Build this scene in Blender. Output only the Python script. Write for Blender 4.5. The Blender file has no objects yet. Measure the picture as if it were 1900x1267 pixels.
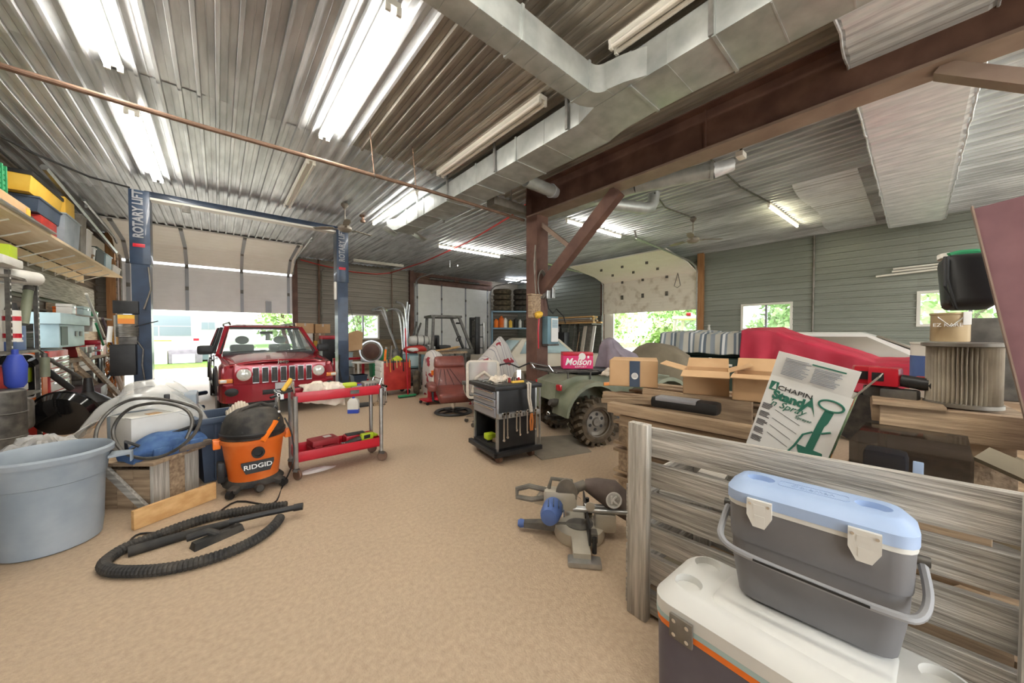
import bpy, bmesh, math, random
from mathutils import Vector, Matrix, Euler, noise
sc = bpy.context.scene
COL = sc.collection
PI = math.pi
def RD(a): return math.radians(a)
# ---------------------------------------------------------------- camera
F_PX, TH, PH, CAM_Z = 639.0, math.atan(545/639.0), math.atan(13.5/639.0), 1.6
cd = bpy.data.cameras.new('camera'); cam = bpy.data.objects.new('camera', cd); COL.objects.link(cam)
cd.sensor_width = 36.0; cd.lens = 36.0*F_PX/1900.0; cd.clip_start = 0.05; cd.clip_end = 300
cam.location = (0, 0, CAM_Z); cam.rotation_euler = (PI/2-PH, 0, -TH); sc.camera = cam
# ---------------------------------------------------------------- overcast sky
w = bpy.data.worlds.new('sky'); sc.world = w; w.use_nodes = True
bg = w.node_tree.nodes['Background']; bg.inputs[0].default_value = (0.93, 0.97, 1.0, 1); bg.inputs[1].default_value = 4.4
# ---------------------------------------------------------------- exposure
vs = sc.view_settings; vs.view_transform = 'Standard'; vs.look = 'None'; vs.gamma = 1.0; vs.use_curve_mapping = False
vs.exposure = 0.6
TUBE = 34.0       # strength of the lit fluorescent tubes
try:
    sc.cycles.max_bounces = 8; sc.cycles.diffuse_bounces = 5; sc.cycles.glossy_bounces = 3; sc.cycles.transparent_max_bounces = 8
except Exception: pass
# ---------------------------------------------------------------- measuring helper: a pixel of the 1900x1267 photo on a real plane
_F = Vector((math.sin(TH)*math.cos(PH), math.cos(TH)*math.cos(PH), -math.sin(PH)))
_R = Vector((math.cos(TH), -math.sin(TH), 0)); _U = _R.cross(_F)
def at(u, v, X=None, Y=None, Z=None):
    d = _F+_R*((u-950)/F_PX)+_U*((633.5-v)/F_PX)
    t = X/d.x if X is not None else (Y/d.y if Y is not None else (Z-CAM_Z)/d.z)
    return Vector((0, 0, CAM_Z))+d*t
# ---------------------------------------------------------------- materials
def lin(h):
    h = h.lstrip('#'); c = [int(h[i:i+2], 16)/255 for i in (0, 2, 4)]
    return tuple((x/12.92 if x <= .04045 else ((x+.055)/1.055)**2.4) for x in c)+(1,)
MATS = {}
def mat(name, col, rough=.6, metal=0.0, col2=None, scale=6.0, bump=0.0, bscale=None, stretch=None, emit=0, alpha=1.0, trans=0.0, coat=0, detail=4, mid=(.35, .7), ior=1.45, objrand=0):
    m = bpy.data.materials.new(name); m.use_nodes = True; nt = m.node_tree; N = nt.nodes; L = nt.links
    p = N['Principled BSDF']; p.inputs['Base Color'].default_value = lin(col)
    p.inputs['Roughness'].default_value = rough; p.inputs['Metallic'].default_value = metal
    p.inputs['Coat Weight'].default_value = coat; p.inputs['IOR'].default_value = ior
    if trans: p.inputs['Transmission Weight'].default_value = trans
    if alpha < 1: p.inputs['Alpha'].default_value = alpha
    if emit:
        p.inputs['Emission Color'].default_value = lin(col); p.inputs['Emission Strength'].default_value = emit
    if col2 or bump:
        tc = N.new('ShaderNodeTexCoord'); mp = N.new('ShaderNodeMapping'); L.new(tc.outputs['Object'], mp.inputs[0])
        if stretch: mp.inputs['Scale'].default_value = stretch
        nz = N.new('ShaderNodeTexNoise'); nz.inputs['Scale'].default_value = scale; nz.inputs['Detail'].default_value = detail
        L.new(mp.outputs[0], nz.inputs['Vector'])
        if objrand:
            oi = N.new('ShaderNodeObjectInfo'); ad = N.new('ShaderNodeVectorMath'); ad.operation = 'ADD'
            sm = N.new('ShaderNodeVectorMath'); sm.operation = 'SCALE'; cb = N.new('ShaderNodeCombineXYZ')
            for k in range(3): L.new(oi.outputs['Random'], cb.inputs[k])
            L.new(cb.outputs[0], sm.inputs[0]); sm.inputs['Scale'].default_value = 40
            L.new(mp.outputs[0], ad.inputs[0]); L.new(sm.outputs[0], ad.inputs[1]); L.new(ad.outputs[0], nz.inputs['Vector'])
        if col2:
            r = N.new('ShaderNodeValToRGB'); r.color_ramp.elements[0].position = mid[0]; r.color_ramp.elements[1].position = mid[1]
            r.color_ramp.elements[0].color = lin(col); r.color_ramp.elements[1].color = lin(col2)
            L.new(nz.outputs['Fac'], r.inputs[0]); out = r.outputs[0]
            if objrand:
                hs = N.new('ShaderNodeHueSaturation'); mr = N.new('ShaderNodeMapRange')
                mr.inputs[3].default_value = 1-objrand; mr.inputs[4].default_value = 1+objrand
                L.new(oi.outputs['Random'], mr.inputs[0]); L.new(mr.outputs[0], hs.inputs['Value']); L.new(out, hs.inputs['Color']); out = hs.outputs[0]
            L.new(out, p.inputs['Base Color'])
        if bump:
            b = N.new('ShaderNodeBump'); b.inputs['Strength'].default_value = bump; b.inputs['Distance'].default_value = .01
            if bscale:
                n2 = N.new('ShaderNodeTexNoise'); n2.inputs['Scale'].default_value = bscale; n2.inputs['Detail'].default_value = 3
                L.new(mp.outputs[0], n2.inputs['Vector']); L.new(n2.outputs['Fac'], b.inputs['Height'])
            else: L.new(nz.outputs['Fac'], b.inputs['Height'])
            L.new(b.outputs[0], p.inputs['Normal'])
    MATS[name] = m
    return m
def stripes(name, cols, axis=0, freq=2.0, rough=.9, coord='Object', blotch=None):
    """repeating woven or printed stripes: cols = [(pos, hex)...] over one period"""
    m = mat(name, cols[0][1], rough); nt = m.node_tree; N = nt.nodes; L = nt.links; p = N['Principled BSDF']
    tc = N.new('ShaderNodeTexCoord'); sx = N.new('ShaderNodeSeparateXYZ'); L.new(tc.outputs[coord], sx.inputs[0])
    mu = N.new('ShaderNodeMath'); mu.operation = 'MULTIPLY'; mu.inputs[1].default_value = freq; L.new(sx.outputs[axis], mu.inputs[0])
    fr = N.new('ShaderNodeMath'); fr.operation = 'FRACT'; L.new(mu.outputs[0], fr.inputs[0])
    r = N.new('ShaderNodeValToRGB'); r.color_ramp.interpolation = 'CONSTANT'; e = r.color_ramp.elements
    e[0].position = cols[0][0]; e[0].color = lin(cols[0][1]); e[1].position = cols[1][0]; e[1].color = lin(cols[1][1])
    for q, h in cols[2:]:
        k = e.new(q); k.color = lin(h)
    L.new(fr.outputs[0], r.inputs[0]); out = r.outputs[0]
    if blotch:
        nz = N.new('ShaderNodeTexNoise'); nz.inputs['Scale'].default_value = blotch[1]; nz.inputs['Detail'].default_value = 2; L.new(tc.outputs['Object'], nz.inputs['Vector'])
        gt = N.new('ShaderNodeMath'); gt.operation = 'GREATER_THAN'; gt.inputs[1].default_value = blotch[2]; L.new(nz.outputs['Fac'], gt.inputs[0])
        mx = N.new('ShaderNodeMix'); mx.data_type = 'RGBA'; L.new(gt.outputs[0], mx.inputs[0]); L.new(out, mx.inputs[6]); mx.inputs[7].default_value = lin(blotch[0]); out = mx.outputs[2]
    L.new(out, p.inputs['Base Color'])
    return m
def clear(name, col, fac=.25, rough=.15):
    """thin clear sheet: mostly see-through with a sheen"""
    m = bpy.data.materials.new(name); m.use_nodes = True; nt = m.node_tree; N = nt.nodes; L = nt.links
    p = N['Principled BSDF']; p.inputs['Base Color'].default_value = lin(col); p.inputs['Roughness'].default_value = rough
    tr = N.new('ShaderNodeBsdfTransparent'); mx = N.new('ShaderNodeMixShader'); mx.inputs[0].default_value = fac
    tr.inputs[0].default_value = (.97, .98, .98, 1)
    L.new(tr.outputs[0], mx.inputs[1]); L.new(p.outputs[0], mx.inputs[2]); L.new(mx.outputs[0], N['Material Output'].inputs[0])
    MATS[name] = m
    return m
# name -> (colour, rough, metal, kwargs)
mat('concrete', '#a9947d', .55, 0, '#bba68d', 34, .45, 90, detail=15, mid=(.3, .72))
mat('gravel', '#cfc6b4', .9, 0, '#e6dfd0', 20, .2)
mat('grass', '#4f7a22', .9, 0, '#79a53a', 8, .4)
mat('rv_glass', '#6f7a80', .3, 0)
mat('galv_ceiling', '#b4b7ba', .42, .55, '#e2e5e8', 2.2, .08, 30, stretch=(3, .5, 3), detail=6, objrand=.13)
mat('galv_brown', '#968f85', .36, .6, '#c4bfb5', 2.2, .1, 30, stretch=(3, .5, 3), detail=6, objrand=.15)
mat('siding_green', '#8a8e85', .4, .4, '#92968d', 3, .0, stretch=(1, .3, 3), objrand=.03)
mat('siding_brown', '#7b7368', .45, .3, '#888075', 3, .0, stretch=(.3, 1, 3), objrand=.05)
mat('siding_dark', '#6a5f53', .6, .2, '#94897b', 3, .05, stretch=(1, .3, 3), objrand=.05)
mat('door_white', '#ecebe6', .5, 0, '#f2f1ed', 4)
mat('door_grey', '#eceaec', .5, 0, '#f2f0f2', 3)
mat('door_cream', '#f2ede5', .5, 0, '#f6f2eb', 3)
mat('door_dirty', '#e6e0d4', .6, 0, '#a8977f', 3.0, stretch=(1, 1.2, 1.2), mid=(.5, .85), detail=9)
mat('stile_grey', '#9a9ba0', .45, .3)
mat('mauve_post', '#745257', .5, .1, '#8a666a', 4, .15)
mat('green_print', '#3f5a3a', .5, 0, '#8a9a6a', 14, mid=(.4, .6))
mat('rust_paint', '#5b4038', .55, .15, '#78594c', 3, .05)
mat('rust_flange', '#877266', .55, .1, '#9a8678', 3, .05)
mat('rust_pipe', '#6e5546', .55, .4, '#8b7060', 5, .1)
mat('duct', '#a6abaa', .42, .45, '#c9cdcb', 5, .05, 20, detail=6, mid=(.3, .75))
mat('foil', '#ccd2d8', .4, .35, '#eef2f6', 4, .35, 9, stretch=(4, .8, 1), mid=(.3, .7))
mat('white_metal', '#e6e3da', .45, 0)
mat('tube_off', '#ece7de', .25, 0, coat=.3)
mat('tube_on', '#fffaf0', .4, 0, emit=TUBE)
mat('tube_cool', '#f4f8ff', .4, 0, emit=TUBE)
mat('tube_yellow', '#fff6cf', .4, 0, emit=TUBE*.6)
mat('lift_blue', '#273448', .35, .1, '#32435b', 4, coat=.2)
mat('steel', '#a8a9a8', .35, .85, '#c2c3c2', 12)
mat('chrome', '#d8d9da', .12, 1)
mat('dark_steel', '#53514e', .5, .6, '#77736d', 10)
mat('alu', '#b9bcbf', .3, .9, '#cfd2d4', 10)
mat('black', '#1b1b1c', .45, 0, '#2b2a2a', 6)
mat('black_dusty', '#2a2928', .7, 0, '#5a544c', 7, mid=(.4, .8))
mat('black_gloss', '#161617', .12, 0, coat=.5)
mat('rubber', '#2c2927', .85, 0, '#4c453d', 8, .1)
mat('tire_dirty', '#3c352d', .9, 0, '#6b5d4b', 7, .2)
mat('jeep_red', '#8f1f2b', .22, .25, '#a62a35', 1.5, coat=.8)
mat('jeep_trim', '#4c3334', .5, 0)
mat('glass', '#dfe9ea', .05, 0, trans=1.0, ior=1.02)
clear('pane', '#cfd8d6', .16, .05)
clear('windshield', '#b9c8c4', .22, .03)
clear('film', '#e8e6e2', .36, .2)
clear('smoked', '#3a3028', .66, .06)
mat('red', '#b01226', .4, 0, '#c4182d', 3, coat=.2)
mat('red_old', '#a3261f', .5, 0, '#c23a30', 4)
mat('maroon_case', '#8e1f26', .5, 0, '#a43036', 5)
mat('orange', '#d9661f', .45, 0, '#e78a4a', 3.5, mid=(.45, .8))
mat('orange_bright', '#f07a22', .4, 0)
mat('tub_grey', '#86919b', .5, 0, '#a3abb2', 3, detail=8)
mat('tote_blue', '#3d4a5e', .5, 0, '#4c5a6e', 3)
mat('denim', '#3c5a8a', .9, 0, '#55749f', 12, .2)
mat('brown_fabric', '#5d544c', .95, 0, '#7a6e62', 14, .2)
mat('leather', '#6e3a34', .38, 0, '#84493f', 5, .25, 40, coat=.1)
mat('mesh_beige', '#c9c0b3', .8, 0, '#d8d0c4', 30)
mat('wood_grey', '#8e8981', .85, 0, '#cbc6bd', 7, .7, 16, stretch=(7, .35, 7), detail=7, objrand=.10)
mat('wood_grey_z', '#958f85', .85, 0, '#cdc7bd', 7, .7, 16, stretch=(7, 7, .35), detail=7, objrand=.06)
mat('wood_grey_x', '#8e8981', .85, 0, '#cbc6bd', 7, .7, 16, stretch=(.35, 7, 7), detail=7, objrand=.10)
mat('wood_old', '#86705a', .8, 0, '#b9a184', 5, .4, 14, stretch=(6, .5, 6), detail=7, objrand=.10)
mat('wood_old_x', '#7d6a56', .8, 0, '#b29b7f', 5, .4, 14, stretch=(.5, 6, 6), detail=7, objrand=.10)
mat('wood_new', '#c79a63', .7, 0, '#dcb47e', 3, .2, 14, stretch=(1, 6, 6), objrand=.06)
mat('wood_post', '#9c6f49', .75, 0, '#b5875c', 3, .25, 14, stretch=(6, 6, .5))
mat('plywood', '#e2c9a3', .75, 0, '#efdcbd', 2.5, .05, stretch=(4, .5, 1))
mat('cardboard', '#c29c72', .8, 0, '#cfab82', 3, objrand=.05)
mat('cardboard_in', '#a88058', .85, 0)
mat('card_white', '#dcd9d3', .75, 0, '#e6e4df', 4)
mat('ink_green', '#2f6b58', .7)
mat('ink_black', '#2a2a2c', .7)
mat('ink_white', '#f0efec', .7)
mat('ink_grey', '#8b8d92', .5)
mat('white_plastic', '#e4e2dc', .4, 0, '#d7d4cc', 5)
mat('cooler_blue', '#9db3d6', .45, 0, '#a9bddc', 5)
mat('cooler_grey', '#6f6e70', .5, 0, '#79787a', 5)
mat('cooler_dark', '#5b5660', .5, 0, '#656069', 5)
mat('cooler_lid', '#d3d2cd', .45, 0, '#dcdbd6', 4)
mat('teal_strip', '#a9c0bf', .5)
mat('handle_grey', '#8e8e90', .4)
mat('yellow', '#e2b13a', .5, 0, '#ecc251', 4)
mat('green', '#2f8f5e', .5, 0, '#3aa06b', 4)
mat('dark_green', '#2f3f35', .6)
mat('lime', '#b6cc2e', .45)
mat('blue', '#3b4fb0', .45)
mat('blue_tool', '#47609a', .45, 0, '#5c74a8', 5)
mat('teal_steel', '#6b8a94', .45, .2)
mat('shelf_blue', '#6d8799', .45, .2)
mat('pale_blue', '#a9c2c8', .5, 0, '#b6cdd2', 4)
mat('olive_plastic', '#6f7460', .42, 0, '#878b77', 4)
mat('olive_tarp', '#746a58', .75, 0, '#877d69', 3, .1, 30)
mat('mauve_cloth', '#79707a', .95, 0, '#8a818a', 5, .2, 60)
mat('red_tarp', '#a81f38', .55, 0, '#bd2f48', 2, .1)
mat('beige_car', '#cfc7b6', .35, 0, '#d8d1c2', 2, coat=.3)
mat('white_car', '#dcdcd6', .35, 0, coat=.3)
mat('taupe', '#8a8276', .5)
mat('rv_white', '#f2f2ef', .5)
mat('rag', '#c9bcab', .95, 0, '#ded3c5', 9, .3)
mat('pink', '#d6336e', .6)
mat('filter_paper', '#cfc7b8', .9, 0, '#8f8474', 4)
mat('steel_old', '#8f8a82', .5, .5, '#6f685e', 6)
mat('rope_orange', '#cc7a3c', .7)
mat('rope_yellow', '#d8a53a', .7)
mat('hose_red', '#c4403c', .6)
mat('mat_grey', '#7d7468', .9, 0, '#8e8576', 4)
mat('saw_gold', '#b8b1a2', .45, .3, '#cbc4b5', 6)
mat('saw_dark', '#55524d', .6, 0, '#7d766b', 6)
mat('saw_bag', '#5f5450', .9, 0, '#776b64', 6, .2)
mat('leaf', '#86a866', .8, 0, '#b9d196', 5)
mat('leaf_pale', '#a3bf7c', .8, 0, '#d3e3b0', 5)
mat('bark', '#8a7a66', .9)
mat('paint_can', '#a58f6c', .45, .2, '#b9a482', 4)
mat('amber', '#e08a3a', .3)
mat('lamp_glass', '#cfd2cb', .15, .2, '#e2e4de', 30)
mat('tail_red', '#b5202a', .2, coat=.5)
mat('liquid_blue', '#3450b8', .3)
stripes('blanket', [(0, '#a9a89f'), (.12, '#5f6a74'), (.2, '#cfd2d2'), (.26, '#6f7b86'), (.33, '#b4b1a6'), (.5, '#7d8790'), (.56, '#dadcdc'), (.64, '#646e77'), (.7, '#b9b6ab'), (.86, '#8b949b')], axis=1, freq=1.7)
stripes('sheet', [(0, '#cfcac6'), (.3, '#8f8f99'), (.36, '#d6d1cd'), (.62, '#a49ba0'), (.68, '#cdc8c4')], axis=0, freq=5.0, blotch=('#9c3a44', 3.4, .6))
def M_(n): return MATS[n] if isinstance(n, str) else n
# ---------------------------------------------------------------- mesh builder
class B:
    def __init__(s): s.bm = bmesh.new(); s.T = Matrix()
    def _n(s, co): return s.bm.verts.new(s.T @ Vector(co))
    def face(s, vs):
        try: return s.bm.faces.new(vs)
        except ValueError: return None
    def box(s, x0, x1, y0, y1, z0, z1, bev=0, seg=2):
        v = [s._n(c) for c in ((x0,y0,z0),(x1,y0,z0),(x1,y1,z0),(x0,y1,z0),(x0,y0,z1),(x1,y0,z1),(x1,y1,z1),(x0,y1,z1))]
        fs = [s.face([v[i] for i in q]) for q in ((3,2,1,0),(4,5,6,7),(0,1,5,4),(1,2,6,5),(2,3,7,6),(3,0,4,7))]
        if bev:
            es = list({e for f in fs for e in f.edges})
            bmesh.ops.bevel(s.bm, geom=es, offset=bev, segments=seg, affect='EDGES', profile=.6, clamp_overlap=True)
        return s
    def bar(s, p0, p1, w, h, up=(0,0,1), bev=0):
        """a box section of w (sideways) by h (along up) from p0 to p1"""
        p0 = Vector(p0); p1 = Vector(p1); d = p1-p0; L = d.length; d.normalize(); up = Vector(up)
        sd = d.cross(up)
        if sd.length < 1e-4: sd = d.cross(Vector((1,0,0)))
        sd.normalize(); u2 = sd.cross(d)
        m = Matrix((( sd.x, d.x, u2.x, p0.x),(sd.y, d.y, u2.y, p0.y),(sd.z, d.z, u2.z, p0.z),(0,0,0,1)))
        o = s.T; s.T = o @ m; s.box(-w/2, w/2, 0, L, -h/2, h/2, bev); s.T = o
        return s
    def cyl(s, p0, p1, r, r2=None, n=14, cap=True):
        return s.tube([p0, p1], [r, r if r2 is None else r2], n, cap)
    def tube(s, pts, r, n=8, cap=True, closed=False):
        P = [Vector(p) for p in pts]; k = len(P)
        rs = r if isinstance(r, (list, tuple)) else [r]*k
        def tan(i):
            a = P[(i-1) % k] if (closed or i > 0) else P[i]; b = P[(i+1) % k] if (closed or i < k-1) else P[i]
            t = b-a
            return t.normalized() if t.length > 1e-9 else Vector((0,0,1))
        t0 = tan(0); u = t0.cross(Vector((0,0,1)))
        if u.length < 1e-3: u = t0.cross(Vector((1,0,0)))
        u.normalize(); rings = []
        for i in range(k):
            t = tan(i); u = (u-t*u.dot(t))
            if u.length < 1e-6: u = t.cross(Vector((.3,.5,.8)))
            u.normalize(); w_ = t.cross(u)
            rings.append([s._n(P[i]+(u*math.cos(2*PI*j/n)+w_*math.sin(2*PI*j/n))*rs[i]) for j in range(n)])
        for i in range(k if closed else k-1):
            a, b = rings[i], rings[(i+1) % k]
            for j in range(n): s.face([a[j], a[(j+1) % n], b[(j+1) % n], b[j]])
        if cap and not closed: s.face(rings[0][::-1]); s.face(rings[-1])
        return s
    def lathe(s, prof, c=(0,0,0), n=24, axis=(0,0,1), sx=1, sy=1, cap=True):
        c = Vector(c); q = Vector((0,0,1)).rotation_difference(Vector(axis)); rings = []
        for r, z in prof:
            rings.append([s._n(c+q @ Vector((r*sx*math.cos(2*PI*j/n), r*sy*math.sin(2*PI*j/n), z))) for j in range(n)])
        for a, b in zip(rings, rings[1:]):
            for j in range(n): s.face([a[j], a[(j+1) % n], b[(j+1) % n], b[j]])
        if cap: s.face(rings[0][::-1]); s.face(rings[-1])
        return s
    def prism(s, poly, a, b, plane='xy'):
        f = {'xy': lambda p, h: (p[0], p[1], h), 'xz': lambda p, h: (p[0], h, p[1]), 'yz': lambda p, h: (h, p[0], p[1])}[plane]
        A = [s._n(f(p, a)) for p in poly]; Bv = [s._n(f(p, b)) for p in poly]; n = len(poly)
        s.face(A[::-1]); s.face(Bv)
        for i in range(n): s.face([A[i], A[(i+1) % n], Bv[(i+1) % n], Bv[i]])
        return s
    def loft(s, rings, cap=True, closed=True):
        R_ = [[s._n(p) for p in r] for r in rings]; n = len(R_[0])
        for a, b in zip(R_, R_[1:]):
            for j in range(n if closed else n-1): s.face([a[j], a[(j+1) % n], b[(j+1) % n], b[j]])
        if cap: s.face(R_[0][::-1]); s.face(R_[-1])
        return s
    def grid(s, f, nu, nv):
        V = [[s._n(f(i/nu, j/nv)) for j in range(nv+1)] for i in range(nu+1)]
        for i in range(nu):
            for j in range(nv): s.face([V[i][j], V[i+1][j], V[i+1][j+1], V[i][j+1]])
        return s
    def quad(s, *pts):
        s.face([s._n(p) for p in pts]); return s
    def ico(s, c, r, sub=2, sq=(1,1,1)):
        k = len(s.bm.verts)
        g = bmesh.ops.create_icosphere(s.bm, subdivisions=sub, radius=r)
        for v in g['verts']: v.co = s.T @ (Vector(c)+Vector((v.co.x*sq[0], v.co.y*sq[1], v.co.z*sq[2])))
        return s
    def jitter(s, a, fr=2.0, seed=0):
        for v in s.bm.verts: v.co += noise.noise_vector(v.co*fr+Vector((seed*7.1, seed*3.3, seed)))*a
        return s
    def mesh(s, name, smooth=35):
        bmesh.ops.recalc_face_normals(s.bm, faces=s.bm.faces)
        me = bpy.data.meshes.new(name); s.bm.to_mesh(me); s.bm.free()
        if smooth:
            for p in me.polygons: p.use_smooth = True
            me.set_sharp_from_angle(angle=RD(smooth))
        return me
    def out(s, name, m, parent=None, smooth=35, loc=None, rot=None, thick=0, **k):
        o = bpy.data.objects.new(name, s.mesh(name, smooth)); COL.objects.link(o)
        o.data.materials.append(M_(m))
        if parent: o.parent = parent
        if loc is not None: o.location = loc
        if rot is not None: o.rotation_euler = rot
        if thick:
            md = o.modifiers.new('thickness', 'SOLIDIFY'); md.thickness = thick; md.offset = 0
        tag(o, **k)
        return o
def tag(o, label=None, cat=None, group=None, kind=None):
    if label: o['label'] = label
    if cat: o['category'] = cat
    if group: o['group'] = group
    if kind: o['kind'] = kind
    return o
def thing(name, label, cat, loc=(0,0,0), rz=0, group=None, rot=None):
    o = bpy.data.objects.new(name, None); COL.objects.link(o); o.location = loc; o.rotation_euler = rot or (0, 0, RD(rz)); o.empty_display_size = .1
    return tag(o, label, cat, group)
def struct(name):
    o = bpy.data.objects.new(name, None); COL.objects.link(o); o['kind'] = 'structure'; return o
def inst(me, name, parent=None, loc=(0,0,0), rot=(0,0,0), scale=None, m=None):
    o = bpy.data.objects.new(name, me); COL.objects.link(o); o.parent = parent; o.location = loc; o.rotation_euler = rot
    if scale: o.scale = scale
    return o
def copy_tree(o, parent=None):
    c = o.copy(); COL.objects.link(c)
    if parent: c.parent = parent
    for ch in [x for x in o.children]: copy_tree(ch, c)
    return c
def bx(name, m, parent, x0, x1, y0, y1, z0, z1, bev=0, **k): return B().box(x0, x1, y0, y1, z0, z1, bev).out(name, m, parent, **k)
_fonts = {}
def text(body, size, m, parent, loc, rot, ext=.002, name='lettering', align='CENTER', shear=0, bold=0, sx=1.0):
    c = bpy.data.curves.new('t', 'FONT'); c.body = body; c.size = size; c.extrude = ext; c.align_x = align; c.align_y = 'CENTER'; c.shear = shear; c.offset = bold; c.resolution_u = 3
    t = bpy.data.objects.new('t', c); me = bpy.data.meshes.new_from_object(t); bpy.data.objects.remove(t); bpy.data.curves.remove(c)
    o = bpy.data.objects.new(name, me); me.name = name; COL.objects.link(o); me.materials.clear(); me.materials.append(M_(m))
    o.parent = parent; o.location = loc; o.rotation_euler = rot; o.scale = (sx, 1, 1)
    return o
def FR(x=0, y=0, z=0): return Euler((x, y, z))
UPR = (PI/2, 0, 0)                  # upright lettering that faces -Y
def place(o, d, up=(0,0,1)):
    """turn an upright flat mesh (its XY plane) so that its normal points along d"""
    z = Vector(d).normalized(); x = Vector(up).cross(z).normalized(); y = z.cross(x)
    o.rotation_euler = Matrix((x, y, z)).transposed().to_euler()
    return o
def mound(rings, n=40, fold=.03, seed=0, freq=9, top=True):
    """a cloth thrown over something: rings of (z, cx, cy, rx, ry, power) from hem to top"""
    out = []
    nr = len(rings)
    for i, (z, cx, cy, rx, ry) in enumerate(rings):
        a = fold*(1-i/(nr-1))
        R_ = []
        for j in range(n):
            t = 2*PI*j/n; q = 1+a*math.sin(freq*t+seed+i*.35)+a*.6*math.sin(freq*2.3*t+seed*2+i*.5)
            c, s_ = math.cos(t), math.sin(t)
            p = Vector((cx+rx*q*math.copysign(abs(c)**.75, c), cy+ry*q*math.copysign(abs(s_)**.75, s_), z))
            p += noise.noise_vector(p*3+Vector((seed, 0, 0)))*.03
            R_.append(p)
        out.append(R_)
    return out

def cut(o, cutters):
    """press recesses into a mesh: boolean difference applied at once, cutters removed"""
    for c in cutters:
        k = bpy.data.objects.new('cutter', c.mesh('cutter')); COL.objects.link(k)
        k.parent = o.parent; md = o.modifiers.new('cut', 'BOOLEAN'); md.operation = 'DIFFERENCE'; md.object = k; md.solver = 'EXACT'
        bpy.context.view_layer.update(); dg = bpy.context.evaluated_depsgraph_get()
        me = bpy.data.meshes.new_from_object(o.evaluated_get(dg)); o.modifiers.remove(md); o.data = me
        bpy.data.objects.remove(k)
    for p in o.data.polygons: p.use_smooth = True
    o.data.set_sharp_from_angle(angle=RD(35))
# ================================================================ SETTING
XL, XR, YB, YF, HC = -2.8, 14.2, 16.1, -5.0, 4.7
bx('floor', 'concrete', None, XL-.1, XR+.1, YF-.1, YB+.1, -.12, 0, kind='structure')
bx('yard_gravel', 'gravel', None, -40, 60, YB+.1, 22.6, -.14, -.02, kind='structure')
bx('yard_lawn', 'grass', None, -40, 60, 22.6, 70, -.14, -.01, kind='structure')
bx('side_yard', 'grass', None, XR+.1, 60, -30, YB+.1, -.14, -.03, kind='structure')
bx('front_yard', 'gravel', None, -40, XR+.1, -40, YF-.1, -.14, -.03, kind='structure')
RP = [(0, 0), (.045, 0), (.0475, .006), (.0525, .006), (.055, 0), (.1, 0), (.107, .045), (.134, .045), (.141, 0)]
def ribbed(a0, a1, z0, z1, f, pitch=.15, amp=1.0):
    """ribbed sheet: ribs run along a, stacked along z; f(a, z, out) -> point"""
    b = B(); zs = []
    z = math.floor(z0/pitch)*pitch
    while z < z1:
        for q, h in RP:
            zz = z+q*pitch/.15
            if z0 <= zz <= z1: zs.append((zz, h*amp))
        z += pitch
    zs = [(z0, 0)]+zs+[(z1, 0)]
    A = [b._n(f(a0, q, h)) for q, h in zs]; C = [b._n(f(a1, q, h)) for q, h in zs]
    for i in range(len(zs)-1): b.face([A[i], A[i+1], C[i+1], C[i]])
    return b
def shell(parent, a0, a1, z0, z1, side):
    """plain outer skin behind the siding, so that the wall has thickness"""
    if side == 'back': bx('outer_skin', 'siding_dark', parent, a0, a1, YB+.03, YB+.12, z0, z1)
    if side == 'right': bx('outer_skin', 'siding_dark', parent, XR+.03, XR+.12, a0, a1, z0, z1)
    if side == 'left': bx('outer_skin', 'siding_dark', parent, XL-.12, XL-.03, a0, a1, z0, z1)
    if side == 'front': bx('outer_skin', 'siding_dark', parent, a0, a1, YF-.12, YF-.03, z0, z1)
fB = lambda a, z, h: (a, YB-h, z)
fR = lambda a, z, h: (XR-h, a, z)
fL = lambda a, z, h: (XL+h, a, z)
fF = lambda a, z, h: (a, YF+h, z)
def panels(parent, rects, f, m, side):
    for a0, a1, z0, z1 in rects:
        ribbed(a0, a1, z0, z1, f, .195).out('siding_panel', m, parent, smooth=0); shell(parent, a0, a1, z0, z1, side)
wb = struct('wall_back')
panels(wb, [(XL, -2.32, 0, HC), (-2.32, 2.28, 4.2, HC), (2.28, 3.3, 1.35, HC), (3.3, 4.2, 1.35, HC), (4.2, 5.65, 2.5, HC), (5.65, 7.3, 1.35, HC), (7.3, 12.0, 4.2, HC), (12.0, XR, 0, HC)], fB, 'siding_brown', 'back')
shell(wb, 2.28, 7.3, 0, 1.37, 'back')
for k, z in enumerate((.02, .29, .56, .83, 1.10)):
    bx('plank', 'wood_old_x', wb, 2.28+.01*(k % 2), 7.29, YB-.035-.008*(k % 2), YB+.02, z, z+.26)
bx('corner_post', 'rust_paint', wb, 2.24, 2.42, YB-.16, YB, 0, HC)
bx('corner_post', 'rust_paint', wb, 7.1, 7.3, YB-.16, YB, 0, HC)
bx('corner_post', 'wood_post', wb, -2.56, -2.38, YB-.2, YB, 0, HC)
bx('header_beam', 'rust_paint', wb, 7.3, 12.1, YB-.12, YB, 4.1, 4.62)
bx('header_beam', 'rust_paint', wb, -2.3, 2.3, YB-.12, YB, 4.15, 4.68)
wr = struct('wall_right')
panels(wr, [(9.85, YB, 0, HC), (5.4, 9.85, 4.1, HC), (4.05, 5.4, 0, HC), (2.6, 4.05, 2.66, HC), (2.6, 4.05, 0, 1.74), (2.1, 2.6, 0, HC), (0, 2.1, 0, HC), (-1.55, 0, 2.74, HC), (-1.55, 0, 0, 1.8), (YF, -1.55, 0, HC)], fR, 'siding_green', 'right')
bx('door_post', 'wood_post', wr, XR-.14, XR-.02, 5.28, 5.5, 0, HC)
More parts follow.
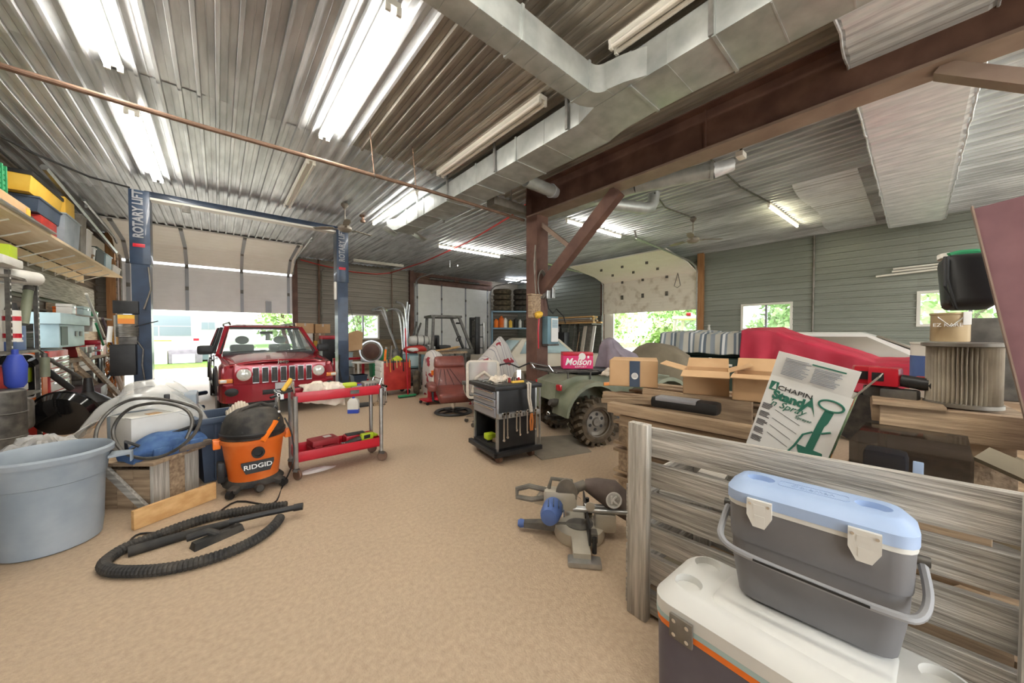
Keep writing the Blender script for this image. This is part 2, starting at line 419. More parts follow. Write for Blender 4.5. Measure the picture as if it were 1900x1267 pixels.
bx('door_post', 'rust_paint', wr, XR-.1, XR-.02, 9.8, 9.93, 0, 4.2); bx('door_jamb', 'white_metal', wr, XR+.12, XR+.2, 9.35, 9.85, 0, 4.1)
B().cyl((XR-.05, 2.1, 0), (XR-.05, 2.1, HC), .03).out('conduit', 'steel_old', wr)
wl = struct('wall_left')
panels(wl, [(YF, 8.6, 0, HC), (8.6, 9.9, 2.7, HC), (8.6, 9.9, 0, 1.3), (9.9, YB, 0, HC)], fL, 'siding_dark', 'left')
wf = struct('wall_front')
panels(wf, [(XL, -1.8, 0, HC), (3.4, 5.2, 0, HC), (10.6, XR, 0, HC), (-1.8, 3.4, 4.1, HC), (5.2, 10.6, 4.1, HC)], fF, 'siding_brown', 'front')   # two unseen door openings, added behind the viewpoint to let daylight in
ce = struct('ceiling')
ribs = [-2.85+i*.9135 for i in range(20)]
rows = [(YF-.05, .4), (.4, 6.05), (6.05, 11.1), (11.1, YB+.05)]
for r, (y0, y1) in enumerate(rows):
    for i in range(len(ribs)-1):
        x0, x1 = ribs[i], ribs[i+1]+.02
        dz = .004*((i+r) % 2)+.006*(r % 2)
        old = (r < 2 and 1.6 < x0 < 4.9)  # darker, browner sheets in this part of the ceiling
        ribbed(0, y1-y0+(.04 if r < 3 else 0), 0, x1-x0, lambda a, z, h: (z, a, -h), pitch=.1827).out('ceiling_sheet', 'galv_brown' if old else 'galv_ceiling', ce, smooth=0, loc=(x0, y0, HC+dz))
bx('roof_deck', 'siding_dark', ce, XL-.15, XR+.15, YF-.15, YB+.15, HC+.04, HC+.1)
# ---------------------------------------------------------------- overhead doors
def section(parent, x0, x1, P, Q, m, f, th=.05):
    """one door leaf from cross-section point P to Q (depth, height)"""
    b = B(); d = Vector((Q[0]-P[0], Q[1]-P[1])); n = Vector((d.y, -d.x)).normalized()*th
    poly = [(P[0], P[1]), (Q[0], Q[1]), (Q[0]+n.x, Q[1]+n.y), (P[0]+n.x, P[1]+n.y)]
    A = [b._n(f(x0, *p)) for p in poly]; C = [b._n(f(x1, *p)) for p in poly]
    b.face(A); b.face(C[::-1])
    for i in range(4): b.face([A[i], A[(i+1) % 4], C[(i+1) % 4], C[i]])
    s = b.out('door_panel', m, parent, smooth=0)
    L = d.length; k = 6
    bb = B()
    for i in range(1, k):                       # pressed grooves shown as thin raised ribs on the inner face
        t = i/k; p = (P[0]+d.x*t-n.x*.12, P[1]+d.y*t-n.y*.12); q = (P[0]+d.x*(t+.012)-n.x*.12, P[1]+d.y*(t+.012)-n.y*.12)
        bb.loft([[f(x, P[0]+d.x*t, P[1]+d.y*t), f(x, p[0], p[1]), f(x, q[0], q[1]), f(x, P[0]+d.x*(t+.02), P[1]+d.y*(t+.02))] for x in (x0+.02, x1-.02)])
    bb.out('groove', m, s, smooth=0)
    return s
def stile(parent, x, P, Q, f, w=.09, m='stile_grey', hinge=True):
    b = B(); d = Vector((Q[0]-P[0], Q[1]-P[1])); n = Vector((d.y, -d.x)).normalized()*-.02
    b.loft([[f(x-w/2, *P), f(x+w/2, *P), f(x+w/2, P[0]+n.x, P[1]+n.y), f(x-w/2, P[0]+n.x, P[1]+n.y)], [f(x-w/2, *Q), f(x+w/2, *Q), f(x+w/2, Q[0]+n.x, Q[1]+n.y), f(x-w/2, Q[0]+n.x, Q[1]+n.y)]])
    o = b.out('stile', m, parent, smooth=0)
    if hinge:
        h = B(); a = n*2.2
        c = Vector(Q); e = d.normalized()*.07
        h.loft([[f(x-w*.5, *(c-e)), f(x+w*.5, *(c-e)), f(x+w*.5, *(c+e)), f(x-w*.5, *(c+e))], [f(x-w*.45, *(c-e*.8+a)), f(x+w*.45, *(c-e*.8+a)), f(x+w*.45, *(c+e*.8+a)), f(x-w*.45, *(c+e*.8+a))]])
        h.out('hinge', 'dark_steel', o, smooth=0)
d1 = struct('door_1'); fy = lambda x, y, z: (x, y, z)
prof = [(16.02, 2.40), (16.02, 3.15), (16.02, 3.88)]; prof2 = [(15.98, 3.95), (15.42, 4.42), (13.75, 4.62)]
for P, Q, m in ((prof[0], prof[1], 'door_grey'), (prof[1], prof[2], 'door_grey'), (prof2[0], prof2[1], 'door_cream'), (prof2[1], prof2[2], 'door_cream')):
    section(d1, -2.34, 2.26, P, Q, m, fy)
    for x in (-2.12, -.78, .68, 2.12): stile(d1, x, P, Q, fy)
bx('vent_plate', 'stile_grey', d1, 1.38, 1.56, 15.96, 16.01, 2.42, 2.85)
for s in (-1, 1):
    B().tube([(s*2.27, 16.0, 0), (s*2.27, 16.0, 3.9), (s*2.27, 15.75, 4.25), (s*2.27, 15.3, 4.45), (s*2.27, 12.2, 4.62)], .035, 6).out('track', 'steel', d1)
    bx('track_hanger', 'steel', d1, s*2.27-.02, s*2.27+.02, 12.4, 12.45, 4.5, 4.7)
d2 = struct('door_2')
zs = [0, .83, 1.72, 2.62, 3.42, 4.13]
for a, c in zip(zs, zs[1:]):
    section(d2, 7.3, 12.02, (16.02, a-.003), (16.02, c+.003), 'door_white', fy)
    for x in (7.5, 8.85, 10.32, 11.8): stile(d2, x, (16.02, a), (16.02, c), fy, w=.07)
for x in (7.36, 11.96):
    B().tube([(x, 15.95, 0), (x, 15.95, 3.9), (x, 15.8, 4.2), (x, 15.4, 4.33), (x, 12.0, 4.36)], .035, 6).out('track', 'alu', d2)
    bx('track_hanger', 'alu', d2, x-.02, x+.02, 12.6, 12.65, 4.36, 4.7)
B().cyl((7.4, 15.85, 4.4), (11.9, 15.85, 4.4), .04).out('torsion_shaft', 'rust_pipe', d2)
for x0, x1 in ((8.1, 9.5), (9.8, 11.1)): B().cyl((x0, 15.85, 4.4), (x1, 15.85, 4.4), .065).out('spring', 'dark_steel', d2)
d3 = struct('door_3'); fx = lambda y, x, z: (x, y, z)
P3 = [(14.12, 2.56), (14.12, 3.28), (14.12, 4.0), (13.35, 4.24), (12.5, 4.36), (11.6, 4.48)]
for i in range(5):
    section(d3, 5.55, 9.75, P3[i], P3[i+1], 'door_dirty' if i < 2 else 'door_cream', fx)
    for y in (6.7, 7.75, 8.75):
        if i < 4:
            q = P3[i+1]; B().box(q[0]-.05, q[0]-.02, y-.05, y+.05, q[1]-.09, q[1]+.09).out('hinge', 'dark_steel', d3)
for y in (5.5, 9.8):
    B().tube([(14.08, y, 0), (14.08, y, 3.95), (13.9, y, 4.2), (13.4, y, 4.33), (9.6, y, 4.5)], .035, 6).out('track', 'steel', d3)
B().tube([(9.6, 5.5, 4.5), (9.5, 5.5, 4.7)], .03, 6).out('track_hanger', 'dark_steel', d3)
B().tube([(13.75, 6.1, 4.0), (13.72, 5.98, 3.5), (13.72, 6.1, 3.42), (13.72, 6.22, 3.5), (13.75, 6.1, 4.0)], .012, 6).out('pull_cord', 'dark_steel', d3)
# ---------------------------------------------------------------- windows
def window(n, side, a0, a1, z0, z1, mid):
    w_ = struct('window_%d' % n); f = {'back': lambda a, d, z: (a, YB+.08-d, z), 'right': lambda a, d, z: (XR+.08-d, a, z), 'left': lambda a, d, z: (XL-.08+d, a, z)}[side]
    def bar(name, p, q, z_0, z_1, d0, d1, m='white_metal'):
        A = f(p, d0, z_0); C = f(q, d1, z_1)
        bx(name, m, w_, min(A[0], C[0]), max(A[0], C[0]), min(A[1], C[1]), max(A[1], C[1]), z_0, z_1)
    t = .07
    bar('window_frame', a0, a1, z1-t, z1, 0, .14); bar('window_frame', a0, a1, z0, z0+t, 0, .14)
    bar('window_frame', a0, a0+t, z0+t, z1-t, 0, .14); bar('window_frame', a1-t, a1, z0+t, z1-t, 0, .14)
    bar('mullion', mid-.03, mid+.03, z0+t, z1-t, .02, .1, 'stile_grey')
    bar('pane', a0+t, mid-.03, z0+t, z1-t, .05, .056, 'pane'); bar('pane', mid+.03, a1-t, z0+t, z1-t, .05, .056, 'pane')
window(1, 'back', 4.2, 5.65, 1.37, 2.5, 4.95)
window(2, 'right', 2.6, 4.05, 1.74, 2.66, 3.32)
window(3, 'right', -1.55, 0, 1.8, 2.74, -.87)
window(4, 'left', 8.6, 9.9, 1.3, 2.7, 9.25)
# ---------------------------------------------------------------- beam, column, braces
def ibeam(b, y0, y1, x, z0, z1, w=.3, t=.03):
    b.box(x-w/2, x+w/2, y0, y1, z0, z0+t); b.box(x-w/2, x+w/2, y0, y1, z1-t, z1); b.box(x-t/2, x+t/2, y0, y1, z0+t, z1-t); return b
bm_ = thing('roof_beam', 'long rust-brown steel roof beam running under the ceiling onto the column', 'beam', (5.13, 5.35, 4.05))
B().box(-.02, .02, -8.2, 0, .03, .6).out('web', 'rust_paint', bm_)
bx('bottom_flange', 'rust_flange', bm_, -.16, .16, -8.2, 0, 0, .035); bx('top_flange', 'rust_paint', bm_, -.16, .16, -8.2, 0, .6, .635)  # paler bottom flange: the light on its underside is put into the colour
bx('end_plate', 'rust_paint', bm_, -.16, .16, 0, .03, 0, .63); bx('splice_plate', 'rust_paint', bm_, -.05, -.02, -3.45, -3.43, .04, .6)
co = thing('steel_column', 'rust-brown steel column holding up the roof beam', 'column', (5.13, 5.2, 0))
bx('web', 'rust_paint', co, -.13, .13, -.02, .02, .03, 4.05)
bx('flange', 'rust_paint', co, -.16, -.13, -.16, .16, .03, 4.05); bx('flange', 'rust_paint', co, .13, .16, -.16, .16, .03, 4.05)
bx('side_plate', 'rust_paint', co, -.13, .13, -.16, -.135, .03, 4.05); bx('base_plate', 'dark_steel', co, -.22, .22, -.22, .22, 0, .03)
B().bar((0, -1.93, 4.0), (0, -.12, 2.5), .22, .16, (1, 0, 0)).out('brace', 'rust_paint', co)
B().bar((0, -.1, 3.9), (0, -.95, 3.22), .08, .06, (1, 0, 0)).out('strut', 'rust_flange', co)
br = thing('knee_brace', 'tan steel knee brace dropping from the right end of the roof beam', 'brace', (5.13, -.12, 4.02))
B().bar((0, .02, .03), (0, -2.6, -1.97), .11, .16, (1, 0, 0)).out('brace_bar', 'rust_flange', br)
# column clutter
e = thing('breaker_box', 'grey electrical box with pale printed door on the steel column', 'electrical box', (5.13, 5.04, 1.35))
bx('case', 'teal_steel', e, -.02, .3, -.17, -.01, .05, .62, .01); bx('door', 'card_white', e, .07, .28, -.19, -.17, .09, .58, .008)
bx('switch_panel', 'pale_blue', e, .09, .26, -.194, -.19, .38, .55); bx('bottom_lip', 'dark_steel', e, -.02, .3, -.19, -.01, .01, .05)
for k in range(5): bx('print_line', 'ink_grey', e, .1, .25, -.1955, -.194, .4+.03*k, .41+.03*k)
j = thing('junction_boxes', 'pair of small grey junction boxes high on the steel column', 'junction box', (5.25, 5.03, 2.33))
bx('box', 'steel', j, -.12, -.02, -.12, 0, 0, .2, .008); bx('box', 'steel', j, .04, .13, -.12, 0, .02, .24, .008)
B().tube([(-.07, -.06, 0), (-.03, -.08, -.2), (.08, -.1, -.3), (.16, -.12, -.2), (.3, -.2, -.35), (.36, -.2, -.5)], .012, 6).out('cable', 'black', j)
bk = thing('wooden_tool_box', 'small brown wooden box fixed to the left side of the column', 'box', (4.9, 5.02, 1.93))
bx('case', 'wood_old', bk, -.2, .06, -.1, 0, 0, .44); bx('top_board', 'wood_old', bk, -.23, .08, -.12, 0, .44, .47)
B().ico((-.06, -.15, .06), .08, 2).jitter(.03, 9).out('yellow_glove', 'yellow', bk)
B().tube([(-.04, -.15, -.02), (-.06, -.15, -.3), (-.05, -.15, -.62)], [.015, .018, .012], 6).out('rag_strip', 'red', bk)
cl = B()
for k in range(4): cl.tube([(4.9, 5.02-.0*k, 3.4), (4.86-.01*k, 4.98, 3.0), (4.84, 4.97, 2.65+.02*k), (4.9, 5.0, 2.42)], .012, 6)
cl.out('cable_bundle', 'steel_old', None, label='grey cable bundle strapped to the left edge of the column', cat='cable')
lp = B()
for k in range(3): lp.tube([(5.05+.10*math.cos(2*PI*t/20)*(1+.12*k), 4.99-.012*k, 2.62+.24*math.sin(2*PI*t/20)*(1+.1*k)) for t in range(20)], .012, 6, closed=True)
lp.out('hanging_cable_coil', 'steel_old', None, label='coiled grey cable hung at the foot of the column brace', cat='cable')
# ================================================================ OVERHEAD
# ---------------------------------------------------------------- fluorescent strip lights
def strip_light(p0, p1, lit, label, tubes=2, yellow=False):
    p0 = Vector(p0); p1 = Vector(p1); d = p1-p0; L = d.length; rz = math.atan2(d.y, d.x)
    t = thing('strip_light', label, 'light', (p0.x, p0.y, HC-.03), math.degrees(rz), 'fluorescent strip lights on the ceiling')
    w = .13 if tubes == 2 else .08
    B().prism([(-w/2, 0), (w/2, 0), (w/2, -.035), (w/4, -.06), (-w/4, -.06), (-w/2, -.035)], .02, L-.02, 'yz').out('housing', 'white_metal', t)
    for y in ((-w/2.6, w/2.6) if tubes == 2 else (0,)):
        o = B().cyl((.05, y, -.085), (L-.05, y, -.085), .024, n=10).out('tube', ('tube_yellow' if yellow else 'tube_on' if lit == 1 else 'tube_cool') if lit else 'tube_off', t)
        for x in (.03, L-.06): B().box(x, x+.03, y-.025, y+.025, -.115, -.03, .004).out('socket', 'white_metal', t)
    return t
strip_light((-.85, 3.13, 0), (-.85, 5.93, 0), 1, 'lit twin-tube strip light at the top left, nearest the left edge')
strip_light((-.85, 6.88, 0), (-.85, 9.68, 0), 1, 'lit twin-tube strip light above the left lift post')
strip_light((1.27, 3.13, 0), (1.27, 5.95, 0), 1, 'long lit twin-tube strip light, largest bright one at top centre left')
strip_light((1.27, 6.85, 0), (1.27, 9.62, 0), 0, 'unlit strip light above the lift crossbeam')
strip_light((3.22, 3.13, 0), (3.22, 5.9, 0), 0, 'unlit white strip light running along the long duct')
strip_light((3.25, 6.89, 0), (3.25, 9.65, 0), 1, 'lit strip light beside the far end of the long duct', 1)
strip_light((3.2, -.55, 0), (3.2, 2.15, 0), 0, 'unlit strip light in the dark corner above the duct elbow')
strip_light((5.71, 10.6, 0), (8.37, 10.5, 0), 1, 'lit strip light hanging in front of the white garage door', 1)
strip_light((7.02, 6.05, 0), (9.5, 5.95, 0), 1, 'lit strip light seen past the column brace', 1)
strip_light((9.78, 2.28, 0), (12.3, 2.18, 0), 1, 'yellowish lit strip light near the right wall', 1, True)
strip_light((4.2, 14.9, 0), (6.3, 14.75, 0), 0, 'unlit strip light over the window of the back wall', 1)
strip_light((11.9, 14.6, 0), (13.9, 14.5, 0), 2, 'small cold white strip light in the far corner above the tyres', 1)
strip_light((-.85, -3.6, 0), (-.85, -.8, 0), 1, 'added lit strip light, unseen behind the viewpoint on the left', 2)  # this lamp and the next are added out of view to light the foreground
strip_light((1.27, -.75, 0), (1.27, 2.05, 0), 1, 'added lit strip light, unseen straight above the viewpoint', 2)
strip_light((8.2, -2.5, 0), (10.7, -2.5, 0), 1, 'added lit strip light, unseen at the near end of the right bay', 2)  # last two lamps are also out of view, added to brighten the right bay
strip_light((6.2, -1.2, 0), (6.2, -3.8, 0), 1, 'added lit strip light, unseen out over the right bay beyond the leaning post', 2)
# ---------------------------------------------------------------- long duct with branch
du = thing('main_duct', 'long galvanised ventilation duct hung under the ceiling', 'duct', (3.4, 0, 4.2))
segs = [(-2.2, 1.2, -.08, .52), (1.2, 2.0, -.08, .52), (2.75, 3.95, .03, .66), (3.95, 5.0, .03, .66), (5.0, 6.0, .03, .62), (6.0, 7.0, .03, .56), (7.0, 7.9, .03, .5)]
for y0, y1, x0, x1 in segs:
    sg = bx('duct_section', 'duct', du, x0, x1, y0, y1-.008, 0, .34, .006)
    n = max(2, int((y1-y0)/.42)); cb = B()
    for k in range(1, n): q = y0+(y1-y0)*k/n; cb.box(x0+.01, x1-.01, q-.006, q+.006, -.005, .0); cb.box(x0-.004, x0, q-.006, q+.006, .01, .33)
    cb.out('cross_break', 'duct', sg, kind='stuff')
    B().box(x0-.012, x1+.012, y1-.03, y1, -.012, .352).out('flange', 'duct', du)
B().loft([[(-.08, 2.0, 0), (.52, 2.0, 0), (.52, 2.0, .34), (-.08, 2.0, .34)], [(-.08, 2.45, 0), (.56, 2.45, 0), (.56, 2.45, .34), (-.08, 2.45, .34)], [(.03, 2.75, 0), (.66, 2.75, 0), (.66, 2.75, .34), (.03, 2.75, .34)]]).out('taper_section', 'duct', du)
ye = B(); R_ = []
for i in range(7):
    a = i/6*PI/2; c = (-.33, 2.1)     # elbow that sweeps from the branch into the duct
    inn = (c[0]+.12*math.sin(a), c[1]+.2+.0-.12*(1-math.cos(a))); outr = (c[0]+.36*math.sin(a), c[1]+.44-.36*(1-math.cos(a)))
    R_.append([(inn[0], inn[1], .004), (outr[0], outr[1], .004), (outr[0], outr[1], .3), (inn[0], inn[1], .3)])
ye.loft(R_).out('elbow', 'duct', du)
B().prism([(-.215, 2.185), (-.17, 2.0), (-.08, 1.8), (.1, 1.8), (.1, 2.5), (.0, 2.45), (.03, 2.185)], .008, .296).out('elbow_throat', 'duct', du)
for x0, x1 in ((-1.3, -.34), (-2.5, -1.3), (-4.0, -2.5), (-5.4, -4.0)):
    sg = bx('branch_section', 'duct', du, x0, x1-.008, 2.3, 2.54, 0, .3, .006); cb = B()
    n = 5
    for k in range(1, n): q = x0+(x1-x0)*k/n; cb.box(q-.006, q+.006, 2.305, 2.535, -.005, 0)
    cb.out('cross_break', 'duct', sg, kind='stuff')
    B().box(x1-.03, x1, 2.288, 2.552, -.012, .312).out('flange', 'duct', du)
B().loft([[(.03, 7.9, 0), (.5, 7.9, 0), (.5, 7.9, .34), (.03, 7.9, .34)], [(.03, 8.5, .02), (.5, 8.5, .02), (.5, 8.5, .3), (.03, 8.5, .3)], [(-.1, 8.75, .05), (.62, 8.75, .05), (.62, 8.8, .3), (-.1, 8.8, .3)]]).out('outlet_boot', 'duct', du)
for s in (-.2, .6): B().quad((s, 8.55, .1), (s+.32, 8.6, -.04), (s+.36, 8.9, -.04), (s+.05, 8.95, .1)).out('outlet_vane', 'duct', du, thick=.006)
for y in (1.18, 2.9, 4.4, 5.9, 7.2):
    for x in (-.1 if y < 2 else .0, .56 if y < 2 else .66): bx('hanger_strap', 'steel', du, x-.012, x+.012, y, y+.04, .0, .49)
sp = thing('side_duct', 'thin grey galvanised side duct running from the long duct to the column', 'duct', (4.02, 5.0, 4.14))
bx('duct_section', 'steel_old', sp, .1, 1.3, .36, .6, 0, .16, .004); bx('hanger_strap', 'steel', sp, .6, .63, .45, .48, .16, .55)
rd = thing('round_duct', 'short round galvanised duct stub between the long duct and the beam', 'duct', (4.1, 4.3, 4.28))
B().cyl((0, .15, 0), (.75, .2, .02), .11, n=18).out('pipe', 'duct', rd); B().cyl((.7, .2, .02), (.86, .23, .03), .13, .1, n=18).jitter(.015, 12).out('foil_joint', 'foil', rd)
r2 = thing('round_duct', 'long round galvanised duct behind the beam, with an elbow at its near end', 'duct', (5.75, 2.3, 4.35))
B().cyl((.6, 0, 0), (.15, 1.1, -.02), .13, n=20).out('pipe', 'duct', r2); B().cyl((.15, 1.1, -.02), (-.0, 1.9, -.03), .13, .11, n=20).out('pipe', 'duct', r2)
B().cyl((.6, 0, 0), (.62, -.05, 0), .14, n=20).out('collar', 'duct', r2); B().cyl((.62, -.05, 0), (.75, -.3, .04), .12, .1, n=20).jitter(.03, 10).out('foil_wrap', 'foil', r2)
r3 = thing('elbow_duct', 'round galvanised duct elbow seen right of the diagonal brace', 'duct', (6.55, 4.0, 4.33))
B().tube([(-.25, .2, 0), (.2, 0, 0), (.55, -.15, 0), (.68, -.2, .05), (.74, -.22, .16), (.76, -.23, .36)], .12, 18).out('elbow', 'duct', r3)
r4 = thing('flat_duct', 'flat cream duct outlet behind the beam end', 'duct', (5.6, 5.3, 4.25))
bx('duct_section', 'duct', r4, -.1, .35, -1.4, .9, .0, .28, .004); B().grid(lambda u, v: (.1+.75*u, .75+.25*math.sin(u*PI*.5)-.3*v, .1-.22*u*u), 6, 2).out('scoop', 'door_cream', r4, thick=.01)
# ---------------------------------------------------------------- foil-faced corrugated bulkhead across the right bay
fo = thing('foil_duct_boxing', 'silver foil-faced ribbed boxing crossing the ceiling at top right', 'duct boxing', (3.95, -.42, 4.4))
def wave(x): return .012*math.sin(x*2*PI/.152)+.006*math.sin(x*23)
b = B(); n = 260; Lx = 9.6
rr = []
for i in range(n+1):
    x = Lx*i/n; h = wave(x); k = .02*noise.noise(Vector((x*3, 0, 0)))
    y0 = 0 if x < 2 else -.0
    rr.append([(x, y0+k*.6, .3), (x, y0+.01+k*.6, .02+h), (x, y0+.06, h), (x, .45, h), (x, .9+k, h), (x, .93+k, .02+h), (x, .93+k, .3)])
b.loft(rr, cap=False, closed=False).out('ribbed_skin', 'foil', fo, smooth=0, thick=.004)
for y in (.0, .93): B().tube([(x*.1, y+.02*noise.noise(Vector((x*.3, y, 0))), wave(x*.1)) for x in range(97)], .012, 5).out('taped_edge', 'foil', fo)
bx('end_cap', 'foil', fo, -.006, 0, 0, .93, .0, .3)
fp = thing('foil_patch', 'silver foil patch spread over the ceiling ribs near the right wall', 'foil patch', (9.0, .75, 4.665))
B().grid(lambda u, v: (4.9*u, .95*v+.25*math.sin(u*9)*v*.2, .012*math.sin(u*4.9*2*PI/.152)), 220, 3).out('foil_sheet', 'foil', fp, smooth=0, thick=.003)
# ---------------------------------------------------------------- pipe, hoses, cables
pp = thing('rusty_pipe', 'thin rusty pipe crossing the whole ceiling from the left wall to the column', 'pipe', (-2.72, 5.42, 4.03))
B().tube([(0, 0, .02), (2.6, .02, -.01), (5.5, 0, .01), (7.68, .0, -.02)], .028, 10).out('pipe', 'rust_pipe', pp)
for x in (4.57, 5.25):
    B().tube([(x, 0, .02), (x-.05, .02, .66)], .008, 6).out('hanger_rod', 'rust_pipe', pp); B().tube([(x+.036*math.cos(a*PI/5), 0, .036*math.sin(a*PI/5)) if False else (x, .036*math.cos(a*PI/5), .036*math.sin(a*PI/5)-.01) for a in range(10)], .006, 5, closed=True).out('hanger_ring', 'dark_steel', pp)
B().tube([(2.48, 15.6, 4.5), (3.2, 15.8, 4.42), (4.5, 15.9, 4.3), (5.5, 15.92, 4.32), (6.13, 15.9, 4.45), (6.5, 13.2, 4.58), (6.2, 9.5, 4.58), (5.6, 6.6, 4.55), (5.22, 5.5, 4.5)], .022, 6).out('red_air_hose', 'hose_red', None, label='red air hose strung along the back wall and ceiling to the column', cat='hose')
B().tube([(-2.6, 6.95, 3.85), (-2.55, 7.3, 4.2), (-2.4, 7.9, 4.35), (-2.1, 8.8, 4.36), (-1.7, 9.6, 4.40), (-1.28, 10.0, 4.46)], .018, 6).out('black_cable', 'black', None, label='black cable arching from the left wall to the lift post', cat='cable')
for k, (P, lb) in enumerate((([(9.78, 2.25, 4.66), (8.2, 2.4, 4.64), (6.2, 2.35, 4.64)], 'thin conduit running along the right bay ceiling ribs to the yellowish light'), ([(9.6, 3.85, 4.66), (8.2, 3.95, 4.64), (7.2, 3.7, 4.64)], 'thin conduit on the ceiling feeding the far fan'), ([(8.37, 10.45, 4.66), (10.5, 10.5, 4.64), (12, 10.5, 4.64)], 'thin conduit on the ceiling beyond the lamp by the white door'))):
    B().tube(P, .018, 6).out('conduit', 'dark_steel', None, label=lb, cat='conduit')
B().tube([at(592, 482, Y=15.98), at(592, 610, Y=15.98)], .035, 8).out('wall_pipe', 'rust_pipe', None, label='rust-brown pipe running down the back wall left of the lift post', cat='pipe')
B().tube([at(620, 499, Y=15.98), at(600, 499, Y=15.98), at(597, 505, Y=15.98), at(597, 605, Y=15.98)], .025, 8).out('wall_conduit', 'steel_old', None, label='bent grey conduit on the back wall beside the rust-brown pipe', cat='conduit')
B().tube([at(727, 503, Y=15.98), at(728, 640, Y=15.98)], .02, 8).out('wall_conduit', 'rust_pipe', None, label='thin brown conduit on the back wall right of the window', cat='conduit')
# ---------------------------------------------------------------- ceiling fans
def fan(loc, label, rz, col):
    t = thing('ceiling_fan', label, 'fan', loc, rz, 'ceiling fans')
    B().lathe([(.07, 0), (.085, -.06), (.04, -.12), (.018, -.14)], n=18).out('canopy', 'steel_old', t)
    B().cyl((0, 0, -.12), (0, 0, -.52), .016).out('rod', 'steel_old', t)
    B().lathe([(.03, -.5), (.1, -.53), (.15, -.57), (.155, -.62), (.12, -.66), (.05, -.68)], n=24).out('motor', 'taupe', t)
    for k in range(3):
        b = B(); b.T = Matrix.Rotation(2*PI*k/3, 4, 'Z')
        b.bar((.1, 0, -.61), (.28, 0, -.605), .05, .008)
        b.loft([[(.25, -.06, -.6), (.25, .06, -.585), (.25, .06, -.575), (.25, -.06, -.59)], [(.5, -.08, -.605), (.5, .08, -.58), (.5, .08, -.57), (.5, -.08, -.595)], [(.72, -.06, -.6), (.72, .05, -.59), (.72, .05, -.58), (.72, -.06, -.59)]])
        b.out('blade', col, t)
    return t
fan((2.3, 8.75, HC-.02), 'beige three-blade ceiling fan by the right lift post', 20, 'taupe')
fan((9.55, 3.85, HC-.02), 'grey three-blade ceiling fan in front of the right garage door', 75, 'taupe')
B().lathe([(.08, 0), (.08, -.03), (.03, -.05), (.03, -.1), (.06, -.12), (.06, -.17), (.02, -.18)], n=14).out('ceiling_socket', 'rust_pipe', None, loc=at(673, 400, Z=4.7), label='small brown lamp socket on the ceiling beside the beige fan', cat='lamp socket')
mb = thing('floodlight', 'small white box lamp clipped under the roof beam', 'lamp', at(1375, 287, Z=4.3))
bx('housing', 'white_metal', mb, -.09, .09, -.05, .05, -.05, .03, .01); bx('bracket', 'dark_steel', mb, -.015, .015, -.015, .015, .03, .36)
# fluorescent tubes stored on right wall
for k, (a, c, z) in enumerate(((at(1625, 513, X=14.05), at(1760, 497, X=14.05), 0), (at(1655, 504, X=14.08), at(1765, 492, X=14.08), 0), (at(1657, 499, X=14.1), at(1765, 487, X=14.1), 0))):
    B().cyl(a, c, .028, n=8).out('spare_tube', 'tube_off', None, label=['lowest and longest of the three white spare tubes racked on the right wall', 'middle white spare tube racked on the right wall', 'topmost white spare tube racked on the right wall'][k], cat='tube', group='spare tubes on the right wall')
# ================================================================ OUTSIDE
rv = thing('camper_trailer', 'white camper trailer parked on the grass outside the left garage door', 'camper', (-2.5, 27.2, 0))
bx('body', 'rv_white', rv, -7, 4.2, 0, 2.4, .55, 3.4, .12); bx('skirt', 'rv_glass', rv, -6.5, 4.0, .1, 2.3, .1, .55)
f_ = bx('window_frame', 'stile_grey', rv, -1.5, 1.38, -.03, .02, 1.45, 2.72, .05); bx('pane', 'rv_glass', f_, -1.42, 1.3, -.05, -.02, 1.52, 2.65, .03); bx('glazing_bar', 'stile_grey', f_, -1.42, 1.3, -.06, -.03, 2.03, 2.07)
bx('glazing_bar', 'stile_grey', f_, -.02, .03, -.06, -.03, 1.52, 2.04)
dr = bx('door', 'white_metal', rv, 1.55, 2.6, -.03, .01, .6, 2.95, .03); g_ = bx('door_window', 'ink_grey', rv, 1.72, 2.4, -.055, -.02, 1.85, 2.35, .05); bx('pane', 'rv_glass', g_, 1.77, 2.05, -.065, -.04, 1.9, 2.3); bx('pane', 'rv_glass', g_, 2.08, 2.35, -.065, -.04, 1.9, 2.3)
bx('marker_light', 'tail_red', rv, 1.4, 1.65, -.04, 0, 1.22, 1.36); bx('stripe', 'yellow', rv, -.2, .5, -.02, 0, 1.2, 1.28)
pl = thing('pallet_pile', 'pink and grey junk heap in front of the camper skirt', 'junk pile', (-2.4, 26.3, 0))
bx('pallet', 'mesh_beige', pl, -1.3, .3, -.2, .4, 0, .7); bx('panel', 'mauve_cloth', pl, .35, 1.7, -.25, .3, 0, .75, .05); bx('sheet', 'door_white', pl, .5, 1.4, -.3, -.24, .02, .5)
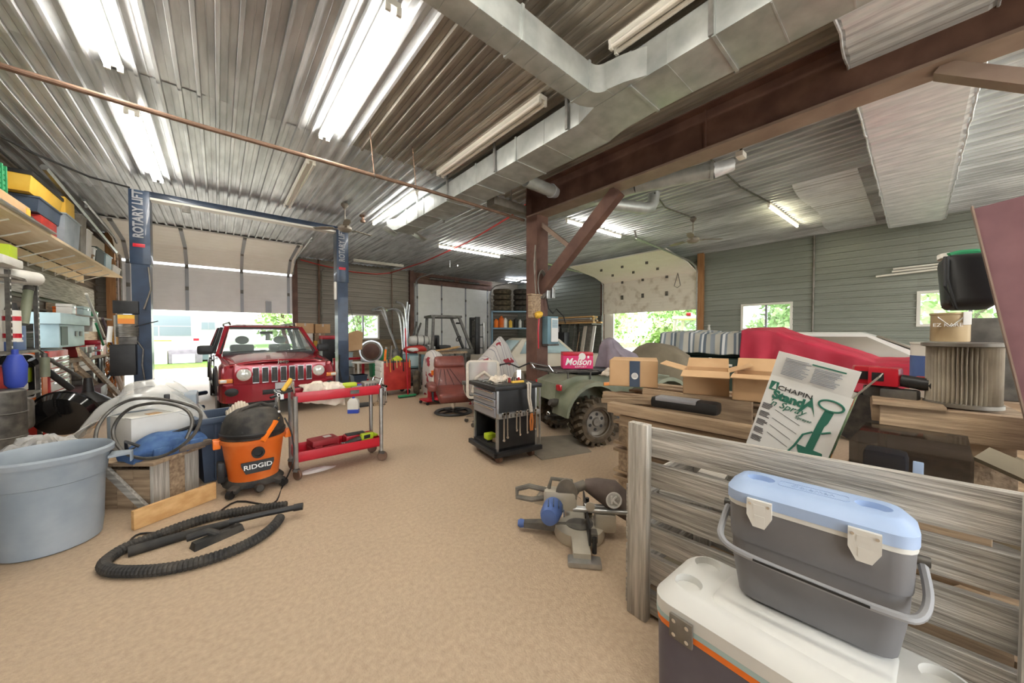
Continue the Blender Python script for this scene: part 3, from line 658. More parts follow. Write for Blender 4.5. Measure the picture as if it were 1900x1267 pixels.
def tree(name, label, x, y, h, rx, seed, m, group=None, n=900):
    random.seed(seed)
    t = thing(name, label, 'tree' if h > 3 else 'bush', (x, y, -.02), 0, group)
    tr = B().tube([(0, 0, 0), (.1, .05, h*.4), (.05, 0, h*.75)], [.16, .11, .05], 7)
    for k in range(5):
        a = random.random()*6.28; tr.tube([(.08, .03, h*(.3+.08*k)), (rx*.6*math.cos(a), rx*.6*math.sin(a), h*(.5+.09*k))], [.05, .02], 5)
    tr.out('trunk', 'bark', t)
    b = B()
    lobes = [(random.uniform(-.55, .55)*rx, random.uniform(-.55, .55)*rx, random.uniform(.35, .85)*h, random.uniform(.35, .6)*rx) for _ in range(11)]
    for i in range(n):
        cx, cy, cz, r = random.choice(lobes); d = Vector((random.gauss(0, 1), random.gauss(0, 1), random.gauss(0, .8))).normalized()*r*random.uniform(.75, 1.05)
        p = Vector((cx, cy, cz))+d; s = random.uniform(.13, .26)
        u = Vector((random.gauss(0, 1), random.gauss(0, 1), random.gauss(0, 1))).normalized(); v = u.cross(d).normalized()*s*.55; u = u*s
        b.quad(p-u, p+v, p+u, p-v)
    b.out('foliage', m, t, smooth=0, kind='stuff')
    return t
tree('tree', 'small round green tree left of the right lift post, seen through the left door', 3.75, 31.5, 4.6, 1.6, 3, 'leaf_pale')
tree('tree', 'pale yellow-green tree just outside the right garage door', 21.0, 13.8, 4.6, 2.3, 4, 'leaf_pale', 'trees outside the right door')
tree('tree', 'tall pale tree at the left edge of the right door opening', 28, 18.5, 6.5, 3.0, 5, 'leaf_pale', 'trees outside the right door')
tree('tree', 'darker green tree filling the middle of the right door opening', 26.0, 11.0, 6.0, 3.2, 6, 'leaf', 'trees outside the right door', 1500)
tree('tree', 'darker green tree farthest to the right behind the parked machine', 33.0, 14.5, 7.5, 3.0, 7, 'leaf', 'trees outside the right door', 1500)
tree('bush', 'pale bush below the trees in the right door opening', 19.8, 9.6, 2.3, 1.5, 8, 'leaf_pale', 'trees outside the right door')
tree('tree', 'green tree outside the window nearest the right door', 27, 5.3, 5, 2.2, 9, 'leaf', 'trees outside the windows')
tree('tree', 'pale tree outside the farthest right window', 24, -1.6, 5, 2.6, 10, 'leaf_pale', 'trees outside the windows')
tree('tree', 'green tree outside the back wall window', 8, 27, 5, 2.4, 12, 'leaf', 'trees outside the windows')
tree('bush', 'long pale hedge far behind the right garage door', 36.5, 25, 5, 5.5, 13, 'leaf_pale', None, 1800)
mc = thing('parked_machine', 'pale yellow-framed tractor cab standing outside the right garage door', 'tractor', (17.2, 6.9, 0), 8)
for x, y in ((-.7, -.8), (.7, -.8), (-.7, .8), (.7, .8)): B().bar((x, y, .8), (x*.85, y*.75, 2.3), .1, .1).out('cab_post', 'mesh_beige' if y > 0 else 'rv_white', mc)
bx('cab_roof', 'rv_white', mc, -.7, .7, -.75, .75, 2.3, 2.45, .05); bx('cab_base', 'yellow', mc, -.8, .8, -.9, .9, .5, .85, .05); bx('pane', 'pane', mc, -.66, -.64, -.6, .6, .9, 2.25)
for y in (-.8, .8):
    for x in (-.6, .9): B().cyl((x, y-.15, .45), (x, y+.15, .45), .45, n=20).out('wheel', 'rubber', mc)
bx('beacon', 'tail_red', mc, -.75, -.45, -.1, .1, 2.45, 2.6, .03)
# ================================================================ TWO-POST LIFT
lf = thing('two_post_lift', 'dark blue two-post car lift with overhead crossbeam', 'car lift', (.7, 10.1, 0))
def lpost(x, s):
    p = B()
    p.box(x-.13, x+.13, -.03, .0, .02, 4.4); p.box(x-.13, x-.10, 0, .3, .02, 4.4); p.box(x+.10, x+.13, 0, .3, .02, 4.4)
    o = p.out('post', 'lift_blue', lf)
    bx('cover', 'lift_blue', o, x-.145, x+.145, -.05, .31, 3.0, 4.46, .006); bx('base_plate', 'lift_blue', o, x-.3, x+.3, -.3, .4, 0, .03)
    bx('carriage', 'black', o, x-.09, x+.09, .02, .32, .12, .75, .01)
    text('ROTARY LIFT', .2, 'ink_grey', o, (x-.015, -.056, 3.98), (PI/2, -PI/2, 0), .003, bold=.006, sx=.78 if s < 0 else .72)
    bx('badge', 'red', o, x-.1, x+.07, -.058, -.05, 3.33, 3.40, .004)
lpost(-1.86, -1); lpost(1.88, 1)
bx('crossbeam', 'lift_blue', lf, -1.8, 1.8, .05, .22, 4.38, 4.5, .004); bx('crossbeam_liner', 'white_metal', lf, -1.75, 1.75, .02, .25, 4.33, 4.375)
bx('limit_switch', 'dark_steel', lf, -1.25, -1.12, .0, .1, 4.2, 4.33)
for s in (-1, 1):
    B().tube([(s*1.78, .1, .18), (s*1.3, -.65, .16), (s*.95, -.95, .15)], .05, 8).out('arm', 'lift_blue', lf); B().tube([(s*1.78, .2, .18), (s*1.3, .95, .16), (s*.95, 1.35, .15)], .05, 8).out('arm', 'lift_blue', lf)
B().tube([(-1.75, -.06, 2.95), (-1.72, -.08, 2.5), (-1.82, -.1, 2.1)], .014, 6).out('power_cable', 'steel_old', lf)
B().tube([(1.77, -.06, 1.05), (1.74, -.12, .7), (1.8, -.1, .35)], .02, 6).out('arm_hose', 'black', lf)
pu = thing('lift_power_unit', 'grey motor and black oil tank with an orange label on the left lift post', 'motor', (-1.33, 10.0, 0))
bx('switch_box', 'black', pu, -.2, .14, -.04, .14, 2.0, 2.25, .01)
B().cyl((-.02, 0, 1.98), (-.02, 0, 1.55), .15, n=20).out('motor', 'steel_old', pu)
for k in range(6): B().lathe([(.15, 0), (.165, .006), (.15, .012)], (-.02, 0, 1.58+.03*k), n=20).out('cooling_rib', 'steel_old', pu)
bx('label', 'amber', pu, -.12, .1, -.162, -.15, 1.8, 1.96); bx('label_header', 'yellow', pu, -.12, .1, -.164, -.15, 1.9, 1.97)
bx('pump_block', 'dark_steel', pu, -.12, .12, -.1, .1, 1.4, 1.55, .01); bx('oil_tank', 'black', pu, -.24, .1, -.12, .14, .8, 1.4, .02)
B().tube([(.1, -.06, 1.5), (.2, -.1, 1.3), (.18, -.1, 1.0), (.22, -.1, .6), (.2, 0, .1)], .014, 6).out('hose', 'dark_steel', pu); B().bar((.1, -.12, 1.75), (.42, -.2, 1.86), .025, .015).out('release_lever', 'black', pu)
B().cyl((-.22, -.1, 1.75), (-.24, -.12, 1.45), .035).out('work_light', 'white_plastic', pu)
bx('hanging_reel', 'white_plastic', None, 2.36, 2.42, 10.02, 10.12, 2.52, 3.0, .03, label='small white oval box on the inner side of the right lift post', cat='box')
# ================================================================ RED SUV
jp = thing('suv', 'dark red boxy SUV with round headlights parked on the lift', 'car', (.985, 8.28, 0), 2.6)
def ring(y, w, zb, zt, cr=.03):
    P = [(-w*.9, zb), (-w*.985, zb+.1), (-w, zb+(zt-zb)*.45), (-w*.985, zt-.09), (-w*.93, zt-.015), (-w*.6, zt+cr*.7), (0, zt+cr)]
    P = P+[(-x, z) for x, z in P[-2::-1]]
    return [(x, y, z) for x, z in P]
B().loft([ring(.0, .93, .5, .97, .01), ring(.06, .965, .44, 1.02, .02), ring(.5, .99, .42, 1.07), ring(1.0, 1.0, .42, 1.11), ring(1.38, 1.0, .42, 1.15), ring(3, 1.0, .42, 1.17, 0), ring(4.6, 1.0, .42, 1.17, 0), ring(4.95, .95, .5, 1.15, 0)]).out('body', 'jeep_red', jp)
hd = B().grid(lambda u, v: ((u-.5)*1.66*(1+.06*v), .02+1.3*v, 1.0+.045*math.sin(PI*u)+.125*v**.8+.02*(1 if .14 < u < .86 else 0)), 14, 8).out('hood', 'jeep_red', jp, thick=.02)
bx('cowl', 'black', jp, -.86, .86, 1.28, 1.5, 1.13, 1.19, .01)
gf = bx('grille_panel', 'jeep_red', jp, -.79, .79, -.05, .08, .63, 1.02, .03)
for k in range(7):
    x = -.45+.15*k; fr = B()
    fr.box(x-.052, x+.052, -.066, -.045, .655, .675, .004); fr.box(x-.052, x+.052, -.066, -.045, .945, .965, .004); fr.box(x-.052, x-.045, -.066, -.045, .66, .96, .003); fr.box(x+.045, x+.052, -.066, -.045, .66, .96, .003)
    o = fr.out('grille_slot', 'alu', jp); bx('slot_insert', 'black', o, x-.045, x+.045, -.058, -.045, .675, .945)
    for q in range(3): bx('insert_bar', 'dark_steel', o, x-.025+.02*q, x-.018+.02*q, -.062, -.055, .68, .94)
for s in (-1, 1):
    h = B().lathe([(.128, .0), (.135, .03), (.12, .035)], (s*.63, -.04, .835), axis=(0, -1, 0), n=28).out('headlight', 'jeep_red', jp)
    B().lathe([(.115, .02), (.112, .035), (.09, .055), (.05, .066), (.005, .07)], (s*.63, -.04, .835), axis=(0, -1, 0), n=28).out('lens', 'lamp_glass', h)
    t = bx('turn_signal', 'amber', jp, s*.89-.1, s*.89+.1, -.03, .06, .69, .77, .02); bx('reflector', 'lamp_glass', t, s*.93-.05, s*.93+.05, -.035, .0, .70, .76, .01)
    B().lathe([(.1, 0), (.1, .012), (.09, .016)], (s*.82, -.145, .535), axis=(0, -1, 0), n=22, sy=.75).out('fog_recess', 'black', jp)
bp = B(); bp.loft([[(x*1.0, y, z) for x, y, z in ((-1.0, .3, .36), (-1.0, .3, .62), (-.97, .02, .66), (-.97, .02, .34))], [(-.92, .3, .36), (-.92, .3, .62), (-.9, -.1, .655), (-.9, -.1, .33)], [(-.6, .3, .36), (-.6, .3, .62), (-.6, -.15, .65), (-.6, -.15, .32)], [(.6, .3, .36), (.6, .3, .62), (.6, -.15, .65), (.6, -.15, .32)], [(.92, .3, .36), (.92, .3, .62), (.9, -.1, .655), (.9, -.1, .33)], [(1.0, .3, .36), (1.0, .3, .62), (.97, .02, .66), (.97, .02, .34)]])
bp.out('bumper', 'jeep_red', jp); bx('air_intake', 'black', jp, -.36, .36, -.165, -.14, .44, .53, .01); bx('skid_lip', 'black', jp, -.85, .85, -.1, .3, .26, .345, .02)
bx('licence_plate', 'alu', jp, -.16, .16, -.175, -.155, .53, .65)
text('Jeep', .11, 'chrome', jp, (0, -.03, 1.055), (RD(60), 0, 0), .006, bold=.002)
# greenhouse
BASE = [(-.93, 1.36), (.93, 1.36), (.95, 4.75), (-.95, 4.75)]; ROOF = [(-.74, 2.12), (.74, 2.12), (.76, 4.55), (-.76, 4.55)]; zb, zr = 1.15, 1.76
for a, c in ((0, 0), (1, 1), (2, 2), (3, 3)):
    B().bar((BASE[a][0], BASE[a][1], zb), (ROOF[c][0], ROOF[c][1], zr), .1, .07, (0, 1, 0)).out('pillar', 'jeep_red', jp)
for s in (-1, 1):
    B().bar((s*.945, 2.75, zb), (s*.77, 2.85, zr), .1, .05, (0, 1, 0)).out('pillar', 'black', jp); B().bar((s*.95, 3.75, zb), (s*.77, 3.7, zr), .1, .05, (0, 1, 0)).out('pillar', 'black', jp)
    B().quad((s*.93, 1.5, zb), (s*.95, 4.7, zb), (s*.765, 4.5, zr), (s*.75, 2.2, zr)).out('side_window', 'windshield', jp, thick=.008)
    rl = B().tube([(s*.66, 2.35, 1.83), (s*.67, 2.45, 1.88), (s*.68, 4.3, 1.88), (s*.67, 4.4, 1.83)], .022, 8).out('roof_rail', 'dark_steel', jp)
    m_ = B(); m_.box(s*1.13-.13, s*1.13+.13, 1.5, 1.66, 1.17, 1.36, .05); m_.out('mirror', 'black', jp); B().bar((s*.93, 1.58, 1.2), (s*1.05, 1.58, 1.22), .07, .05).out('mirror_arm', 'black', jp)
B().loft([[(-.74, 2.08, 1.73), (.74, 2.08, 1.73), (.76, 4.6, 1.73), (-.76, 4.6, 1.73)], [(-.73, 2.12, 1.79), (.73, 2.12, 1.79), (.74, 4.56, 1.8), (-.74, 4.56, 1.8)], [(-.55, 2.3, 1.835), (.55, 2.3, 1.835), (.55, 4.4, 1.84), (-.55, 4.4, 1.84)]]).out('roof', 'jeep_red', jp)
B().quad((-.88, 1.4, 1.16), (.88, 1.4, 1.16), (.70, 2.1, 1.735), (-.70, 2.1, 1.735)).out('windshield', 'windshield', jp, thick=.01)
B().tube([(-.9, 1.36, 1.17), (-.71, 2.1, 1.745), (.71, 2.1, 1.745), (.9, 1.36, 1.17)], .028, 6).out('windshield_seal', 'black', jp)
B().quad((-.9, 4.76, 1.2), (.9, 4.76, 1.2), (.72, 4.58, 1.72), (-.72, 4.58, 1.72)).out('rear_window', 'windshield', jp, thick=.008)
for x0, x1 in ((-.75, -.1), (.1, .72)): B().bar((x0, 1.36, 1.2), (x1, 1.42, 1.235), .018, .02).out('wiper', 'black', jp)
bx('dashboard', 'black', jp, -.84, .84, 1.5, 1.8, 1.15, 1.22, .03)
for s in (-1, 1):
    st = bx('seat', 'black', jp, s*.4-.24, s*.4+.24, 2.7, 2.95, 1.15, 1.34, .06); hr = B().lathe([(.1, -.06), (.13, -.055), (.13, .055), (.1, .06)], (s*.4, 2.83, 1.45), axis=(0, 1, 0), n=20, sx=1.05, sy=.8)
    hr.out('headrest', 'black', st)
B().tube([(.4+.17*math.cos(a*PI/8), 1.98+.06*math.sin(a*PI/8), 1.2+.13*math.sin(a*PI/8)) for a in range(16)], .016, 6, closed=True).out('steering_wheel', 'black', jp)
bx('rear_mirror', 'black', jp, -.13, .13, 1.98, 2.02, 1.6, 1.67, .02); bx('air_freshener', 'dark_steel', jp, -.02, .07, 2.0, 2.02, 1.45, 1.6)
def wheel_mesh(r, w, n=28):
    t = B().lathe([(r*.62, -w*.42), (r*.72, -w*.5), (r*.88, -w*.47), (r*.97, -w*.36), (r, -w*.2), (r, w*.2), (r*.97, w*.36), (r*.88, w*.47), (r*.72, w*.5), (r*.62, w*.42), (r*.58, w*.2), (r*.58, -w*.2), (r*.62, -w*.42)], n=n, cap=False)
    R2 = None
    return t
for s in (-1, 1):
    for y in (.95, 3.9):
        tw = wheel_mesh(.41, .27); tw.T = Matrix(); o = tw.out('tire', 'rubber', jp, loc=(s*.84, y, .41), rot=(0, PI/2, 0))
        B().lathe([(.25, -.06), (.25, .08), (.2, .1), (.06, .07), (.05, .11), (.01, .11)], n=24).out('rim', 'alu', o, rot=(0 if s > 0 else PI, 0, 0))
        B().tube([(s*.985, y+.5*math.cos(a*PI/12), .42+.5*math.sin(a*PI/12)) for a in range(13)], .045, 6).out('wheel_arch', 'black', jp)
        B().cyl((s*.96, y, .42), (s*.995, y, .42), .46, n=24).out('arch_liner', 'black', jp)
    bx('sill', 'black', jp, s*.96-.03, s*.96+.03, 1.4, 3.4, .36, .46, .01)
    for y in (2.15, 3.2): bx('door_handle', 'black', jp, s*1.0-.02, s*1.0+.02, y, y+.2, .98, 1.02, .01)
    bx('door_gap', 'black', jp, s*.992-.01, s*.992+.01, 1.62, 1.63, .5, 1.15); bx('door_gap', 'black', jp, s*.994-.01, s*.994+.01, 2.8, 2.81, .5, 1.15)
# ================================================================ LEFT FOREGROUND
tb = thing('round_tub', 'large round grey plastic tub at the left edge of the floor', 'tub', (-.99, 4.27, 0))
B().lathe([(.235, .0), (.25, .01), (.262, .12), (.275, .5), (.285, .505), (.30, .66), (.325, .665), (.328, .70), (.315, .715), (.298, .69), (.275, .5), (.25, .05), (.02, .03)], n=48).out('wall', 'tub_grey', tb)
B().prism([(.30, -.07), (.42, -.03), (.42, .05), (.30, .09)], .6, .62).prism([(.415, -.03), (.425, -.03), (.425, .05), (.415, .05)], .54, .62).out('grip', 'tub_grey', tb)
bx('dark_tote', 'tote_blue', None, -1.75, -1.36, 4.45, 4.95, 0, .62, .03, label='dark storage tub at the left edge behind the round grey tub', cat='tub')
def crumple(cx, cy, z0, rx, ry, h, seed, n=26, amp=.10):
    def f(u, v):
        a = 2*PI*u; r = 1-v; q = Vector((math.cos(a)*r*2, math.sin(a)*r*2, seed))
        k = noise.noise(q*1.7)*.6+noise.noise(q*4)*.4
        p = Vector((cx+rx*r*math.cos(a)*(1+.15*k), cy+ry*r*math.sin(a)*(1+.15*k), z0+h*(1-r**2.2)+amp*k))
        return (p.x, p.y, max(p.z, z0))
    return B().grid(f, n*2, n)
crumple(-1.2, 4.95, .35, .42, .34, .36, 3).out('clear_bag', 'film', None, smooth=15, label='crumpled clear plastic bag behind the round grey tub', cat='plastic bag')
crumple(-1.22, 4.93, .36, .3, .22, .26, 5).out('dark_liner', 'tote_blue', None, smooth=15, label='grey-blue plastic bundle inside the clear bag at the left edge', cat='plastic bundle')
bx('support_box', 'tote_blue', None, -1.55, -.92, 4.68, 5.2, 0, .36, .02, label='low dark box under the crumpled clear bag', cat='box')
# wooden crate stool
cr = thing('wooden_crate', 'old rough wooden crate stool under the blue tool bag', 'crate', (-.47, 4.5, 0), 50)
for k in range(3): bx('side_board', 'wood_grey_z' if k != 1 else 'wood_old', cr, .155*k, .155*k+.15, 0, .03, 0, .40)
for k in range(3): bx('side_board', 'wood_old', cr, 0, .03, .035+.15*k, .18+.15*k, .0, .36)
for k in range(3): bx('side_board', 'wood_old', cr, .155*k, .155*k+.15, .46, .49, 0, .40)
for k in range(3): bx('side_board', 'wood_old', cr, .44, .47, .035+.145*k, .175+.145*k, .0, .40)
for k in range(3): bx('top_board', 'wood_old', cr, -.03, .51, -.03+.18*k, .145+.18*k, .405, .435)
B().bar((-.02, .43, .40), (-.03, .02, .0), .06, .03, (1, 0, 0)).out('diagonal_board', 'wood_grey', cr)
bx('wood_block', 'wood_new', None, -.86, -.74, 4.8, 4.92, 0, .16, label='small yellow wood block on the floor beside the wooden crate', cat='wood block')
# white box, tool bag, film, cable
wx = thing('white_carton', 'plain white carton on the wooden crate behind the blue tool bag', 'carton', (-.5, 5.02, .44), 28)
bx('carton', 'card_white', wx, -.2, .26, -.06, .34, 0, .34, .004); bx('lid_flap', 'card_white', wx, -.2, .26, -.062, .06, .342, .348); bx('label', 'cardboard', wx, -.05, .05, -.02, .08, .349, .353)
tg = thing('tool_bag', 'open blue denim tool bag lying on the wooden crate', 'tool bag', (-.40, 4.78, .437), 32)
b = B(); rr = []
for i in range(15):
    t = i/14; x = -.3+.58*t; h = .1+.09*math.sin(PI*min(1, t*1.15))+.05*t; w = .1+.05*math.sin(PI*t)
    rr.append([(x+.02*noise.noise(Vector((i, j, 1))), w*math.cos(a)*(1.1), .0+h*(.5+.5*math.sin(a)) if math.sin(a) > -.6 else 0) for j, a in enumerate([2*PI*q/18 for q in range(18)])])
b.loft(rr).jitter(.03, 8, 2).out('bag_body', 'denim', tg)
B().tube([(-.28, -.02, .1), (-.1, -.04, .17), (.1, -.05, .2), (.28, -.03, .22)], .016, 6).out('zip_edge', 'black', tg)
for k in range(3): bx('pocket', 'denim', tg, -.18+.14*k, -.06+.14*k, -.165, -.12, .015, .1, .02)
b = B(); b.box(.0, .3, -.17, .1, .0, .06, .025); b.jitter(.012, 12).out('bag_base', 'brown_fabric', tg); B().tube([(-.28, .02, .1), (-.31, -.03, .2), (-.24, -.08, .14)], .014, 6).out('strap', 'black', tg)
cb = B()
loop = [at(u, v, Y=4.62) for u, v in [(182, 832), (178, 800), (190, 775), (215, 755), (250, 742), (300, 740), (350, 747), (374, 758), (368, 785), (345, 810), (310, 832), (270, 842), (232, 838), (210, 820), (205, 800), (220, 775), (250, 755), (300, 745), (345, 752), (360, 772), (350, 800)]]
def smoothpath(P, k=4):
    P = [Vector(p) for p in P]; out = []
    for i in range(len(P)-1):
        a = P[max(i-1, 0)]; b_ = P[i]; c = P[i+1]; d = P[min(i+2, len(P)-1)]
        for j in range(k):
            t = j/k; out.append(.5*((2*b_)+(c-a)*t+(2*a-5*b_+4*c-d)*t*t+(3*b_-a-3*c+d)*t**3))
    return out+[P[-1]]
for i, p in enumerate(loop): p.y += -.10+.22*math.sin(i*.55)
cb.tube(smoothpath(loop), .014, 7).out('cable_loop', 'dark_steel', None, label='thick grey cable looped over the white carton and tool bag', cat='cable')
bx('cable_clip', 'black', None, *[c for c in (-.40, -.36, 4.60, 4.64, .965, 1.03)], .008, label='black plug clip on top of the cable loop', cat='cable clip')
B().grid(lambda u, v: ((lambda p: (p.x, p.y, p.z))(Vector((-1.06+1.0*u+.1*(1-v)*(u-.5), 5.05+.75*v+.04*math.sin(9*u), .44+(.62*math.sin(PI*min(1, u*1.02+.02))**.6)*(1-.35*(1-v)**3)-.0*v))+noise.noise_vector(Vector((u*5, v*5, 2)))*.06)), 40, 24).out('plastic_film', 'film', None, smooth=15, label='sheet of clear plastic draped behind the white carton', cat='plastic sheet', thick=.002)
bx('film_stand', 'tub_grey', None, -.9, -.2, 5.45, 5.9, 0, .9, .03, label='grey bin hidden under the clear plastic sheet', cat='bin')
# blue tote
tt = thing('blue_tote', 'tall slate-blue plastic storage tote behind the orange vacuum', 'tote', (.02, 5.17, 0), 12)
B().loft([[(-.2, -.2, 0), (.22, -.2, 0), (.22, .25, 0), (-.2, .25, 0)], [(-.235, -.235, .68), (.255, -.235, .68), (.255, .285, .68), (-.235, .285, .68)], [(-.225, -.225, .68), (.245, -.225, .68), (.245, .275, .68), (-.225, .275, .68)], [(-.19, -.19, .02), (.21, -.19, .02), (.21, .24, .02), (-.19, .24, .02)]]).out('bin', 'tote_blue', tt)
rim = B()
for x0, x1, y0, y1 in ((-.27, .29, -.27, -.225), (-.27, .29, .275, .32), (-.27, -.225, -.27, .32), (.245, .29, -.27, .32)): rim.box(x0, x1, y0, y1, .64, .70, .008)
rim.out('rim', 'tote_blue', tt); bx('latch', 'stile_grey', tt, -.06, .02, -.285, -.265, .56, .64, .004)
for x in (-.12, .1): bx('wall_rib', 'tote_blue', tt, x, x+.02, -.245, -.205, .03, .62)
B().grid(lambda u, v: (.04+.26*u, .0+.26*v, .64+.12*math.sin(PI*u)*math.sin(PI*v)+.01*math.sin(u*60)), 30, 8).out('glove', 'rag', None, label='knitted work glove lying in the slate-blue tote', cat='glove', loc=(.02, 5.17, .02), thick=.02)
# ---------------------------------------------------------------- orange shop vacuum
va = thing('shop_vacuum', 'orange drum shop vacuum with dusty black motor head', 'vacuum', (.27, 4.52, 0), 4)
dr = B().lathe([(.19, .1), (.215, .12), (.225, .2), (.262, .50), (.285, .505), (.29, .54), (.262, .545), (.25, .5)], n=40).out('drum', 'orange', va)
B().lathe([(.272, .545), (.277, .57), (.262, .68), (.225, .765), (.15, .82), (.06, .84), (.005, .843)], n=40).out('motor_head', 'black_dusty', va)
B().lathe([(.279, .565), (.285, .575), (.285, .6), (.276, .61)], n=40, cap=False).out('head_band', 'black', va)
B().lathe([(.05, 0), (.05, .004)], (.16, -.15, .735), axis=(.55, -.6, .7), n=20, sy=.6).out('sticker', 'yellow', va)
for k in range(6): B().bar((-.12+.035*k, -.24, .62), (-.10+.03*k, -.16, .77), .014, .02).out('vent_fin', 'black_dusty', va)
B().tube([(-.22, -.1, .68), (-.1, -.08, .84), (.06, -.02, .87), (.16, .02, .82)], .018, 8).out('top_handle', 'black_dusty', va)
B().bar((.03, -.30, .53), (.16, -.22, .70), .05, .025).out('latch', 'orange_bright', va)
for s in (-1, 1): bx('drum_clip', 'orange_bright', va, s*.3-.03, s*.3+.03, -.05, .05, .46, .55, .01)
B().lathe([(.055, 0), (.055, .03), (.035, .03), (.035, .005)], (0, -.255, .42), axis=(0, -1, -.05), n=22).out('hose_port', 'black', va)
pb = B().prism([(-.135, .0), (-.10, -.085), (.10, -.085), (.135, .0), (.135, .03), (-.135, .03)], -.005, .008, 'xz').out('name_plate', 'black', va, loc=(0, -.243, .30), rot=(RD(-4), 0, 0))
text('RIDGID', .062, 'ink_white', pb, (0, -.012, -.022), UPR, .002, bold=.001, sx=1.15)
for a in range(4):
    an = PI/4+a*PI/2; c, s = math.cos(an), math.sin(an)
    ft = B().bar((c*.14, s*.14, .10), (c*.30, s*.30, .055), .1, .05, bev=.015).out('foot', 'black_dusty', va)
    B().lathe([(.04, -.02), (.04, .02)], (c*.31, s*.31, .042), axis=(-s, c, 0), n=14).out('caster', 'black', ft)
B().lathe([(.26, .07), (.2, .13), (.17, .13)], n=32, cap=False).out('base_ring', 'black_dusty', va, thick=.01)
B().lathe([(.04, 0), (.045, .06), (.03, .1)], (0, -.25, .06), axis=(0, -1, .2), n=14).out('drain_cap', 'black_dusty', va)
bx('tool_holder', 'black', va, -.3, -.24, -.06, .06, .12, .32, .02)
B().tube(smoothpath([at(528, 775, Y=4.45), at(540, 800, Y=4.42), at(545, 830, Y=4.35), at(543, 860, Y=4.2), at(525, 900, Z=.01), at(505, 935, Z=.01), at(440, 930, Z=.01), at(390, 960, Z=.01), at(320, 985, Z=.01), at(260, 990, Z=.01), at(240, 1005, Z=.01)]), .008, 6).out('power_cord', 'black', va).matrix_parent_inverse = va.matrix_basis.inverted()
# hose
HP = smoothpath([at(u, v, Z=.035) for u, v in [(532, 937), (470, 945), (400, 957), (340, 975), (280, 998), (235, 1015), (205, 1033), (192, 1048), (205, 1058), (250, 1060), (310, 1055), (370, 1042), (430, 1022), (480, 997), (508, 975), (520, 960)]], 14)
def resample(P, step):
    out = [P[0]]; acc = 0
    for a, b_ in zip(P, P[1:]):
        d = (b_-a).length
        while acc+d >= step and d > 1e-9:
            t = (step-acc)/d; a = a+(b_-a)*t; out.append(a.copy()); d = (b_-a).length; acc = 0
        acc += d
    return out
HP = resample(HP, .0085)
rs = [.0325+(.0055 if (i % 3) else 0) for i in range(len(HP))]
B().tube(HP, rs, 10).out('vacuum_hose', 'black_dusty', None, smooth=25, label='corrugated black vacuum hose bent in a long loop on the floor', cat='hose')
B().tube([at(238, 1024, Z=.03), at(345, 992, Z=.03), at(436, 968, Z=.03)], [.038, .034, .030], 12).out('extension_wand', 'black_dusty', None, label='black wand with a square-cut end lying inside the hose loop', cat='wand')
wd = B(); wd.tube([at(425, 968, Z=.09), at(490, 953, Z=.085), at(545, 942, Z=.08)], .024, 12); wd.tube([at(545, 942, Z=.08), at(562, 939, Z=.08)], .03, 12)
wd.out('extension_wand', 'black', None, label='black wand resting on the hose with its end pointing right', cat='wand')
nz = thing('floor_nozzle', 'black floor nozzle lying inside the hose loop', 'nozzle', at(405, 1000, Z=0), 22)
B().loft([[(-.16, -.045, 0), (.16, -.045, 0), (.16, .045, 0), (-.16, .045, 0)], [(-.15, -.03, .05), (.15, -.03, .05), (.15, .03, .05), (-.15, .03, .05)]]).out('head', 'black_dusty', nz); B().tube([(0, 0, .04), (-.05, .03, .08), (-.16, .08, .07)], .028, 10).out('neck', 'black_dusty', nz)
# board
p, q = at(246, 985, Z=.0), at(399, 925, Z=.0)
b = B(); b.bar(p+Vector((0, .01, .08)), q+Vector((0, .01, .08)), .04, .155).out('lumber_board', 'wood_new', None, label='new yellow two-by-six board standing on edge by the vacuum hose', cat='board')
# ================================================================ RED UTILITY CART
ct = thing('red_cart', 'two-tier red metal tool cart with chrome posts on casters', 'cart', (.63, 4.38, 0), -1)
def tray(z, h, name):
    b = B(); b.box(0, .92, 0, .4, z, z+.012)
    for a in ((0, .92, 0, .012), (0, .92, .388, .4), (0, .012, 0, .4), (.908, .92, 0, .4)): b.box(*a, z, z+h, .002)
    b.out(name, 'red', ct)
tray(.85, .11, 'top_tray'); tray(.19, .11, 'bottom_tray')
for x in (.0, .92):
    for y in (-.0, .4):
        B().cyl((x, y, .13), (x, y, .92), .024, n=10).out('post', 'steel', ct)
        ca = B().bar((x-.03, y, .12), (x+.03, y, .10), .05, .03).out('caster_fork', 'dark_steel', ct)
        B().lathe([(.055, -.016), (.06, -.01), (.06, .01), (.055, .016)], (x+.012, y, .06), axis=(.25, 1, 0) if x else (.9, .5, 0), n=18).out('caster_wheel', 'rust_pipe', ca)
bx('maker_plate', 'dark_steel', ct, .56, .66, -.006, .001, .885, .93)
B().bar((-.12, .0, .93), (-.12, .4, .93), .03, .05).out('tool_rail', 'steel', ct); B().bar((.97, .0, .9), (.97, .4, .9), .02, .05).out('tool_rail', 'steel', ct)
B().tube([(.92, .05, .95), (.95, .05, 1.03), (.95, .35, 1.03), (.92, .35, .95)], .012, 8).out('push_handle', 'chrome', ct); B().tube([(0, .05, .95), (-.02, .05, 1.06), (-.02, .2, 1.06), (0, .2, .95)], .012, 8).out('push_handle', 'chrome', ct)
def local(t, x, y, z=0): return t.matrix_basis @ Vector((x, y, z))
TC = Matrix.Translation((.63, 4.38, 0)) @ Matrix.Rotation(RD(-1), 4, 'Z')
def on(x, y, z): return TC @ Vector((x, y, z))
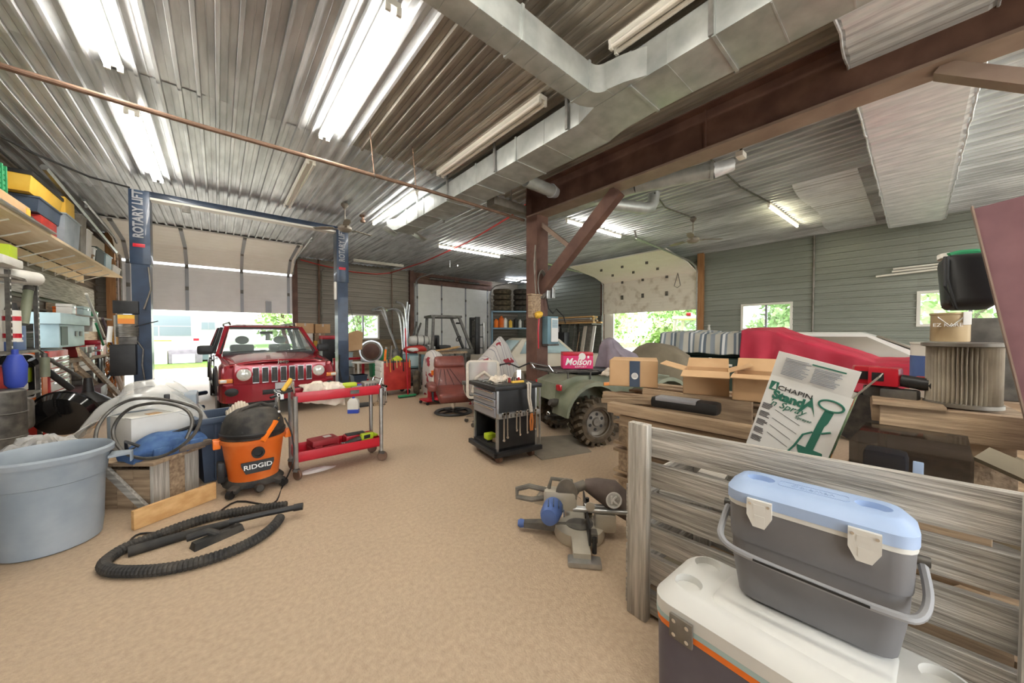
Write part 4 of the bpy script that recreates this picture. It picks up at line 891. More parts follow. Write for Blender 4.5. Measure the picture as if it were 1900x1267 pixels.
def wrench(loc, L, label, group, m='chrome', rot=(0, 0, 0), cat='wrench', s=1.0):
    b = B(); b.cyl((0, 0, -L), (0, 0, 0), .008*s, n=8)
    b.lathe([(.018*s, -.008), (.018*s, .008), (.01*s, .008), (.01*s, -.008)], (0, 0, .012), axis=(0, 1, 0), n=12); b.lathe([(.013*s, -.007), (.013*s, .007)], (0, 0, -L-.008), axis=(0, 1, 0), n=10)
    return b.out('wrench', m, None, loc=loc, rot=rot, label=label, cat=cat, group=group)
for k in range(5): wrench(on(-.145, .04+.08*k, .94), .16+.035*((k*3) % 4), 'chrome wrench hanging from the left rail of the red cart', 'wrenches on the left rail of the red cart')
for k in range(6): wrench(on(.995, .03+.066*k, .92), .18+.04*((k*5) % 4), 'chrome wrench hanging from the right rail of the red cart', 'wrenches on the right rail of the red cart')
def rag(label, loc, rx, ry, h, seed, m='rag', name='rag', hang=None):
    def f(u, v):
        q = Vector((u*4, v*4, seed)); z = h*(.5+noise.noise(q*1.5))*(math.sin(PI*u)*math.sin(PI*v))**.4+.012
        x = (u-.5)*rx; y = (v-.5)*ry
        if hang and v < hang: y = (hang-.5)*ry-.02-.01*math.sin(u*20); z = .012-(hang-v)*ry*(1+.6*(u))
        p = Vector((x, y, z))+noise.noise_vector(q*2)*.025
        return p
    return B().grid(f, 24, 24).out(name, m, None, smooth=20, loc=loc, label=label, cat='rag', thick=.006)
rag('crumpled beige rag hanging over the front of the red cart', on(.30, .17, .97), .44, .42, .06, 4, hang=.36)
sa = thing('sander', 'lime green and grey palm sander on the top tray of the red cart', 'sander', on(.6, .24, .865))
bx('body', 'lime', sa, -.1, .1, -.04, .04, .06, .13, .03); bx('pad', 'black', sa, -.08, .08, -.05, .05, 0, .055, .01); bx('battery', 'blue', sa, .1, .16, -.03, .03, .04, .1, .01)
gd = thing('electric_motor', 'grey finned electric tool with chrome housing on the right of the red cart', 'power tool', on(.78, .2, .865))
bx('housing', 'steel_old', gd, -.03, .17, -.08, .1, 0, .13, .03)
for k in range(5): bx('fin', 'dark_steel', gd, .0+.035*k, .012+.035*k, -.084, -.078, .03, .11)
B().cyl((-.03, 0, .06), (-.16, -.02, .05), .03).out('nose', 'steel_old', gd)
B().bar(on(.72, .33, .9), on(.62, .3, .93), .05, .03, bev=.01).out('red_handle_tool', 'red', None, label='small red handled tool beside the grey finned tool', cat='tool')
B().tube([on(-.10, .12, .98), on(-.05, .14, 1.05), on(-.02, .16, 1.10)], [.022, .026, .02], 8).out('screwdriver_handle', 'yellow', None, label='yellow screwdriver handle at the left end of the red cart', cat='screwdriver')
pw = B(); pw.bar(on(-.22, .02, .93), on(-.06, .1, .97), .03, .02); pw.bar(on(-.18, .1, .95), on(-.02, .05, .98), .03, .02); pw.out('pliers', 'black', None, label='black pliers sticking out at the left end of the red cart', cat='pliers')
for k in range(4): B().cyl(on(.05+.05*k, .1+.06*k, .885), on(.2+.05*k, .14+.05*k, .89), .014, n=8).out('socket_tool', 'chrome', None, label='small chrome socket lying beside the rag on the red cart', cat='socket', group='loose sockets on the red cart')
rc = thing('tool_case', 'closed maroon power tool case on the bottom tray of the red cart', 'tool case', on(.18, .12, .205), 8)
bx('lower_shell', 'maroon_case', rc, 0, .3, 0, .22, 0, .07, .015); bx('upper_shell', 'maroon_case', rc, .0, .3, .0, .22, .075, .15, .02); bx('label', 'card_white', rc, .16, .24, .08, .16, .1505, .153); bx('handle', 'maroon_case', rc, .02, .1, -.02, .0, .06, .09, .005)
r2c = thing('open_case', 'open red case with black lining at the back of the bottom tray', 'tool case', on(.56, .2, .205))
bx('shell', 'red', r2c, 0, .26, 0, .16, 0, .12, .01); bx('lining', 'black', r2c, .02, .24, .01, .15, .12, .126)
rs_ = thing('reciprocating_saw', 'lime and black reciprocating saw lying on the bottom tray', 'saw', on(.5, .07, .27), 8)
B().tube([(0, 0, 0), (.1, 0, .015), (.2, .0, .035)], [.03, .035, .03], 10).out('gear_case', 'black_dusty', rs_); bx('body', 'lime', rs_, .2, .36, -.035, .035, .0, .09, .025); bx('trigger_grip', 'black', rs_, .23, .31, -.038, -.03, .025, .07, .01)
B().tube([(.36, 0, .05), (.42, 0, .03)], [.03, .015], 8).out('tail', 'lime', rs_); bx('shoe', 'chrome', rs_, -.03, .01, -.03, .03, -.03, .03, .004)
crumple(.1, .1, 0, .07, .09, .05, 8, 8, .02).out('small_rag', 'dark_green', None, loc=on(0, 0, .205), label='dark green rag at the left end of the bottom tray', cat='rag')
jg = thing('fluid_jug', 'white jug with a blue base standing on the floor behind the red cart', 'jug', at(656, 766, Z=0), -30)
B().loft([[(-.1, -.06, .08), (.1, -.06, .08), (.1, .06, .08), (-.1, .06, .08)], [(-.1, -.06, .24), (.1, -.06, .24), (.1, .06, .24), (-.1, .06, .24)], [(-.06, -.04, .3), (.06, -.04, .3), (.06, .04, .3), (-.06, .04, .3)]]).out('bottle', 'white_plastic', jg); bx('liquid_base', 'liquid_blue', jg, -.102, .102, -.062, .062, 0, .08, .01); B().cyl((0, 0, .3), (0, 0, .33), .025).out('cap', 'liquid_blue', jg)
crumple(0, 0, 0, .22, .08, .03, 9, 8, .015).out('paper_scrap', 'card_white', None, loc=at(585, 873, Z=0.0), label='white crumpled paper on the floor by the front cart caster', cat='paper')
pq = thing('drain_tray', 'flat dark tray on the floor behind the red cart', 'tray', at(680, 752, Z=0))
bx('pan', 'black', pq, -.25, .2, -.15, .2, 0, .04, .01); bx('wood_block', 'wood_old', pq, .1, .24, -.2, -.05, 0, .07)
# ================================================================ LEFT WALL SHELF
sh = thing('wall_shelf', 'long plywood wall shelf on white wire brackets along the left wall', 'shelf', (XL, 0, 3.22))
for y0, y1 in ((5.2, 8.6), (8.62, 11.6), (11.62, 14.9)): bx('shelf_board', 'plywood', sh, .03, .7, y0, y1, 0, .03)
bx('front_edge', 'plywood', sh, .7, .72, 5.2, 14.9, -.01, .035); bx('ledger', 'plywood', sh, .02, .06, 7.8, 14.6, -.24, -.04)
for k in range(12):
    y = 6.0+.72*k; b = B().tube([(.05, y, -.3), (.62, y, -.03)], .012, 6); b.tube([(.05, y, -.32), (.05, y, -.02)], .012, 6); b.out('wire_bracket', 'white_metal', sh)
bx('metal_tray', 'steel', sh, .1, .78, 5.0, 9.3, .035, .06)
lb = bx('long_board', 'wood_grey', None, XL+.065, XL+.11, 8.0, 15.3, 2.35, 2.85, label='wide weathered grey board fixed to the left wall below the shelf', cat='board', kind=None)
for k in range(3): bx('siding_plank', 'wood_old', wl, XL+.02, XL+.05, 12.0, 15.9, 1.4+.3*k, 1.68+.3*k)
SZ = 3.255
def crate(name, m, label, x0, x1, y0, y1, z0, h, cat='storage bin', lid=None, taper=.03):
    t = thing(name, label, cat, ((x0+x1)/2, (y0+y1)/2, z0)); a, c = (x1-x0)/2, (y1-y0)/2
    B().loft([[(-a+taper, -c+taper, 0), (a-taper, -c+taper, 0), (a-taper, c-taper, 0), (-a+taper, c-taper, 0)], [(-a, -c, h), (a, -c, h), (a, c, h), (-a, c, h)]]).out('bin', m, t)
    bx('rim', m if not lid else lid, t, -a-.015, a+.015, -c-.015, c+.015, h-.03, h+.03 if lid else h, .008)
    return t
g = thing('milk_crate', 'green plastic milk crate at the left edge of the wall shelf', 'crate', (-2.4, 7.93, 3.50)); 
for k in range(6): bx('crate_slat', 'green', g, -.2, .2, -.2, .2, .07*k, .07*k+.05) if k in (0, 5) else bx('crate_slat', 'green', g, -.21, .21, -.21, .21, .07*k, .07*k+.045)
for x in (-.21, -.07, .07, .19):
    bx('crate_rib', 'green', g, x, x+.03, -.222, -.2, 0, .4); bx('crate_rib', 'green', g, .2, .222, x, x+.03, 0, .4)
cbx = thing('flat_carton', 'flat brown carton with a yellow label under the green crate', 'carton', (-2.42, 8.3, SZ+.03)); bx('carton', 'cardboard', cbx, -.3, .3, -.7, .35, .0, .2, .004); bx('label', 'yellow', cbx, .2, .303, .2, .353, .03, .17)
yb = crate('yellow_tote', 'yellow', 'yellow storage tote with a black lid on top of the shelf stack', -2.6, -2.15, 8.85, 10.25, 3.79, .28, lid='black')
bb = crate('blue_tote_bin', 'tote_blue', 'slate-blue storage bin stacked under the yellow tote', -2.6, -2.13, 9.05, 10.2, 3.545, .235)
yl = bx('yellow_carton', 'yellow', None, -2.55, -2.15, 10.4, 10.95, 3.84, 4.18, .01, label='upright yellow carton with a printed label beside the yellow tote', cat='carton')
rdx = thing('red_tool_box', 'red metal box with a round emblem under the slate-blue bin', 'box', (-2.38, 9.35, SZ)); bx('case', 'red_old', rdx, -.22, .22, -.12, .6, 0, .28, .006); B().lathe([(.07, 0), (.07, .008)], (.0, -.12, .17), axis=(0, -1, 0), n=18).out('emblem', 'yellow', rdx)
crate('grey_bin', 'tub_grey', 'tall grey waste bin standing on the shelf edge', -2.45, -2.08, 10.05, 10.95, SZ, .55)
ap = thing('bench_grinder', 'grey bench grinder on the shelf behind the flat carton', 'grinder', (-2.3, 8.95, SZ)); B().cyl((0, -.12, .14), (0, .12, .14), .09, n=16).out('motor', 'steel_old', ap); bx('base', 'steel_old', ap, -.09, .09, -.1, .1, 0, .06, .01); B().cyl((0, .12, .14), (0, .18, .14), .11, n=18).out('wheel_guard', 'dark_steel', ap); B().cyl((0, -.18, .14), (0, -.12, .14), .11, n=18).out('wheel_guard', 'dark_steel', ap)
for k, (nm, m, y0, y1, h, lb) in enumerate((('box_fan', 'steel_old', 11.1, 11.5, .8, 'grey mesh panel standing on the shelf past the grey bin'), ('paper_carton', 'card_white', 11.55, 11.9, .6, 'white printed carton on the shelf past the mesh panel'), ('wood_tray', 'wood_old', 11.92, 12.0, .12, 'brown wooden tray on the middle of the shelf'), ('white_pail', 'white_plastic', 12.02, 12.2, .3, 'small white pail on the shelf past the wooden tray'), ('green_carton', 'dark_green', 12.25, 13.0, .36, 'dark green carton on the far half of the shelf'), ('grey_pail', 'pale_blue', 13.15, 13.75, .36, 'pale blue plastic pail near the far end of the shelf'), ('white_tray', 'white_plastic', 13.9, 14.8, .2, 'white plastic tray at the far end of the shelf'))):
    crate(nm, m, lb, -2.5, -2.1, y0, y1, SZ, h, 'container', taper=.02)
bx('heater_panel', 'mesh_beige', None, -2.72, -2.5, 12.6, 15.5, 3.8, 4.25, .02, label='long beige heater box on the wall above the far end of the shelf', cat='heater')
B().tube([(-2.2, 9.6, 4.42), (-2.25, 15.2, 4.0)], .05, 6).out('rail_bar', 'alu', None, label='long aluminium rail sloping down above the shelf bins', cat='rail')
bx('window_box', 'white_plastic', None, -2.45, -2.05, 7.5, 8.1, 2.5, 2.62, .03, label='white plastic roll holder under the left end of the shelf', cat='holder')
B().cyl((-2.3, 7.9, 2.42), (-2.05, 8.5, 2.42), .1, n=16).out('paper_roll', 'white_plastic', None, label='white paper towel roll hanging under the shelf', cat='paper roll')
bx('lime_carton', 'lime', None, -2.35, -2.1, 7.85, 8.1, 2.62, 2.8, .01, label='lime and white carton on the roll holder', cat='carton')
# ================================================================ LEFT WALL, FLOOR LEVEL
su = thing('steel_rack', 'grey slotted-angle steel rack at the left edge by the wall', 'rack', (-2.6, 7.75, 0))
for x in (0, .5):
    for y in (0, .92):
        B().box(x-.02, x+.025, y-.005, y+.005, 0, 2.45).box(x+.02, x+.025, y-.03, y+.03, 0, 2.45).out('upright', 'dark_steel', su)
        hb = B()
        for k in range(28): hb.cyl((x+.026, y, .1+.083*k), (x+.029, y, .1+.083*k), .016, n=8)
        hb.out('punched_holes', 'card_white', su, kind='stuff')
for z in (.25, .72, 1.33, 2.35): bx('rack_shelf', 'steel_old', su, -.02, .53, -.02, .94, z, z+.035)
RX = -2.28
bp_ = thing('wipes_box', 'blue printed carton on the middle shelf of the steel rack', 'carton', (RX, 8.12, 1.37)); bx('carton', 'blue_tool', bp_, -.05, .12, 0, .42, 0, .36, .005)
for k in range(2): bx('print_line', 'ink_white', bp_, .1201, .123, .1, .3, .12+.07*k, .15+.07*k)
cn = thing('spray_can', 'white and red spray can hung on the near rack upright', 'can', (-2.1, 7.86, 1.5)); B().cyl((0, 0, 0), (0, 0, .42), .075, n=18).out('can', 'white_metal', cn); B().cyl((0, 0, .42), (0, 0, .52), .06, .04, n=18).out('cap', 'black', cn)
for z in (.05, .28): B().cyl((0, 0, z), (0, 0, z+.06), .077, n=18).out('red_band', 'red', cn)
gg = thing('grease_gun', 'olive grease gun hanging below the rack shelf', 'grease gun', (-2.02, 8.62, .95)); B().cyl((0, 0, 0), (0, 0, .3), .05, n=14).out('barrel', 'olive_plastic', gg); B().cyl((0, 0, .3), (0, 0, .36), .03, n=12).out('head', 'dark_steel', gg); B().bar((0, 0, .36), (.0, -.2, .42), .02, .015).out('lever', 'dark_steel', gg)
g2 = thing('drill_tube', 'dull olive tube leaning inside the steel rack', 'tube', (-2.12, 8.3, 1.74)); B().cyl((0, 0, 0), (0, .2, .5), .05, n=12).out('tube', 'olive_plastic', g2); B().cyl((0, .2, .5), (0, .23, .56), .055, n=12).out('cap', 'dark_steel', g2)
bx('pale_carton', 'card_white', None, -2.5, -2.3, 7.9, 8.6, 1.80, 2.3, .005, label='white carton standing on the upper part of the rack', cat='carton')
bx('narrow_carton', 'card_white', None, -2.5, -2.22, 7.9, 8.05, 1.37, 1.79, .005, label='narrow white carton beside the blue printed carton', cat='carton')
B().lathe([(.06, 0), (.09, .05), (.1, .3), (.06, .42), (.03, .44), (.03, .5)], (-2.02, 7.62, .902), n=16).out('blue_jug', 'blue', None, label='blue plastic jug at the far left edge', cat='jug')
B().lathe([(.2, 0), (.21, .02), (.21, .3), (.22, .31), (.21, .32), (.21, .6), (.22, .61), (.21, .62), (.21, .88), (.19, .9)], (-2.1, 7.42, 0), n=24).out('oil_drum', 'dark_steel', None, label='dark steel drum under the blue jug at the left edge', cat='drum')
rd_ = thing('red_crate', 'red and white drawer box on the lower rack shelf', 'box', (-2.3, 7.95, .76)); bx('case', 'red_old', rd_, -.2, .14, 0, .6, 0, .4, .01)
for k in range(3): bx('drawer', 'white_metal', rd_, .14, .155, .05, .55, .03+.12*k, .12+.12*k, .004)
bx('steel_canister', 'steel_old', None, -2.2, -1.98, 7.9, 8.1, .29, .7, .06, label='dented grey canister on the bottom rack shelf', cat='canister')
bx('bottom_box', 'dark_steel', None, -2.56, -2.25, 7.85, 8.5, .29, .68, .01, label='dark steel box on the bottom rack shelf', cat='box')
# red tool chest
def toolchest(name, label, loc, w, d, h, dr, m='red_old', rz=0, drm=None, cat='tool chest'):
    t = thing(name, label, cat, loc, rz)
    bx('cabinet', m, t, -w/2, w/2, -d/2, d/2, .06, h, .01); bx('top_mat', 'black', t, -w/2+.02, w/2-.02, -d/2+.02, d/2-.02, h, h+.012)
    z = .12; n = len(dr); tot = sum(dr)
    for q in dr:
        hh = (h-.2)*q/tot; o = bx('drawer', drm or m, t, w/2, w/2+.016, -d/2+.04, d/2-.04, z, z+hh-.02, .004); bx('pull', 'chrome', o, w/2+.016, w/2+.035, -d/2+.08, d/2-.08, z+hh-.06, z+hh-.035, .004); z += hh
    for x in (-w/2+.08, w/2-.08):
        for y in (-d/2+.08, d/2-.08): B().cyl((x-.02, y, .035), (x+.02, y, .035), .035, n=12).out('caster', 'black', t)
    return t
tc1 = toolchest('tool_chest', 'tall red tool chest with white drawer fronts beside the steel rack', (-2.36, 9.62, 0), .52, .95, 1.32, [2, 2, 2, 2, 1.2, 1.2, 1.2, 1], 'red_old', 0, 'white_metal')
ar = thing('red_arch_frame', 'orange-red rounded cabinet with a dark opening in front of the tool chest', 'cabinet', (-2.36, 9.0, .0))
fr = B(); 
def rrect(w, h, r, k=5):
    P = []
    for cx, cz, a0 in ((w/2-r, h/2-r, 0), (-w/2+r, h/2-r, PI/2), (-w/2+r, -h/2+r, PI), (w/2-r, -h/2+r, 1.5*PI)):
        for i in range(k+1): a = a0+i/k*PI/2; P.append((cx+r*math.cos(a), cz+r*math.sin(a)))
    return P
def ringframe(b, w, h, r, t, y0, y1, cz):
    O = rrect(w, h, r); I = rrect(w-2*t, h-2*t, max(r-t, .01))
    f = lambda p, y: (p[0], y, p[1]+cz)
    n = len(O); V = [[b._n(f(p, y)) for p in L_] for L_, y in ((O, y0), (O, y1), (I, y1), (I, y0))]
    for a in range(4):
        A, C = V[a], V[(a+1) % 4]
        for j in range(n): b.face([A[j], A[(j+1) % n], C[(j+1) % n], C[j]])
    return b
ringframe(fr, .5, .8, .1, .06, -.1, .1, .95).out('frame', 'orange', ar); bx('back', 'black', ar, -.2, .2, .08, .09, .6, 1.3); bx('stand', 'red_old', ar, -.25, .25, -.1, .1, 0, .55, .01)
ringframe(B(), .4, .7, .08, .02, -.12, .05, .95).out('white_lining', 'card_white', ar); bx('coil_pack', 'lime', ar, -.02, .12, -.05, .06, .85, 1.08, .02)
for k, (lb, P, Q, r, m) in enumerate((('black strut leaning diagonally across the red cabinet', (-2.15, 8.66, 1.22), (-1.85, 9.0, .7), .045, 'black'), ('grey strut leaning above the black one', (-2.1, 8.7, 1.32), (-1.78, 9.15, .86), .025, 'dark_steel'), ('thin steel rod sticking out low over the drain pan', (-2.1, 8.7, .62), (-1.75, 9.3, .42), .015, 'steel'))):
    B().cyl(P, Q, r, n=12).out('strut', m, None, label=lb, cat='strut')
# drain pan, funnel, yellow box, drawer case
dp = thing('drain_pan', 'glossy black drain pan standing on edge with a pale disc inside', 'drain pan', (-1.80, 8.15, .36), rot=(RD(-72), 0, RD(-12)))
B().lathe([(.2, 0), (.3, .04), (.34, .16), (.36, .17), (.36, .18), (.33, .18), (.29, .06), (.01, .05)], n=32).out('pan', 'black_gloss', dp); B().lathe([(.2, .06), (.2, .08)], n=28).out('disc', 'card_white', dp)
bx('yellow_box', 'cardboard', None, -2.0, -1.62, 9.05, 9.5, 0, .34, .005, label='yellow-brown carton under the black funnel', cat='carton')
fn = thing('funnel', 'large black funnel upside down on the yellow-brown carton', 'funnel', (-1.72, 9.25, .345)); B().lathe([(.27, 0), (.27, .1), (.22, .14), (.07, .26), (.045, .5), (.035, .5), (.05, .26)], n=24, cap=False).out('cone', 'black', fn, thick=.006)
dc = thing('drawer_case', 'dark flat drawer case lying below the leaning planks', 'case', (-1.95, 10.2, .35), 4); bx('case', 'jeep_trim', dc, -.25, .25, -.4, .4, 0, .26, .01); bx('tag', 'card_white', dc, .2505, .255, .2, .38, .05, .24); bx('seam', 'black', dc, -.251, .251, -.401, .401, .12, .13)
bx('case_stand', 'wood_old', None, -2.2, -1.7, 9.8, 10.6, 0, .345, .005, label='wooden box under the dark drawer case', cat='box')
for k, (P, Q, w, lb) in enumerate((((-1.95, 9.95, 1.28), (-1.55, 11.4, .02), .24, 'upper of two wide brown planks leaning by the tool chest'), ((-1.99, 9.95, 1.0), (-1.62, 11.2, .02), .2, 'lower of two brown planks leaning by the tool chest'))):
    B().bar(P, Q, .04, w, (-.3, .5, .8)).out('leaning_plank', 'wood_old', None, label=lb, cat='plank', group='leaning planks')
# bench beyond the tool chest
be = thing('workbench', 'cluttered wooden workbench along the left wall beyond the tool chest', 'workbench', (-2.42, 12.0, 0)); bx('bench_top', 'wood_old', be, -.35, .3, -1.75, 1.75, 1.05, 1.12, .005)
for x in (-.3, .25):
    for y in (-1.7, 1.65): bx('leg', 'wood_old', be, x-.04, x+.04, y, y+.08, 0, 1.05)
bx('lower_shelf', 'wood_old', be, -.33, .28, -1.7, 1.7, .4, .44); bx('back_shelf', 'steel_old', be, -.35, -.05, -1.75, 1.5, 1.62, 1.65)
for y in (-1.7, 1.45): bx('shelf_post', 'steel_old', be, -.33, -.29, y, y+.04, 1.12, 1.62)
lv = thing('pale_blue_bench', 'long pale blue steel machine bed on the workbench shelf', 'machine', (-2.25, 10.65, 1.66)); bx('bed', 'pale_blue', lv, -.2, .15, -.9, .9, .12, .32, .015); bx('cabinet', 'pale_blue', lv, -.18, .1, -.75, .75, -.3, .12, .01); bx('dark_side', 'dark_green', lv, .101, .11, -.7, -.35, -.26, .08)
for y in (.1, .4): bx('gauge', 'dark_steel', lv, .1, .115, y, y+.14, -.1, .0, .01)
random.seed(5)
names = [('red_toolbox', 'red_old', 'red toolbox on the near end of the workbench', -2.25, 11.55, 1.125, .3, .7, .24), ('red_toolbox', 'red', 'bright red toolbox in the middle of the workbench', -2.2, 12.35, 1.125, .3, .5, .34), ('blue_toolbox', 'blue_tool', 'small blue toolbox between the red ones', -2.22, 11.97, 1.125, .25, .14, .2), ('grey_case', 'pale_blue', 'pale grey-blue case on top of the wall ledge', -2.4, 12.2, 2.0, .3, .6, .22), ('flower_pot', 'orange', 'terracotta coloured bowl on top of the ledge', -2.4, 11.4, 2.0, .25, .3, .16), ('white_case', 'white_plastic', 'white angled plastic case on the ledge', -2.3, 11.0, 2.0, .2, .25, .2), ('green_case', 'green', 'small green box near the far end of the ledge', -2.35, 13.0, 2.0, .2, .25, .15), ('rack_box', 'white_metal', 'white metal rack box at the end of the pale blue bed', -2.3, 12.35, 1.66, .28, .5, .33), ('battery_charger', 'steel_old', 'grey battery charger on the lower bench shelf', -2.3, 12.0, .445, .35, .4, .3), ('black_battery', 'black', 'black battery on the lower bench shelf', -2.25, 12.7, .445, .3, .4, .28), ('white_tin', 'white_metal', 'white tin on the far end of the workbench', -2.25, 13.1, 1.125, .16, .16, .24), ('dark_box', 'dark_steel', 'dark parts box on the lower bench shelf', -2.3, 11.3, .445, .35, .5, .3)]
for n_, m_, lb, x, y, z, w_, d_, h_ in names:
    t = thing(n_, lb, 'box', (x, y, z)); bx('case', m_, t, -w_/2, w_/2, -d_/2, d_/2, 0, h_*.7, .01); bx('lid', m_, t, -w_/2-.004, w_/2+.004, -d_/2-.004, d_/2+.004, h_*.7+.004, h_, .01); bx('clasp', 'chrome', t, w_/2+.004, w_/2+.012, -.03, .03, h_*.6, h_*.8)
bx('ledge', 'wood_grey', None, -2.6, -2.1, 10.6, 13.6, 1.96, 1.995, label='narrow plank ledge over the workbench', cat='ledge')
for y in (10.7, 13.45): bx('ledge_bracket', 'dark_steel', None, -2.77, -2.6, y, y+.05, 1.7, 1.99, label='dark bracket under the %s end of the plank ledge' % ('near' if y < 12 else 'far'), cat='bracket')
vi = thing('bench_vise', 'grey bench vise on the edge of the workbench', 'vise', (-2.08, 11.0, 1.122)); bx('base', 'steel_old', vi, -.08, .08, -.08, .08, 0, .1, .02); bx('jaw', 'steel_old', vi, -.07, .02, -.1, .1, .1, .22, .01); bx('jaw', 'steel_old', vi, .06, .11, -.1, .1, .1, .22, .01); B().cyl((.11, 0, .14), (.24, 0, .14), .02).out('screw', 'chrome', vi); B().cyl((.22, -.1, .14), (.22, .1, .14), .01).out('handle', 'chrome', vi)
def coil(name, m, c, r, n, label, ax='x', rr=.014, sq=1.3, cat='cord'):
    b = B(); random.seed(len(label))
    for k in range(n):
        q = r*random.uniform(.75, 1.05); dx = random.uniform(-.04, .04); dz = random.uniform(-.08, .05)
        b.tube([(dx+.02*math.sin(3*t), q*math.cos(2*PI*t/22), q*sq*math.sin(2*PI*t/22)+dz) for t in range(22)], rr, 6, closed=True)
    return b.out(name, m, None, loc=c, label=label, cat=cat)
coil('yellow_cord_coil', 'rope_yellow', (-2.05, 13.3, 1.45), .24, 9, 'coiled yellow extension cord hanging past the workbench')
coil('tan_chain_coil', 'mesh_beige', (-2.05, 13.45, .95), .22, 8, 'tangle of tan chain hanging under the yellow cord', sq=1.8)
coil('orange_cord_coil', 'rope_orange', (-1.98, 12.6, .62), .28, 7, 'coiled orange cord hanging below the workbench', sq=1.2)
for k, (lb, u0, v0, u1, v1, m, r) in enumerate((('black bar leaning by the brown post', 216, 645, 208, 712, 'black', .03), ('short black strap leaning toward the left lift post', 208, 690, 188, 715, 'black', .035), ('white pipe standing in front of the brown post', 222, 590, 224, 690, 'white_metal', .03), ('white board leaning between the post and the bench', 205, 665, 230, 730, 'card_white', .05), ('thin white rod leaning in the corner', 160, 545, 193, 625, 'white_metal', .025), ('bundle strap of pink and white rods in the corner', 190, 590, 208, 640, 'mauve_cloth', .025), ('green rod leaning in the corner', 178, 600, 192, 640, 'green', .02), ('white rod standing right of the yellow cord', 212, 585, 214, 640, 'white_metal', .02))):
    a, c = at(u0, v0, X=-1.95 if k != 3 else -1.9), at(u1, v1, X=-1.95 if k != 3 else -1.85)
    B().cyl(a, c, r, n=8).out('leaning_bar', m, None, label=lb, cat='bar')
for k in range(10):
    y = 13.9+.2*(k % 5); B().cyl((-2.2+.05*(k % 3), y, .05), (-2.45+.06*(k % 4), y+.25, 1.2+.15*(k % 4)), .02, n=6).out('long_rod', ['white_metal', 'steel', 'black'][k % 3], None, label='long rod standing in the cluster at the far left corner', cat='rod', group='rods in the far left corner')
for k, (y, m, lb) in enumerate(((12.45, 'dark_steel', 'dark hook hanging from the bench front'), (12.9, 'white_plastic', 'white pouch hanging at the end of the bench'), (12.2, 'black', 'black strap hanging from the bench front'), (11.7, 'steel', 'steel clamp hanging from the bench front'))):
    b = B(); b.box(-2.115, -2.08, y-.06, y+.06, .6, 1.04, .01); b.out('hanging_tool', m, None, label=lb, cat='tool')
bx('wood_offcut', 'wood_old', None, -1.75, -1.35, 11.3, 11.7, 0, .22, .005, label='brown wood offcut on the floor at the foot of the planks', cat='wood block')
# ================================================================ MIDDLE OF THE SHOP
# cartons and chest behind the SUV
bc = toolchest('tool_chest', 'black tool chest with a red top behind the right lift post', (3.1, 14.0, 0), .55, .5, 1.42, [2, 2, 1], 'black'); bx('red_lid', 'red', bc, -.28, .28, -.26, .26, 1.42, 1.55, .01)
st = thing('carton_stand', 'low dark stand carrying the cartons behind the SUV', 'stand', (2.6, 14.75, 0)); bx('top', 'wood_old', st, -.45, .9, -.3, .3, 1.1, 1.15)
for x in (-.4, .85):
    for y in (-.25, .25): bx('leg', 'dark_steel', st, x-.03, x+.03, y-.03, y+.03, 0, 1.1)
for n_, m_, lb, x, y, z, w_, d_, h_ in (('carton', 'card_white', 'white carton low in the stack behind the SUV', 2.42, 14.7, 1.152, .5, .4, .3), ('carton', 'yellow', 'yellow carton low in the stack behind the SUV', 2.85, 14.7, 1.152, .3, .4, .2), ('carton', 'wood_old', 'dark brown carton in the stack behind the SUV', 2.9, 14.7, 1.36, .35, .4, .27), ('carton', 'card_white', 'white carton in the middle of the stack behind the SUV', 2.42, 14.7, 1.46, .5, .4, .17), ('carton', 'cardboard', 'brown carton on top left of the stack behind the SUV', 2.42, 14.7, 1.64, .55, .45, .36), ('carton', 'cardboard', 'brown carton on top right of the stack behind the SUV', 3.0, 14.7, 1.64, .5, .45, .34)):
    t = thing(n_, lb, 'carton', (x, y, z)); bx('box', m_, t, -w_/2, w_/2, -d_/2, d_/2, 0, h_, .004); bx('tape', 'mesh_beige', t, -.03, .03, -d_/2-.002, d_/2+.002, h_-.1, h_+.002)
hc = thing('hanging_cardboard', 'torn brown cardboard sheet hung beside the right lift post', 'cardboard', (3.0, 10.62, 1.1), -20)
B().prism([(-.2, 0), (.22, .05), (.25, .55), (.1, .62), (-.22, .5)], 0, .02, 'xz').out('sheet', 'cardboard', hc); B().tube([(.05, .01, .6), (-.1, .01, 1.4)], .01, 5).out('string', 'dark_steel', hc)
# transmission on table
tt2 = thing('small_table', 'white-legged small table under the transmission', 'table', (3.85, 12.0, 0)); bx('top', 'white_metal', tt2, -.45, .4, -.3, .3, .64, .68)
for x in (-.4, .35):
    for y in (-.25, .25): bx('leg', 'white_metal', tt2, x-.025, x+.025, y-.025, y+.025, 0, .64)
tm = thing('transmission', 'cast aluminium transmission with a round bell housing on a small table', 'transmission', (3.9, 11.9, .68), -15)
B().lathe([(.36, 0), (.38, .02), (.36, .14), (.26, .34), (.2, .6), (.12, .9), (.07, 1.0)], (0, -.2, .36), axis=(0, 1, 0), n=28).out('bell_housing', 'alu', tm); B().lathe([(.3, .0), (.32, -.01), (.3, -.02)], (0, -.2, .36), axis=(0, 1, 0), n=28).out('ring', 'steel_old', tm); B().lathe([(.26, -.03), (.16, -.05), (.05, -.08), (.01, -.08)], (0, -.2, .36), axis=(0, 1, 0), n=24).out('torque_converter', 'rust_paint', tm); bx('oil_pan', 'alu', tm, -.3, .2, -.1, .6, 0, .12, .03)
for k in range(8): a = k*PI/4; B().cyl((.34*math.cos(a), -.23, .36+.34*math.sin(a)), (.34*math.cos(a), -.18, .36+.34*math.sin(a)), .03, n=8).out('bolt_lug', 'alu', tm)
